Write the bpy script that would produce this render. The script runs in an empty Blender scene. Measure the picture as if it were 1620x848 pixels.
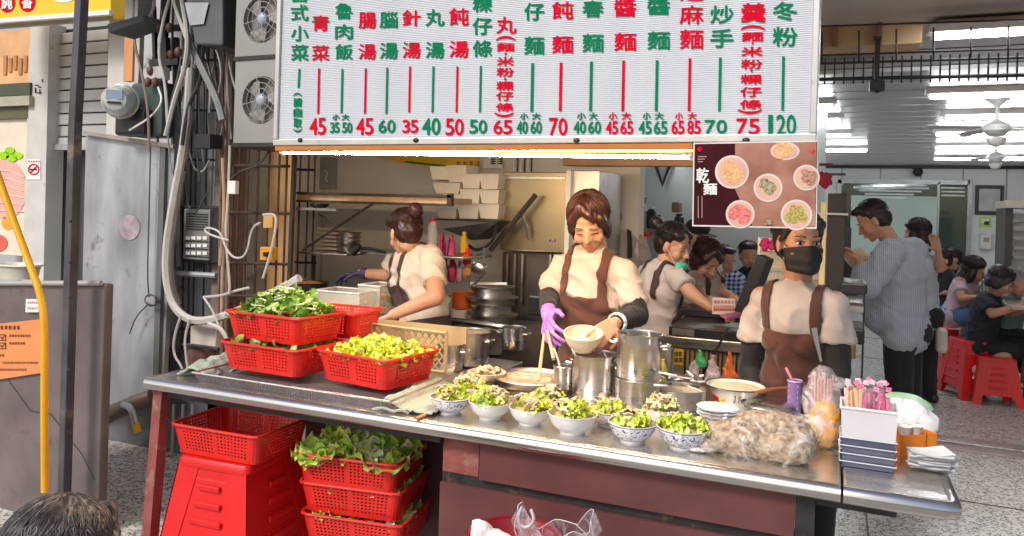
import bpy, bmesh, math, random
from mathutils import Vector, Matrix, Quaternion, noise
random.seed(7)
V = Vector
sc = bpy.context.scene
COL = sc.collection
# ---------------------------------------------------------------- camera
F = 1200.0; HY = 333.0; ROLL = 0.03; KY = 0.427
_c = 1/math.sqrt(1+KY*KY); _s = KY*_c
CAM = V((0, 0, 1.5)); FWD = V((-_s, _c, 0)); RGT = V((_c, _s, 0)); UP = V((0, 0, 1))
r_ = math.atan(ROLL)
CR = RGT*math.cos(r_) + UP*math.sin(r_); CU = UP*math.cos(r_) - RGT*math.sin(r_)
cd = bpy.data.cameras.new('camera'); cam = bpy.data.objects.new('camera', cd); COL.objects.link(cam)
m = Matrix((CR, CU, -FWD)).transposed().to_4x4(); m.translation = CAM
cam.matrix_world = m
cd.sensor_width = 36; cd.lens = 36*F/1620; cd.shift_y = -(424-HY)/1620; cd.clip_end = 500; cd.clip_start = .05
sc.camera = cam
# ---------------------------------------------------------------- light
w = bpy.data.worlds.new('World'); sc.world = w; w.use_nodes = True
nt = w.node_tree; bg = nt.nodes['Background']
sky = nt.nodes.new('ShaderNodeTexSky'); sky.sky_type = 'NISHITA'; sky.sun_disc = False
SUN_EL, SUN_AZ = math.radians(42), math.radians(200)
sky.sun_elevation = SUN_EL; sky.sun_rotation = SUN_AZ; sky.air_density = 1.0; sky.dust_density = 3.0; sky.ozone_density = .7
nt.links.new(sky.outputs[0], bg.inputs[0]); bg.inputs[1].default_value = 0.1
sl = bpy.data.lights.new('sun', 'SUN'); sl.energy = 1.75; sl.angle = math.radians(14); sl.color = (1, .97, .92)
so = bpy.data.objects.new('sun', sl); COL.objects.link(so)
sd = V((math.sin(SUN_AZ)*math.cos(SUN_EL), math.cos(SUN_AZ)*math.cos(SUN_EL), math.sin(SUN_EL)))
so.rotation_euler = (-sd).to_track_quat('-Z', 'Y').to_euler()
so.location = (0, -3, 6)
sc.view_settings.view_transform = 'Standard'; sc.view_settings.look = 'None'; sc.view_settings.exposure = 0.42; sc.view_settings.gamma = 1
# ---------------------------------------------------------------- pixel helpers (1620x848 pixels -> world points)
def ray(px, py): return FWD + CR*((px-810)/F) + CU*(-(py-HY)/F)
def P(px, py, Y): d = ray(px, py); return CAM + d*(Y/d.y)
def G(px, py, z): d = ray(px, py); return CAM + d*((z-CAM.z)/d.z)
def PPM(p): return F/((p-CAM).dot(FWD))           # pixels per metre at p
def RC(x0, y0, x1, y1, Y):
    a = P(x0, y0, Y); b = P(x1, y0, Y); c = P(x1, y1, Y); d = P(x0, y1, Y)
    return (a.x+d.x)/2, (b.x+c.x)/2, (c.z+d.z)/2, (a.z+b.z)/2
# ---------------------------------------------------------------- materials
MATS = {}
def M(name, col, rough=.5, metal=0, var=.12, vs=8, bump=0, bs=60, trans=0, alpha=1, emit=0, ecol=None, stretch=(1,1,1), col2=None, sheen=0, coat=0, sss=0, spots=None):
    if name in MATS: return MATS[name]
    mt = bpy.data.materials.new(name); mt.use_nodes = True; MATS[name] = mt
    n = mt.node_tree; B = n.nodes['Principled BSDF']; L = n.links.new
    tc = n.nodes.new('ShaderNodeTexCoord'); mp = n.nodes.new('ShaderNodeMapping'); mp.inputs['Scale'].default_value = stretch
    L(tc.outputs['Object'], mp.inputs[0])
    nz = n.nodes.new('ShaderNodeTexNoise'); nz.inputs['Scale'].default_value = vs; nz.inputs['Detail'].default_value = 5; L(mp.outputs[0], nz.inputs[0])
    rp = n.nodes.new('ShaderNodeValToRGB'); e = rp.color_ramp.elements
    e[0].position = .3; e[1].position = .7
    c2 = col2 or tuple(min(1, c*(1+var)) for c in col)
    c1 = col if col2 else tuple(c*(1-var) for c in col)
    e[0].color = (*c1, 1); e[1].color = (*c2, 1)
    L(nz.outputs[0], rp.inputs[0]); out = rp.outputs[0]
    if spots:
        s2 = n.nodes.new('ShaderNodeTexNoise'); s2.inputs['Scale'].default_value = spots[1]; s2.inputs['Detail'].default_value = 8; s2.inputs['Roughness'].default_value = .7; L(tc.outputs['Object'], s2.inputs[0])
        r2 = n.nodes.new('ShaderNodeValToRGB'); r2.color_ramp.elements[0].position = spots[2]; r2.color_ramp.elements[1].position = spots[2]+.08
        r2.color_ramp.elements[0].color = (0,0,0,1); r2.color_ramp.elements[1].color = (1,1,1,1)
        mx = n.nodes.new('ShaderNodeMix'); mx.data_type = 'RGBA'; L(s2.outputs[0], r2.inputs[0]); L(r2.outputs[0], mx.inputs[0]); L(out, mx.inputs[6]); mx.inputs[7].default_value = (*spots[0], 1); out = mx.outputs[2]
    L(out, B.inputs['Base Color'])
    mr = n.nodes.new('ShaderNodeMapRange'); mr.inputs[3].default_value = max(.02, rough*.75); mr.inputs[4].default_value = min(1, rough*1.25)
    L(nz.outputs[0], mr.inputs[0]); L(mr.outputs[0], B.inputs['Roughness'])
    B.inputs['Metallic'].default_value = metal
    if trans: B.inputs['Transmission Weight'].default_value = trans
    if sss: B.inputs['Subsurface Weight'].default_value = sss; B.inputs['Subsurface Radius'].default_value = (.02,.008,.004)
    if coat: B.inputs['Coat Weight'].default_value = coat
    if sheen: B.inputs['Sheen Weight'].default_value = sheen
    if alpha < 1: B.inputs['Alpha'].default_value = alpha
    if emit: B.inputs['Emission Color'].default_value = (*(ecol or col), 1); B.inputs['Emission Strength'].default_value = emit
    if bump:
        b2 = n.nodes.new('ShaderNodeTexNoise'); b2.inputs['Scale'].default_value = bs; b2.inputs['Detail'].default_value = 4; L(mp.outputs[0], b2.inputs[0])
        bp = n.nodes.new('ShaderNodeBump'); bp.inputs['Strength'].default_value = bump; bp.inputs['Distance'].default_value = .01
        L(b2.outputs[0], bp.inputs['Height']); L(bp.outputs[0], B.inputs['Normal'])
    return mt
def nodes_of(mt): return mt.node_tree.nodes, mt.node_tree.links.new, mt.node_tree.nodes['Principled BSDF']
steel = M('brushed_steel', (.62,.6,.57), .28, 1, .12, 3, .05, 8, stretch=(1,1,12))
steelr = M('worn_steel', (.56,.54,.52), .36, 1, .2, 6, .12, 25, spots=((.38,.34,.3), 9, .58))
ctop = M('counter_steel', (.66,.63,.6), .26, .9, .2, 3, .08, 9, stretch=(1,3,1), spots=((.42,.3,.22), 12, .6))
darkm = M('dark_metal', (.035,.033,.033), .45, .3, .3, 20, .1, 60, spots=((.16,.09,.05), 14, .6))
blackp = M('black_plastic', (.02,.02,.022), .4)
whitep = M('white_plastic', (.78,.77,.74), .4, 0, .05)
maroon = M('maroon_paint', (.13,.043,.043), .42, 0, .2, 4, .1, 40, spots=((.12,.05,.045), 7, .6))
maroonr = M('rusted_maroon_paint', (.26,.07,.06), .6, 0, .3, 12, .3, 70, spots=((.3,.16,.12), 18, .55))
redp = M('red_plastic', (.72,.02,.012), .4, 0, .2, 5, .06, 30, coat=.1, spots=((.4,.02,.015), 16, .58))
reds = M('stool_red_plastic', (.76,.012,.012), .42, 0, .16, 3, .05, 40, coat=.1, spots=((.5,.03,.025), 11, .6))
cream = M('cream_wall', (.82,.76,.66), .7, 0, .08, 2, .05, 20, spots=((.55,.45,.34), 3, .66))
palew = M('pale_wall', (.62,.68,.68), .55, 0, .05, 1.5)
tan = M('tan_plastic', (.5,.36,.2), .5)
paper = M('white_paper', (.82,.8,.76), .8, 0, .05, 5, .1, 30)
orangep = M('orange_paper', (.85,.28,.1), .8, 0, .1, 6)
greenink = M('green_ink', (.0,.2,.09), .9, 0, .05); redink = M('red_ink', (.66,.0,.025), .9, 0, .05)
for m_ in (greenink, redink): m_.node_tree.nodes['Principled BSDF'].inputs['Specular IOR Level'].default_value = .1
blackink = M('black_ink', (.02,.02,.02), .6); whiteink = M('white_ink', (.85,.84,.8), .6)
skin = M('skin', (.58,.3,.19), .5, 0, .08, 12, .04, 120, sss=.12)
skin2 = M('skin_pale', (.78,.52,.4), .5, 0, .08, 12, .04, 120, sss=.12)
hairb = M('dark_hair', (.022,.014,.012), .38, 0, .5, 60, .3, 90, stretch=(1,1,.2))
hairbr = M('brown_hair', (.04,.013,.009), .38, 0, .5, 60, .3, 90, stretch=(1,1,.2))
shirtm = M('beige_shirt_cloth', (.56,.46,.4), .85, 0, .06, 6, .55, 16, sheen=.2)
shirtg = M('greybeige_shirt_cloth', (.5,.43,.39), .85, 0, .06, 6, .55, 16, sheen=.2)
apronm = M('brown_apron_cloth', (.085,.03,.02), .8, 0, .18, 9, .3, 24, sheen=.2)
blackc = M('black_cloth', (.012,.012,.014), .8, 0, .3, 10, .35, 30, sheen=.1)
lip = M('lip', (.55,.16,.12), .4); eyew = M('eye_white', (.8,.78,.74), .2); eyed = M('eye_dark', (.02,.012,.01), .15)
# ---------------------------------------------------------------- mesh builder
class MB:
    def __init__(s): s.v = []; s.f = []; s.mi = []; s.cur = 0
    def add(s, vs, fs):
        o = len(s.v); s.v += [tuple(x) for x in vs]; s.f += [tuple(i+o for i in f) for f in fs]; s.mi += [s.cur]*len(fs); return s
    def box(s, c, d, R=None):
        c = V(c); vs = []
        for z in (-.5, .5):
            for x, y in ((-.5,-.5), (.5,-.5), (.5,.5), (-.5,.5)):
                q = V((x*d[0], y*d[1], z*d[2])); vs.append(c + (R @ q if R else q))
        return s.add(vs, [(3,2,1,0),(4,5,6,7),(0,1,5,4),(1,2,6,5),(2,3,7,6),(3,0,4,7)])
    def bb(s, a, b): return s.box([(a[i]+b[i])/2 for i in range(3)], [abs(a[i]-b[i]) for i in range(3)])
    def cyl(s, p0, p1, r0, r1=None, n=12, cap=True):
        p0 = V(p0); p1 = V(p1); r1 = r0 if r1 is None else r1
        q = (p1-p0).to_track_quat('Z', 'Y'); vs = []
        for p, r in ((p0, r0), (p1, r1)):
            for i in range(n):
                a = 2*math.pi*i/n; vs.append(p + q @ V((r*math.cos(a), r*math.sin(a), 0)))
        fs = [(i, (i+1)%n, n+(i+1)%n, n+i) for i in range(n)]
        if cap: fs += [tuple(range(n-1, -1, -1)), tuple(range(n, 2*n))]
        return s.add(vs, fs)
    def tube(s, pts, r, n=6, taper=None, smooth=0):
        pts = [V(p) for p in pts]
        for _ in range(smooth):
            o = [pts[0]]
            for a, b in zip(pts, pts[1:]): o += [a*.75+b*.25, a*.25+b*.75]
            o.append(pts[-1]); pts = o
        k = len(pts); vs = []; ref = None
        for i, p in enumerate(pts):
            t = (pts[min(i+1, k-1)]-pts[max(i-1, 0)]); t = t.normalized() if t.length > 1e-9 else V((0,0,1))
            if ref is None: ref = t.orthogonal().normalized()
            ref = (ref - t*ref.dot(t)); ref = ref.normalized() if ref.length > 1e-6 else t.orthogonal().normalized()
            b = t.cross(ref); rr = r*(taper(i/(k-1)) if taper else 1)
            for j in range(n):
                a = 2*math.pi*j/n; vs.append(p + (ref*math.cos(a)+b*math.sin(a))*rr)
        fs = [(i*n+j, i*n+(j+1)%n, (i+1)*n+(j+1)%n, (i+1)*n+j) for i in range(k-1) for j in range(n)]
        fs += [tuple(range(n-1, -1, -1)), tuple(range((k-1)*n, k*n))]
        return s.add(vs, fs)
    def lathe(s, prof, c=(0,0,0), n=24, sx=1, sy=1, R=None, cap=False):
        c = V(c); k = len(prof); vs = []
        for r, z in prof:
            for i in range(n):
                a = 2*math.pi*i/n; q = V((r*math.cos(a)*sx, r*math.sin(a)*sy, z)); vs.append(c + (R @ q if R else q))
        fs = [(i*n+j, i*n+(j+1)%n, (i+1)*n+(j+1)%n, (i+1)*n+j) for i in range(k-1) for j in range(n)]
        if cap and prof[0][0] > 1e-5: fs.append(tuple(range(n-1, -1, -1)))
        if cap and prof[-1][0] > 1e-5: fs.append(tuple(range((k-1)*n, k*n)))
        return s.add(vs, fs)
    def ell(s, c, rad, R=None, nu=14, nv=9):
        rad = (rad,)*3 if isinstance(rad, (int, float)) else rad; c = V(c); vs = []; fs = []
        for j in range(nv+1):
            th = math.pi*j/nv
            for i in range(nu):
                a = 2*math.pi*i/nu; q = V((math.sin(th)*math.cos(a)*rad[0], math.sin(th)*math.sin(a)*rad[1], -math.cos(th)*rad[2]))
                vs.append(c + (R @ q if R else q))
        for j in range(nv):
            for i in range(nu): fs.append((j*nu+i, j*nu+(i+1)%nu, (j+1)*nu+(i+1)%nu, (j+1)*nu+i))
        return s.add(vs, fs)
    def cap(s, p0, r0, p1, r1, n=12): s.cyl(p0, p1, r0, r1, n); s.ell(p0, r0, None, n, 8); s.ell(p1, r1, None, n, 8); return s
    def quad(s, *p): return s.add(p, [tuple(range(len(p)))])
    def mesh(s, name, mats=None, smooth=False):
        me = bpy.data.meshes.new(name); me.from_pydata(s.v, [], s.f)
        for mt in (mats if isinstance(mats, (list, tuple)) else [mats] if mats else []): me.materials.append(mt)
        if any(s.mi): me.polygons.foreach_set('material_index', s.mi)
        bm = bmesh.new(); bm.from_mesh(me); bmesh.ops.remove_doubles(bm, verts=bm.verts, dist=1e-6)
        bmesh.ops.recalc_face_normals(bm, faces=bm.faces); bm.to_mesh(me); bm.free()
        if smooth:
            me.polygons.foreach_set('use_smooth', [True]*len(me.polygons))
            if smooth != 2: me.set_sharp_from_angle(angle=math.radians(40))
        me.update(); return me
def setp(o, label=None, cat=None, group=None, kind=None):
    if label: o['label'] = label
    if cat: o['category'] = cat
    if group: o['group'] = group
    if kind: o['kind'] = kind
    return o
def link(name, me, parent=None, loc=None, rot=None):
    o = bpy.data.objects.new(name, me); COL.objects.link(o)
    if parent: o.parent = parent
    if loc is not None: o.location = loc
    if rot is not None: o.rotation_euler = rot
    return o
def ob(name, mb, mat, parent=None, loc=None, rot=None, smooth=False, bev=0, rel=True, **k):
    """mesh object; with a parent, vertices given in world space are moved to the parent's frame unless rel=False"""
    me = mb.mesh(name, mat, smooth) if isinstance(mb, MB) else mb
    if parent is not None and rel and loc is None:
        me.transform(Matrix.Translation(-root_loc(parent)))
    elif parent is None and loc is None and isinstance(mb, MB) and me.vertices:
        n = len(me.vertices); cx = sum(v.co.x for v in me.vertices)/n; cy = sum(v.co.y for v in me.vertices)/n; cz = min(v.co.z for v in me.vertices)
        me.transform(Matrix.Translation((-cx, -cy, -cz))); loc = (cx, cy, cz)
    o = link(name, me, parent, loc, rot)
    if bev: b = o.modifiers.new('bevel', 'BEVEL'); b.width = bev; b.segments = 2; b.limit_method = 'ANGLE'
    return setp(o, **k)
def root_loc(p):
    l = V(p.location)
    while p.parent: p = p.parent; l = l + V(p.location)
    return l
def thing(name, loc, label, cat, group=None, rot=0):
    o = bpy.data.objects.new(name, None); COL.objects.link(o); o.location = loc; o.rotation_euler = (0,0,rot); o.empty_display_size = .05
    return setp(o, label, cat, group)
def dup(root, loc, label, rot=None, group=None):
    r = root.copy(); COL.objects.link(r); r.location = loc
    if rot is not None: r.rotation_euler = (0,0,rot)
    if label: r['label'] = label
    if group: r['group'] = group
    for ch in list(root.children):
        c = ch.copy(); COL.objects.link(c); c.parent = r
        for g in list(ch.children): d = g.copy(); COL.objects.link(d); d.parent = c
    return r
def evalmesh(me, mods):
    o = bpy.data.objects.new('tmp', me); COL.objects.link(o)
    for t, kw in mods:
        md = o.modifiers.new('m', t)
        for k, v in kw.items(): setattr(md, k, v)
    dg = bpy.context.evaluated_depsgraph_get(); r = bpy.data.meshes.new_from_object(o.evaluated_get(dg)); bpy.data.objects.remove(o); return r
# ---------------------------------------------------------------- lettering
FC = bpy.data.curves.new('font', 'FONT'); FO = bpy.data.objects.new('font', FC)
GL = {}
def glyph(s, off=.022):
    if (s, off) in GL: return GL[s, off]
    FC.body = s; FC.size = 1; FC.offset = off; FC.resolution_u = 3
    COL.objects.link(FO); dg = bpy.context.evaluated_depsgraph_get(); dg.update()
    me = bpy.data.meshes.new_from_object(FO.evaluated_get(dg)); COL.objects.unlink(FO)
    vs = [(v.co.x, v.co.y) for v in me.vertices]; fs = [tuple(p.vertices) for p in me.polygons]; bpy.data.meshes.remove(me)
    if not vs: GL[s, off] = ([], []); return GL[s, off]
    x0 = min(v[0] for v in vs); x1 = max(v[0] for v in vs); y0 = min(v[1] for v in vs); y1 = max(v[1] for v in vs)
    vs = [((x-x0)/max(1e-6, x1-x0), (y-y0)/max(1e-6, y1-y0)) for x, y in vs]; GL[s, off] = (vs, fs); return GL[s, off]
def put(mb, s, fn, x0, y0, x1, y1, rot90=False, off=0.0, bold=.6):
    """glyph(s) stretched to the box x0..x1, y0(top)..y1(bottom); fn maps (x,y) to a point"""
    vs, fs = glyph(s, off); k = 0
    for dx, dy in ((0,0),(-bold,0),(bold,0),(0,bold),(0,-bold)):
        pts = []; sh = V((0, -.00012*k, 0)); k += 1
        for u, v in vs:
            if rot90: u, v = v, 1-u
            pts.append(fn(x0+(x1-x0)*u+dx, y1+(y0-y1)*v+dy)+sh)
        mb.add(pts, fs)
# ================================================================ SETTING
def slab(name, a, b, mat, label=None, cat=None, kind=None, bev=0, **k):
    return ob(name, MB().bb(a, b), mat, label=label, cat=cat, kind=kind, bev=bev, **k)
def wallrect(x0, y0, x1, y1, Y, d, mb=None):
    a, b, z0, z1 = RC(x0, y0, x1, y1, Y); return (mb or MB()).bb((a, Y, z0), (b, Y+d, z1))
def pl(px, py, Y, d=0): return P(px, py, Y+d)
def wire(pts, Y, rpx, mb=None, n=6, smooth=2):
    q = [P(p[0], p[1], Y+(p[2] if len(p) > 2 else 0)) for p in pts]
    return (mb or MB()).tube(q, rpx/PPM(q[0]), n, smooth=smooth)
asphalt = M('asphalt', (.06,.06,.06), .85, 0, .25, 30, .4, 200)
g = MB(); g.quad((-60,-60,0), (60,-60,0), (60,60,0), (-60,60,0)); ob('street', g, asphalt, kind='structure', loc=(0,0,-.12))
pvm = M('pavement_concrete', (.3,.29,.27), .8, 0, .15, 4, .2, 40)
ob('bounce_pavement', MB().bb((-12,-2.5,-.12), (12,1.9,-.02)), pvm, kind='structure', loc=(0,0,0))  # unseen slab added to bounce daylight up under the counter
# terrazzo
tz = M('terrazzo', (.5,.48,.44), .3, 0, .05, 3)
n_, L_, B_ = nodes_of(tz)
tcn = n_.new('ShaderNodeTexCoord'); vo = n_.new('ShaderNodeTexVoronoi'); vo.inputs['Scale'].default_value = 75; L_(tcn.outputs['Object'], vo.inputs[0])
sp = n_.new('ShaderNodeSeparateColor'); L_(vo.outputs['Color'], sp.inputs[0]); cr = n_.new('ShaderNodeValToRGB'); cr.color_ramp.interpolation = 'CONSTANT'
els = cr.color_ramp.elements; els[0].position = 0; els[0].color = (.03,.028,.03,1); els[1].position = .27; els[1].color = (.2,.19,.18,1)
for p_, c_ in ((.42, (.52,.49,.45)), (.62, (.68,.66,.62)), (.85, (.52,.45,.37))): e_ = els.new(p_); e_.color = (*c_, 1)
L_(sp.outputs[0], cr.inputs[0])
v2 = n_.new('ShaderNodeTexVoronoi'); v2.feature = 'DISTANCE_TO_EDGE'; v2.inputs['Scale'].default_value = 75; L_(tcn.outputs['Object'], v2.inputs[0])
mr_ = n_.new('ShaderNodeMath'); mr_.operation = 'GREATER_THAN'; mr_.inputs[1].default_value = .07; L_(v2.outputs[0], mr_.inputs[0])
mx_ = n_.new('ShaderNodeMix'); mx_.data_type = 'RGBA'; L_(mr_.outputs[0], mx_.inputs[0]); mx_.inputs[6].default_value = (.64,.62,.58,1); L_(cr.outputs[0], mx_.inputs[7]); L_(mx_.outputs[2], B_.inputs['Base Color'])
fl = MB(); fl.bb((-8,1.9,-.12), (9,18,0)); floor = ob('terrazzo_floor', fl, tz, kind='structure', loc=(0,0,0))
jm = M('joint_strip_metal', (.09,.08,.07), .5, .4)
for X in (-2.4,-1.2,.18,1.5,2.8,4.1): ob('joint_strip', MB().bb((X,1.95,0), (X+.008,5.75,.003)), jm, floor)
for X in (.6,1.9,3.2,4.5,5.8): ob('joint_strip', MB().bb((X,6.2,0), (X+.008,17,.003)), jm, floor)
for Y in (3.55,4.75): ob('joint_strip', MB().bb((-8,Y,0), (9,Y+.008,.0035)), jm, floor)
for Y in (7.6,9.2,10.8,12.4): ob('joint_strip', MB().bb((0,Y,0), (9,Y+.008,.0035)), jm, floor)
th = thing('door_threshold', (1,6,0), 'pinkish grey steel track crossing the terrazzo floor at the shop entrance', 'threshold')
pk = M('pinkish_steel', (.42,.32,.31), .4, .5, .15, 8)
for i, (y0, y1, h) in enumerate(((5.78,5.9,.012), (5.93,5.99,.02), (6.03,6.12,.012))): ob('track_rail', MB().bb((-.4,y0,0), (9,y1,h)), pk if i != 1 else steelr, th, bev=.003)
# ---- dining room
cm = M('ceiling_slat_metal', (.55,.54,.55), .35, .4, .08, 1.5, .03, 6)
cb = M('ceiling_back', (.35,.33,.32), .6)
ceil = ob('dining_ceiling', MB().bb((-1.6,6.2,2.64), (9,17.2,2.75)), cb, kind='structure', loc=(0,0,0))
sm_ = MB().bb((-1.6,0,0), (9,.215,.03)).mesh('ceiling_slat', cm)
for i in range(48): link('ceiling_slat', sm_, ceil, (0, 6.22+i*.227, 2.605+.003*(i % 2)))
tubem = M('lit_tube', (.9,.95,1), .5, emit=28, ecol=(.93,.96,1), var=0)
def ceiling_tube(x0, x1, Y, z, label, m=tubem, grp='fluorescent tubes on the dining ceiling'):
    t = thing('ceiling_light', ((x0+x1)/2, Y, z), label, 'ceiling light', grp)
    ob('housing', MB().bb((x0-.03,Y-.06,z+.0), (x1+.03,Y+.06,z+.05)), whitep, t, bev=.005)
    ob('tube', MB().cyl((x0,Y-.0,z-.02), (x1,Y,z-.02), .018, n=10), m, t, smooth=True)
    for x in (x0, x1): ob('end_cap', MB().box((x,Y,z-.015), (.02,.035,.045)), whitep, t)
rows = [(150,1470,1640,'nearest long tube'), (183,1495,1660,'second long tube'), (210,1480,1660,'third long tube'), (232,1480,1660,'fourth long tube'), (250,1478,1660,'farthest long tube')]
for i, (py, xa, xb, nm) in enumerate(rows):
    a = G(xa, py, 2.56); b = P(xb, py, a.y)
    ceiling_tube(a.x, b.x, a.y, 2.56, nm+' over the diners on the right, ahead of the back wall')
for i, (py, xa, xb, nm) in enumerate([(165,1293,1318,'nearest'), (188,1290,1330,'second'), (212,1288,1345,'third'), (236,1288,1372,'farthest')]):
    a = G(xb, py, 2.56); ceiling_tube(a.x-1.3, a.x, a.y, 2.56, nm+' bright tube just right of the menu sign, left half of the dining ceiling')
wallm = M('panel_wall', (.8,.83,.83), .45, 0, .04, 1)
YB = 16.6
bw = ob('back_wall', MB().bb((-1.6,YB,0), (9,YB+.2,2.64)), wallm, label='pale grey panelled back wall of the dining room', cat='wall', loc=(0,0,0))
for px in (1332,1393,1457,1524,1593):
    q = P(px, 275, YB-.01); ob('panel_joint', MB().bb((q.x-.012,YB-.012,1.0), (q.x+.012,YB,2.6)), cb, bw)
wallrect(1290,262,1700,267,YB-.05,.05,t_:=MB()); ob('top_rail', t_, darkm, bw)
# glazed opening with frame and reflections
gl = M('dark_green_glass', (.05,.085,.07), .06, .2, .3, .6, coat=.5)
gl2 = M('frosted_green_film', (.5,.66,.58), .35, 0, .15, .8)
a, b, z0, z1 = RC(1325,288,1531,520,YB-.1)
gd = thing('glass_screen', ((a+b)/2, YB-.1, 0), 'dark green glass screen with painted haze band behind the standing customer', 'glass screen')
ob('glass', MB().bb((a,YB-.1,.02), (b,YB-.06,z1)), gl, gd)
ob('haze_band', wallrect(1345,310,1482,420,YB-.12,.015), gl2, gd)  # pale green haze in the glass, painted as a flat panel
for rc_ in ((1322,284,1535,291), (1528,284,1535,520), (1322,284,1328,520), (1480,288,1484,520)): ob('frame', wallrect(*rc_, YB-.15,.06), M('grey_frame', (.35,.37,.37), .4, .5), gd)
for i in range(4): ob('glass_reflection_strip', wallrect(1350+i*9,296+i*5,1470-i*12,298.5+i*5,YB-.13,.02), M('pale_louver', (.75,.8,.8), .4), gd)  # pale strips painted as reflections of the lights in the glass
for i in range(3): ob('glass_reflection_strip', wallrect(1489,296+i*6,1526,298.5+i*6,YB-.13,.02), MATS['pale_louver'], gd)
t = thing('picture_frame', P(1566,337,YB-.02), 'framed certificate in black frame on the pale back wall', 'picture')
ob('frame', wallrect(1543,293,1588,340,YB-.06,.05), blackp, t, bev=.01); ob('print', wallrect(1549,299,1582,334,YB-.075,.02), M('certificate_print', (.7,.72,.72), .3, 0, .3, 3, col2=(.35,.38,.38)), t)
t = thing('wall_notice', P(1560,358,YB), 'small green and white notice below the framed certificate', 'notice')
ob('card', wallrect(1549,343,1569,360,YB-.02,.015), M('lime_print', (.55,.75,.15), .5), t); ob('print', wallrect(1553,346,1565,353,YB-.03,.01), whiteink, t); ob('print', wallrect(1557,350,1565,356,YB-.035,.01), M('navy_ink', (.02,.05,.2)), t)
t = thing('towel_dispenser', P(1560,392,YB-.1), 'white wall dispenser under the green notice', 'dispenser')
ob('case', wallrect(1551,369,1570,395,YB-.16,.15), whitep, t, bev=.03); ob('window', wallrect(1556,376,1565,383,YB-.165,.02), cb, t)
t = thing('cctv_camera', P(1455,272,YB-.3), 'small black dome camera under the ceiling edge', 'security camera')
ob('dome', MB().ell(P(1452,272,YB-.3), .09), blackp, t, smooth=True); ob('bracket', MB().cyl(P(1452,266,YB-.3), P(1452,270,YB-.3), .04), blackp, t)
# shelving at the right edge
t = thing('drinks_cabinet', P(1610,470,11), 'dark framed cabinet with pale shelves at the right edge behind the diners', 'cabinet')
ob('side_panel', wallrect(1589,325,1601,470,11,.6), M('cabinet_brown', (.06,.05,.045), .5), t)
ob('body', wallrect(1601,338,1700,470,11.05,.55), M('cabinet_grey', (.42,.4,.38), .5), t)
for i in range(7): ob('louver', wallrect(1603,348+i*15,1700,352+i*15,11.0,.05), cb, t)
ob('roof', wallrect(1592,318,1700,330,10.9,.7), M('cabinet_beige', (.5,.44,.36), .5), t)
# right wall far outside the frame keeps the room closed
slab('side_wall', (8.9,6.2,0), (9.1,17,2.64), wallm, 'pale side wall of the dining room', 'wall')
# ceiling fans
def fan(px, pytop, pyb, z, label, lp):
    a = G(px, pytop, 2.6); c = V((a.x, a.y, P(px, pyb, a.y).z))
    t = thing('ceiling_fan', a, label, 'ceiling fan', 'white ceiling fans')
    ob('canopy', MB().lathe([(.02,-.06),(.07,-.01),(.1,.0)], a, 16), whitep, t, smooth=True)
    ob('rod', MB().cyl(c, a, .015), whitep, t)
    ob('motor', MB().lathe([(.0,-.07),(.07,-.06),(.11,-.02),(.1,.03),(.04,.06),(.0,.07)], c, 20), whitep, t, smooth=True)
    ob('lamp_bowl', MB().lathe([(.0,-.17),(.05,-.15),(.075,-.11),(.075,-.09)], c, 16), whitep, t, smooth=True)
    for k in range(4):
        an = k*math.pi/2+.35; R = Matrix.Rotation(an, 3, 'Z') @ Matrix.Rotation(.2, 3, 'X')
        ob('blade', MB().box(c + Matrix.Rotation(an,3,'Z') @ V((.38,0,0)), (.46,.1,.008), R), whitep, t, bev=.003)
fan(1578,158,203,2.6,'nearer white ceiling fan hanging on a rod among the tubes',0)
fan(1576,224,248,2.6,'farther white ceiling fan near the back wall',0)
slab('entrance_header', (-1.9,6.21,2.76), (9,6.3,3.1), cb, 'grey header strip above the dining room entrance', 'header')
# ---- arcade ceiling and hanging track of the folding gate
woodm = M('ochre_ceiling_board', (.55,.36,.2), .6, 0, .2, 3, .1, 20, stretch=(1,6,1))
arc = ob('arcade_ceiling', MB().bb((-3.9,2.75,2.82), (9,6.2,2.95)), M('arcade_ceiling_paint', (.6,.53,.47), .6, 0, .1, 2), kind='structure', loc=(0,0,0))
wallrect(1285,2,1460,72,5.6,.3,t_:=MB()); ob('shutter_box', t_, woodm, label='ochre boarded shutter box above the shop entrance', cat='shutter box', bev=.01)
for xx in (1318,1388): ob('box_post', wallrect(xx,10,xx+8,72,5.55,.05), M('ochre_brown', (.3,.16,.08), .6), bpy.data.objects['shutter_box'], rel=True)
wallrect(1478,24,1720,36,5.5,.25,t_:=MB()); ob('pink_beam', t_, M('pinkish_beam_paint', (.5,.32,.3), .5), label='pinkish beam running right from the ochre shutter box', cat='beam', bev=.01)
q = G(1480,50,2.6); ceiling_tube(P(1476,50,5.3).x, P(1700,42,5.3).x, 5.3, P(1540,50,5.3).z, 'long tube under the pinkish beam, nearest and highest of all', tubem)
t = thing('hanging_gate_track', P(1450,125,5.2), 'black ladder like folding gate track hanging over the shop entrance', 'gate track')
YG = 5.2
def zx(px, py): q = P(px, py, YG); return q
for (x0,y0,x1,y1,rr) in ((1285,126,1720,116,3.0), (1285,101,1720,88,2), (1285,88,1720,74,1.5), (1285,42,1720,28,1.5)):
    ob('rail', MB().tube([P(x0,y0,YG), P(x1,y1,YG)], rr/PPM(P(1450,120,YG)), 6), blackp if rr > 1.6 else darkm, t)
bm_ = MB().bb((-.0045,-.006,-.082), (.0045,.006,.082)).mesh('bar', blackp)
for i in range(26):
    px = 1305+i*15.2; c = (P(px,101-i*.45,YG)+P(px,125-i*.3,YG))/2; link('bar', bm_, t, c-V(t.location))
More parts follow.
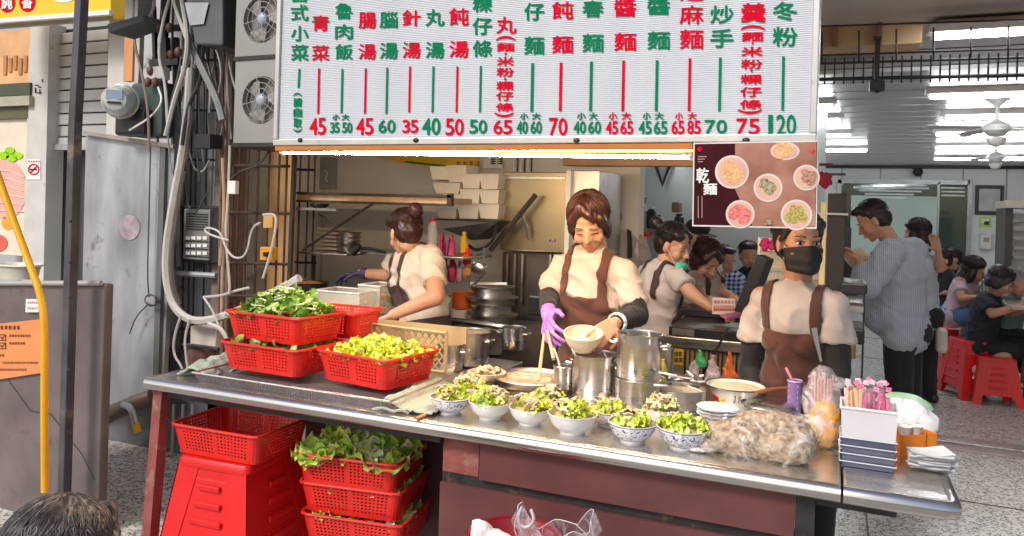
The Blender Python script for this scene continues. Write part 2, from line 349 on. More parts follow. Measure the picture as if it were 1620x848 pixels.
for i in range(6):
    px = 1300+i*59; ob('hanger', MB().tube([P(px,50-i*2,YG), P(px,100-i*2.3,YG)], .006, 6), darkm, t)
t = thing('ceiling_post', P(1388,140,4.9), 'black square post ending in a box below the gate track', 'post')
ob('post', wallrect(1384,58,1392,130,4.9,.04), blackp, t); ob('box', wallrect(1376,127,1400,142,4.86,.1), blackp, t, bev=.004); ob('cap', wallrect(1384,142,1391,146,4.9,.04), blackp, t); ob('collar', wallrect(1382,57,1395,61,4.88,.06), darkm, t)
# ---- kitchen walls
kw = slab('kitchen_back_wall', (-3.74,4.95,0), (-1.2,5.1,2.82), cream, 'cream painted back wall of the kitchen behind the shelves', 'wall')
slab('kitchen_side_wall', (-3.9,3.66,0), (-3.75,5.1,2.82), cream, 'cream left wall of the kitchen behind the window grille', 'wall')
kp = slab('kitchen_partition', (-1.8,7.6,0), (-.1,7.7,2.64), palew, 'pale blue grey wall behind the kitchen helpers', 'wall')
slab('partition_return', (-1.9,5.1,0), (-1.8,7.7,2.64), palew, 'pale return wall joining the two kitchen walls', 'wall')
# ---- menu sign
YS = 2.45
st = thing('menu_sign', P(866,225,YS), 'large white hanging menu sign board with green and red dishes and prices', 'menu sign')
a, b, z0, z1 = RC(441,-40,1291,224,YS)
z0 = P(866,222,YS).z; z1 = z0+.72
signm = M('sign_face', (.62,.65,.7), .35, 0, .02, 1)
ob('panel', MB().bb((a+.012,YS,z0+.012), (b-.012,YS+.12,z1)), signm, st)
al = M('sign_aluminium', (.6,.59,.57), .38, .7, .1, 6, spots=((.3,.25,.2), 10, .64))
for (u0,v0,u1,v1) in ((a-.008,z0-.012,b+.008,z0+.012), (a-.008,z0+.0125,a+.0115,z1), (b-.0115,z0+.0125,b+.008,z1)):
    ob('frame', MB().bb((u0,YS-.012,v0), (u1,YS+.135,v1)), al, st, bev=.003)
ribm = M('sign_corrugation', (.67,.7,.76), .35)
rb = MB().bb((a+.013,-.0015,-.0008), (b-.013,0,.0008)).mesh('rib', ribm)
for i in range(100):
    zz = z0+.02+i*.0066
    if zz < z1: link('rib', rb, st, (-st.location.x, YS-st.location.y-.0001, zz-st.location.z))
for px in (658,912,475,1180): ob('bracket', MB().ell(P(px,222,YS-.012), (.012,.008,.009)), darkm, st, smooth=True)
Gn, Rd = greenink, redink
fs = lambda x, y: P(x, y, YS-.004)
cols = [
 (Gn, 473, [('台',-14,3),('式',8,33),('小',41,65),('菜',71,96)], 27, (109,139), [], '請'),
 (Rd, 506, [('青',25,49),('菜',72,96)], 27, (108,180), [('45',489,516,187,213)], None),
 (Gn, 543, [('魯',5,30),('肉',39,62),('飯',70,94)], 27, (109,179), [('小',526,537,181,190),('大',541,552,181,190),('35',522,537,194,210),('50',541,557,194,210)], None),
 (Rd, 580, [('腸',20,45),('湯',70,94)], 27, (108,180), [('45',563,591,187,213)], None),
 (Gn, 614, [('腦',19,44),('湯',68,93)], 28, (107,180), [('60',598,626,190,210)], None),
 (Rd, 650, [('針',16,41),('湯',67,92)], 28, (105,178), [('35',636,662,190,210)], None),
 (Gn, 687, [('丸',15,41),('湯',67,92)], 29, (105,178), [('40',667,697,187,213)], None),
 (Rd, 725, [('飩',13,40),('湯',65,91)], 30, (105,178), [('50',704,734,188,214)], None),
 (Gn, 762, [('粿',-5,19),('仔',28,55),('條',64,90)], 30, (104,178), [('50',742,771,190,211)], None),
 (Rd, 800, [('丸',27,53)], 31, None, [('65',780,811,190,212)], (58,68,90,107,129,145,163,178)),
 (Gn, 844, [('仔',5,32),('麵',58,86)], 31, (100,177), [('小',823,835,179,189),('大',842,855,179,189),('40',817,835,192,211),('60',839,857,192,211)], None),
 (Rd, 889, [('飩',3,30),('麵',57,84)], 33, (99,176), [('70',868,898,187,214)], None),
 (Gn, 937, [('春',1,27),('麵',54,82)], 33, (97,176), [('小',913,926,178,189),('大',932,945,178,189),('40',907,927,192,211),('60',930,951,192,211)], None),
 (Rd, 988, [('醬',-2,26),('麵',52,80)], 34, (96,176), [('小',963,976,178,189),('大',984,998,178,189),('45',958,978,192,212),('65',981,1002,192,212)], None),
 (Gn, 1041, [('醬',-4,23),('麵',50,78)], 35, (95,176), [('小',1017,1029,178,189),('大',1036,1050,178,189),('45',1010,1031,192,212),('65',1034,1056,192,212)], None),
 (Rd, 1093, [('芝',-28,1),('麻',9,38),('麵',47,77)], 37, (92,176), [('小',1068,1080,178,189),('大',1088,1102,178,189),('65',1062,1083,191,212),('85',1087,1109,191,212)], None),
 (Gn, 1141, [('炒',9,37),('手',46,75)], 36, (91,176), [('70',1114,1151,190,211)], None),
 (Rd, 1191, [('羹',5,35)], 39, None, [('75',1164,1203,188,212)], (41,51,74,94,118,138,158,173)),
 (Gn, 1241, [('冬',3,32),('粉',43,73)], 39, (89,175), [('120',1211,1260,182,213)], None)]
def chob(name, ch, mt, x0, y0, x1, y1, fn=None, par=None, **k):
    t_ = MB(); put(t_, ch, fn or fs, x0, y0, x1, y1, **k)
    if t_.v: ob(name, t_, mt, par or st)
for mt, cx, chars, wd, ln, pr, ex in cols:
    for ch, y0, y1 in chars: chob('character', ch, mt, cx-wd/2+1, y0, cx+wd/2+1, y1)
    if isinstance(ex, tuple):
        y = ex; d = -2 if cx < 900 else -4
        chob('bracket_mark', '(', mt, cx-wd*.48, y[0]-1, cx+wd*.48, y[0]+6, rot90=True)
        hs = (13,14,14,14,14,13)
        for j, ch in enumerate('麵米粉粿仔條'):
            yy = y[1+j]; xs = cx+d*(j+1)/6*.9; chob('character', ch, mt, xs-wd*.43, yy, xs+wd*.43, yy+hs[j]+(1 if cx > 900 else 0))
            if j in (0, 2): chob('dot', '·', mt, xs-1.5, yy+hs[j]+2.5, xs+1.5, yy+hs[j]+5.5)
        chob('bracket_mark', ')', mt, cx+d-wd*.5, y[7], cx+d+wd*.46, y[7]+7, rot90=True)
    if ex == '請':
        chob('bracket_mark', '(', mt, 464, 147, 477, 152, rot90=True)
        for ch, y0 in (('請',155),('自',171),('取',188)): chob('character', ch, mt, 464.5, y0, 477, y0+14)
        chob('bracket_mark', ')', mt, 464, 204, 477, 209, rot90=True)
    if ln:
        lx = cx-(3 if cx > 480 else 1)
        t_ = MB(); hw = 1.6 if cx < 800 else 2.2
        t_.quad(fs(lx-hw,ln[1]), fs(lx+hw,ln[1]), fs(lx+hw+1.5,ln[0]), fs(lx-hw+1.5,ln[0])); ob('price_line', t_, mt, st)
    for s_, x0, x1, y0, y1 in pr or []:
        if s_ in '小大': chob('character', s_, mt, x0, y0, x1, y1)
        else:
            cw = (x1-x0)/len(s_)
            for j, ch in enumerate(s_): chob('digit', ch, mt, x0+cw*j+(cw*.3 if ch == '1' else cw*.07), y0, x0+cw*(j+1)-(cw*.32 if ch == '1' else cw*.07), y1)
# lit tube under the sign
warm = M('warm_lit_tube', (1,.8,.5), .5, emit=225, ecol=(1,.72,.42), var=0)
t = thing('sign_light', P(770,240,YS+.1), 'long warm lit tube under the menu sign', 'tube light')
ob('tube', MB().tube([P(446,241,YS+.05), P(1094,249,YS+.05)], .0052, 10), warm, t, smooth=True)
ob('glow_channel', MB().bb((a,YS-.008,z0-.034), (P(1096,238,YS).x,YS+.13,z0-.013)), M('orange_channel', (.5,.17,.03), .6), t, bev=.003)  # orange glow of the tube is painted onto this box
for px, py in ((446,241), (1094,249)): ob('end_cap', MB().ell(P(px,py,YS+.05), .011), whitep, t, smooth=True)
# poster
YP = 2.36
pt = thing('food_poster', P(1195,360,YP), 'dark red food poster with six noodle bowls hanging under the menu sign', 'poster')
fp = lambda x, y: P(x, y, YP-.0035)
ob('board', MB().add([P(1097,226,YP), P(1294,222,YP), P(1292,362,YP), P(1095,358,YP), P(1097,226,YP+.006), P(1294,222,YP+.006), P(1292,362,YP+.006), P(1095,358,YP+.006)], [(0,1,2,3),(7,6,5,4),(0,4,5,1),(1,5,6,2),(2,6,7,3),(3,7,4,0)]), M('poster_white_edge', (.75,.7,.68), .4), pt)
t_ = MB(); t_.quad(P(1099,228,YP-.001), P(1293,224.5,YP-.001), P(1290,359,YP-.001), P(1097,355.5,YP-.001)); ob('print_ground', t_, M('poster_maroon', (.05,.008,.012), .9, 0, .3, 6), pt)
t_ = MB(); t_.quad(P(1163,227,YP-.002), P(1292,224.7,YP-.002), P(1289.5,358.5,YP-.002), P(1190,357,YP-.002), P(1163,300,YP-.002)); ob('print_cloth', t_, M('poster_pink', (.27,.1,.07), .9, 0, .2, 9, col2=(.5,.27,.2)), pt)
def disc(mb, fn, x, y, rx, ry=None, n=26, d=0):
    ry = ry or rx; mb.add([fn(x+rx*math.cos(i*math.tau/n), y+ry*math.sin(i*math.tau/n)) for i in range(n)], [tuple(range(n))])
bowls = [(1158,272,27,'c'),(1242,239,23,'c'),(1276,281,21,'m'),(1215,297,23,'d'),(1171,339,23,'r'),(1260,340,25,'g'),(1285,238,7,'t'),(1217,352,9,'d')]
pc = {'c':((.7,.25,.08),(.85,.6,.35)), 'm':((.25,.08,.06),(.6,.4,.25)), 'd':((.1,.05,.06),(.55,.5,.3)), 'r':((.6,.05,.06),(.85,.35,.3)), 'g':((.4,.07,.06),(.45,.6,.15)), 't':((.7,.03,.03),(.8,.1,.08))}
for i, (x, y, r, c) in enumerate(bowls):
    l = .0026+.0001*i
    if c not in 't' and r > 10:
        t_ = MB(); disc(t_, lambda X, Y_: P(X, Y_, YP-l), x, min(y, 999), r, r*.98 if y > 245 else r*.62); ob('printed_bowl', t_, M('print_white', (.7,.6,.55), .4), pt)
        t_ = MB(); disc(t_, lambda X, Y_: P(X, Y_, YP-l-.0008), x, y, r*.86, r*.84 if y > 245 else r*.5); ob('printed_broth', t_, M('print_cream', (.7,.42,.32), .4), pt)
    t_ = MB(); k = .9 if c in 'c' else .72; 
    for q in range(22):
        a_ = random.uniform(0,6.3); rr = random.uniform(0,1)*r*k*.7; disc(t_, lambda X, Y_: P(X, Y_, YP-l-.0014-q*.00003), x+rr*math.cos(a_), y+rr*math.sin(a_)*(.9 if y > 245 else .5), r*.27*random.uniform(.6,1.4), n=8)
    mm = M('print_food_'+c, pc[c][0], .5, 0, 0, 160, col2=pc[c][1]); ob('printed_food', t_, mm, pt)
t_ = MB(); chob('poster_title', '乾', whiteink, 1102, 266, 1121, 289, fn=fp, par=pt); chob('poster_title', '麵', whiteink, 1113, 290, 1134, 308, fn=fp, par=pt)
t_ = MB(); disc(t_, fp, 1107, 236, 4); ob('red_seal', t_, redink, pt)
t_ = MB()
for i in range(3): t_.quad(fp(1104,247+i*4), fp(1118-i*3,247+i*4), fp(1118-i*3,248.5+i*4), fp(1104,248.5+i*4))
for i in range(2): t_.quad(fp(1104+i*6,310), fp(1105.2+i*6,310), fp(1105.2+i*6,345), fp(1104+i*6,345))
ob('small_print', t_, M('faint_print', (.45,.3,.28), .5), pt)
# ================================================================ LEFT SIDE OF THE STALL
YW = 3.35   # wall plane
galv = M('galvanised_sheet', (.42,.43,.45), .42, .35, .25, 5, .15, 18, spots=((.3,.28,.27), 4, .6))
greyw = M('grey_wall_panel', (.3,.3,.31), .55, 0, 0, 2.4, .15, 14, col2=(.6,.6,.6), stretch=(2,1,.4), spots=((.16,.15,.15), 5, .56))
# neighbour building behind
YN = 4.2
slab('neighbour_wall', (-9,YN+.35,0), (-3.92,YN+.5,4.5), M('neighbour_plaster', (.4,.4,.4), .8, 0, .15, 2, .1, 20), 'grey wall of the neighbouring shop at far left', 'wall')
t = thing('neighbour_shop_sign', P(80,30,YN-.5), 'yellow shop sign with white characters on red discs, top left corner', 'shop sign')
yel = M('yellow_sign_face', (.85,.5,.02), .35, 0, .05, 2, emit=.1)
YQ = YN-.55
t_ = MB(); t_.add([P(-60,-60,YQ), P(175,-60,YQ), P(175,17,YQ), P(-60,34,YQ)]+[p+V((0,.2,0)) for p in (P(-60,-60,YQ), P(175,-60,YQ), P(175,17,YQ), P(-60,34,YQ))], [(0,1,2,3),(7,6,5,4),(0,4,5,1),(1,5,6,2),(2,6,7,3),(3,7,4,0)]); ob('panel', t_, yel, t)
t_ = MB(); t_.tube([P(-60,38,YQ-.01), P(176,20,YQ-.01)], 5/PPM(P(80,30,YQ)), 4); ob('frame', t_, whitep, t)
t_ = MB(); t_.tube([P(-60,47,YQ+.1), P(176,28,YQ+.1)], 5/PPM(P(80,30,YQ)), 4); ob('soffit', t_, M('sign_soffit', (.4,.4,.36), .6), t)
fn = lambda x, y: P(x, y, YQ-.004)
fn2 = lambda x, y: P(x, y, YQ-.008)
for x, y, ch in ((11,4,'純'), (43,3,'香')):
    t_ = MB(); disc(t_, fn, x, y, 13, 16); ob('red_disc', t_, redink, t)
    chob('character', ch, whiteink, x-8, y-10, x+8, y+10, fn=fn2, par=t)
t_ = MB(); disc(t_, fn, 100, -8, 20, 12); ob('white_disc', t_, whiteink, t)
# white pillar with stickers
pil = M('grimy_white_paint', (.58,.57,.54), .6, 0, .1, 5, .1, 20, spots=((.3,.28,.26), 10, .62))
t = thing('white_pillar', P(60,460,YN), 'narrow grimy white pillar with a no smoking sticker beside the roller shutter', 'pillar')
t_ = MB(); d4 = [P(48,40,YN), P(78,36,YN), P(68,470,YN), P(34,470,YN)]; t_.add(d4+[p+V((0,.15,0)) for p in d4], [(0,1,2,3),(7,6,5,4),(0,4,5,1),(1,5,6,2),(2,6,7,3),(3,7,4,0)]); ob('shaft', t_, pil, t)
fn = lambda x, y: P(x, y, YN-.005); fn2 = lambda x, y: P(x, y, YN-.009)
t_ = MB(); t_.quad(fn(43,252), fn(64,252), fn(64,284), fn(42,284)); ob('sticker', t_, paper, t)
t_ = MB()
for i in range(24):
    a0, a1 = i*math.tau/24, (i+1)*math.tau/24; c = (53,268)
    t_.quad(*[fn2(c[0]+r*math.cos(a), c[1]+r*math.sin(a)) for r, a in ((7,a0),(7,a1),(9,a1),(9,a0))])
t_.quad(fn2(47,272.5), fn2(48.5,274), fn2(59,263.5), fn2(57.5,262)); ob('no_smoking_ring', t_, redink, t)
t_ = MB(); t_.quad(fn2(47,267), fn2(58,267), fn2(58,269), fn2(47,269)); ob('cigarette_mark', t_, blackink, t)
t_ = MB()
for k in range(5): t_.quad(fn2(44+k*4,254.5), fn2(46.5+k*4,254.5), fn2(46.5+k*4,256), fn2(44+k*4,256))
ob('tiny_print', t_, redink, t)
t_ = MB()
for (x,y,w_,h_) in ((55,134,6,1.5),(55,139,2,8),(60,137,5,1.5),(62,141,1.5,8),(58,146,8,1.5),(66,125,1.5,5)): t_.quad(fn(x,y), fn(x+w_,y), fn(x+w_,y+h_), fn(x,y+h_))
ob('scribble', t_, blackink, t)
# ochre panel, beams, food banner
t = thing('shop_hoarding', P(20,100,YN), 'ochre panel with faint brown marks under the yellow shop sign', 'panel')
ob('board', wallrect(-40,50,49,133,YN+.02,.05), M('ochre_print', (.72,.42,.22), .5, 0, .15, 5), t)
for i in range(5): ob('brown_mark', wallrect(5+i*8,88+(i%2)*4,10+i*8,118-(i%3)*4,YN+.01,.015), M('brown_print', (.5,.25,.1), .5), t)
ob('lower_beam', wallrect(-40,133,47,152,YN-.02,.1), M('dark_green_beam', (.07,.08,.05), .5), t)
ob('pale_rail', wallrect(-40,153,46,168,YN-.04,.1), M('khaki_rail', (.42,.4,.3), .5), t)
ob('dark_rail', wallrect(-40,168,45,188,YN,.1), M('olive_rail', (.12,.11,.05), .5), t)
t = thing('food_banner', P(15,300,YN), 'pale banner printed with pink meat slices and lime green leaves at the left edge', 'banner')
ob('sheet', wallrect(-40,188,42,402,YN+.03,.02), M('banner_cream', (.8,.68,.55), .5, 0, .08, 6), t)
fn = lambda x, y: P(x, y, YN+.026); fn2 = lambda x, y: P(x, y, YN+.022)
t_ = MB(); disc(t_, fn, 8, 300, 34, 48); ob('printed_meat', t_, M('meat_pink', (.8,.3,.26), .5, 0, 0, 40, col2=(.9,.55,.48), stretch=(1,1,3)), t)
for i in range(6):
    t_ = MB(); t_.tube([fn2(-20,275+i*12), fn2(10,268+i*13), fn2(36,280+i*11)], .004, 4, smooth=1); ob('printed_slice_edge', t_, M('meat_fat', (.92,.7,.62), .5), t)
for x, y, r in ((15,238,8),(28,246,8),(6,246,9),(18,250,9)): t_ = MB(); disc(t_, fn2, x, y, r, r*.7, 10); ob('printed_leaf', t_, M('lime_leaf_print', (.35,.7,.02), .5), t)
t_ = MB(); disc(t_, fn, 12, 352, 10, 12); ob('printed_egg', t_, M('egg_orange', (.85,.35,.05), .5), t)
t_ = MB(); disc(t_, fn, -4, 385, 16, 14); ob('printed_roll', t_, M('roll_red', (.7,.12,.08), .5), t)
# roller shutter
t = thing('roller_shutter', P(123,235,YN+.1), 'half raised grey roller shutter left of the electric meter', 'shutter')
sh = M('shutter_slat_paint', (.5,.49,.49), .45, .1, .1, 4)
for i in range(10):
    y0 = 50+i*18.6; ob('slat', wallrect(76,y0,170,y0+16.5,YN+.1-.012*(i%2),.03), sh, t, bev=.006)
ob('groove_backing', wallrect(76,45,170,236,YN+.16,.02), darkm, t)
ob('guide_rail', wallrect(71,45,77,440,YN+.06,.1), darkm, t); ob('bottom_rail', wallrect(76,228,170,237,YN+.06,.05), galv, t)
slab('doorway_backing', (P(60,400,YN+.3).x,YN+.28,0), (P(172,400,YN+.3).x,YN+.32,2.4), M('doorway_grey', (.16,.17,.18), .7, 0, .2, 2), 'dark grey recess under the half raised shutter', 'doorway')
# white wall strip + orange wood
slab('white_strip_wall', (P(168,200,3.9).x,3.9,0), (P(232,200,3.9).x,4.1,3.6), pil, 'white wall strip behind the electric meter', 'wall')
ob('wood_piece', wallrect(196,44,210,128,3.7,.05), M('raw_orange_wood', (.6,.28,.12), .7, 0, .2, 8, .2, 30, stretch=(1,1,.2)), label='splintered orange wood piece fixed on the wall above the meter', cat='wood piece')
slab('grey_corner_wall', (P(208,200,YW+.1).x,YW+.12,0), (P(375,200,YW+.1).x,YW+.3,3.6), greyw, 'stained grey panel wall behind the cables and window bars', 'wall')
slab('column_behind', (P(345,300,YW+.05).x,YW+.02,0), (P(371,300,YW+.05).x,YW+.14,3.4), M('brown_column_paint', (.19,.14,.11), .6, 0, .3, 8, .15, 30), 'brown steel column between the grey wall and the kitchen window', 'column')
# galvanised panel
t = thing('metal_sheet', P(200,640,YW-.1), 'large stained galvanised metal sheet standing left of the stall', 'metal sheet')
d4 = [P(136,213,YW-.1), P(276,233,YW-.1), P(258,615,YW-.1), P(126,655,YW-.1)]; t_ = MB(); t_.add(d4+[p+V((0,.03,0)) for p in d4], [(0,1,2,3),(7,6,5,4),(0,4,5,1),(1,5,6,2),(2,6,7,3),(3,7,4,0)])
gp = M('stained_sheet', (.2,.2,.22), .45, .3, 0, 2.6, .2, 9, col2=(.56,.57,.6), stretch=(1.4,1,.55), spots=((.22,.2,.2), 4.5, .57)); ob('sheet', t_, gp, t)
nn, LL, BB = nodes_of(gp)
ob('top_rail', MB().tube([P(134,210,YW-.12), P(276,232,YW-.12)], .016, 4), M('pinkish_angle_iron', (.4,.34,.31), .5, .3, .2), t)
ob('right_edge', MB().tube([P(262,232,YW-.1), P(250,612,YW-.1)], .03, 4), M('dark_grey_edge', (.13,.13,.13), .6), t)
ob('foot_channel', MB().tube([P(160,650,YW-.12), P(262,612,YW-.12)], .02, 4), M('rust_channel', (.24,.19,.16), .6, .2, .3), t)
t_ = MB(); disc(t_, lambda x, y: P(x, y, YW-.104), 205, 360, 16, 20); ob('pink_stain', t_, M('pink_stain', (.44,.36,.4), .45, .3, .3, 12), t)
t_ = MB()
for k in range(10): a_ = k*.9; t_.ell(P(205,268,YW-.12), .004)
ob('drain_pipe', MB().tube([P(158,665,YW-.2), P(205,640,YW-.2), P(240,628,YW-.15)], .045, 12, smooth=1), M('brown_pipe', (.2,.15,.12), .5, .2), smooth=True, label='brown drain pipe running under the galvanised sheet', cat='pipe')
t = thing('tap_pipe', P(212,680,YW-.3), 'grey elbow pipe with a yellow end beside the maroon counter leg', 'pipe')
ob('elbow', MB().tube([P(195,640,YW-.25), P(208,645,YW-.3), P(215,670,YW-.3)], .018, 10, smooth=2), galv, t, smooth=True); ob('yellow_end', MB().cyl(P(215,670,YW-.3), P(218,684,YW-.3), .02), M('yellow_plastic', (.85,.45,.02), .4), t)
# loose black wire with coil
wr = M('thin_wire', (.05,.035,.03), .5)
t_ = wire([(238,232),(236,330),(233,440),(236,470)], YW-.14, 1.0); 
for k in range(5):
    c = P(238+k*.8,475,YW-.15-k*.006); t_.tube([c + V((math.cos(a)*(.045+.004*k), .0, math.sin(a)*(.035-.002*k))) for a in [j*math.tau/14 for j in range(15)]], .003, 5)
t_.tube([P(236,480,YW-.15), P(215,500,YW-.15), P(205,528,YW-.15)], .0035, 5, smooth=2)
ob('coiled_wire', t_, wr, smooth=True, label='thin dark wire hanging down the metal sheet and ending in a coil', cat='wire')
# electricity meter group
t = thing('electric_meter', P(192,205,YW-.2), 'round glass electricity meter with black base above the galvanised sheet', 'electric meter')
c = P(190,160,YW-.28); Rm = Matrix.Rotation(math.radians(32),3,'Z') @ Matrix.Rotation(math.radians(90), 3, 'X')
ob('glass_cover', MB().lathe([(.088,-.04),(.09,0),(.086,.05),(.06,.085),(.0,.095)], c, 24, R=Rm), M('meter_glass', (.55,.6,.6), .08, .1, .1, 10, coat=1), t, smooth=True)
ob('dial', MB().box(c+Rm @ V((0,.025,.09)), (.085,.01,.05), Matrix.Rotation(math.radians(32),3,'Z')), M('meter_dial', (.3,.38,.5), .3), t); ob('dial_plate', MB().box(c+Rm @ V((0,-.02,.09)), (.07,.012,.012), Matrix.Rotation(math.radians(32),3,'Z')), blackp, t)
ob('ring', MB().lathe([(.09,-.045),(.1,-.04),(.1,-.015),(.09,-.01)], c, 24, R=Rm), steelr, t, smooth=True)
ob('base', wallrect(180,172,228,214,YW-.22,.12), blackp, t, bev=.02); ob('terminal_box', wallrect(205,130,256,216,YW-.16,.14), M('dark_green_box', (.05,.08,.07), .5), t, bev=.02)
ob('wire_loop', MB().tube([P(205,206,YW-.25), P(240,185,YW-.27), P(258,160,YW-.25), P(250,138,YW-.22)], .006, 6, smooth=2), whitep, t, smooth=True)
t = thing('lamp_housing', P(200,50,YW-.4), 'grey slanted lamp housing mounted above the meter', 'lamp housing')
d4 = [P(168,38,YW-.5), P(226,22,YW-.3), P(228,34,YW-.3), P(172,53,YW-.5)]; t_ = MB(); t_.add(d4+[p+V((0,.16,0)) for p in d4], [(0,1,2,3),(7,6,5,4),(0,4,5,1),(1,5,6,2),(2,6,7,3),(3,7,4,0)]); ob('case', t_, M('grey_case', (.12,.13,.12), .5), t, bev=.006)
ob('arm', wallrect(198,-30,218,32,YW-.3,.1), M('grey_arm', (.3,.32,.31), .5), t, bev=.004)
t = thing('bracket_frame', P(235,150,YW-.1), 'rusty bracket frame with insulators between the meter and the cables', 'bracket')
for q in (((222,50),(218,158),6), ((262,-10),(258,215),5), ((240,100),(285,98),7), ((236,46),(286,44),6), ((243,10),(246,100),4), ((262,60),(264,112),7)): ob('bar', MB().tube([P(*q[0],YW-.12), P(*q[1],YW-.12)], q[2]/PPM(P(250,100,YW)), 4), darkm if q[2] != 6 or q[0][0] != 222 else M('pale_angle', (.52,.5,.47), .5, .2), t)
for x, y in ((238,112),(250,44),(268,44),(270,86),(234,130),(246,130),(282,82)): ob('insulator', MB().ell(P(x,y,YW-.2), (.022,.02,.028)), M('rust_fitting', (.16,.08,.06), .6, .3), t, smooth=True)
ob('junction_box', wallrect(234,105,256,125,YW-.2,.06), M('off_white_box', (.55,.55,.52), .5), t, bev=.006)
# cabinets of transformer top right of the cables
t = thing('hanging_equipment_box', P(325,75,YW-.3), 'dark grey tapered equipment box above the window bars', 'equipment box')
d4 = [P(290,-20,YW-.35), P(352,-20,YW-.35), P(352,72,YW-.35), P(308,70,YW-.35)]; t_ = MB(); t_.add(d4+[p+V((0,.25,0)) for p in d4], [(0,1,2,3),(7,6,5,4),(0,4,5,1),(1,5,6,2),(2,6,7,3),(3,7,4,0)]); ob('case', t_, M('slate_box', (.09,.095,.1), .5, 0, .3, 6), t, bev=.01)
d4 = [P(292,4,YW-.36), P(330,4,YW-.36), P(322,38,YW-.36), P(300,40,YW-.36)]; ob('plate', MB().quad(*d4), galv, t)
ob('small_box', wallrect(308,212,332,234,YW-.2,.1), blackp, bpy.data.objects['bracket_frame'])
# window bars (left, over grey wall)
def bars(name, label, Y, verts, hors, r, mat, loc):
    t = thing(name, P(*loc, Y), label, 'window bars')
    for (x0,y0,x1,y1) in verts: ob('upright_bar', MB().tube([P(x0,y0,Y), P(x1,y1,Y)], r, 6), mat, t)
    for (x0,y0,x1,y1) in hors: ob('cross_bar', MB().tube([P(x0,y0,Y-.012), P(x1,y1,Y-.012)], r*1.3, 6), mat, t)
    return t
bars('window_grille', 'black bars over the grey wall behind the intercom and cables', YW+.08, [(x+5,-20,x-7,560) for x in (303,311,327,343,294)], [(290,174,348,175),(285,252,350,253),(286,94,350,95),(285,520,345,522)], .006, darkm, (318,560))
bars('kitchen_window_grille', 'rusty black bars of the kitchen window left of the serving opening', 3.3, [(x+3,228,x-6,500) for x in (368,377,391,407,424,440,452)], [(362,262,458,263),(358,336,458,338),(358,416,455,418),(362,468,452,470)], .0065, M('rusty_bar', (.07,.04,.03), .6, .3, .4), (410,500))
bars('inner_window_bars', 'thin dark bars seen behind the black upright of the serving opening', 3.9, [(x+2,245,x-4,440) for x in (474,487,497)], [(466,268,497,269),(466,415,500,416)], .006, darkm, (485,440))
t = thing('serving_post', P(462,470,3.2), 'black upright post at the left of the serving opening', 'post')
ob('shaft', MB().tube([P(467,225,3.2), P(457,470,3.2)], .014, 4), darkm, t)
ob('ochre_strip', wallrect(424,232,462,470,3.6,.03), M('ochre_blind', (.6,.36,.16), .6, 0, .15, 5, stretch=(6,1,.5)), t)
t = thing('brown_upright', P(360,560,YW-.05), 'brown conduit post left of the kitchen window bars', 'post')
for x, r_2 in ((356,.012),(364,.01),(350,.008)): ob('pipe', MB().tube([P(x+6,-20,YW-.03), P(x-6,560,YW-.03)], r_2, 8), M('brown_pipe2', (.2,.13,.1), .5, .2, .3) if x != 356 else M('tan_pipe', (.42,.3,.22), .5, 0, .2), t, smooth=True)
# intercom panel
t = thing('intercom_panel', P(316,415,YW-.05), 'dark grey intercom panel with speaker grille and button rows', 'intercom')
ob('backplate', wallrect(284,325,346,416,YW-.03,.05), blackp, t, bev=.01); ob('faceplate', wallrect(290,331,331,411,YW-.045,.02), M('intercom_grey', (.3,.31,.31), .4, .5), t, bev=.004)
for i in range(7): ob('grille_slot', wallrect(294,338+i*4,328,339.8+i*4,YW-.05,.01), blackp, t)
for r in range(3):
    for k in range(4): ob('button', wallrect(293.5+k*9,374+r*12,300+k*9,379+r*12,YW-.052,.01), whitep, t)
for r in range(3): ob('button_groove', wallrect(293,381+r*12,329,383+r*12,YW-.048,.01), blackp, t)
ob('ledge_pipe', MB().tube([P(276,432,YW-.02), P(342,436,YW-.02)], .016, 8), galv, smooth=True, label='short grey pipe across the bars under the intercom', cat='pipe')
slab('ledge_box', tuple(P(300,548,YW-.08)), tuple(P(342,520,YW-.08)+V((0,.1,0))), M('off_white_box2', (.6,.55,.48), .5), 'off white box below the bundled cables', 'junction box', bev=.008)
ob('rust_tank', MB().cyl(P(322,610,YW-.02), P(324,545,YW-.02), .09, n=16), M('rust_brown', (.2,.11,.09), .6, .2, .3), smooth=True, label='rust brown tank behind the left end of the counter', cat='tank')
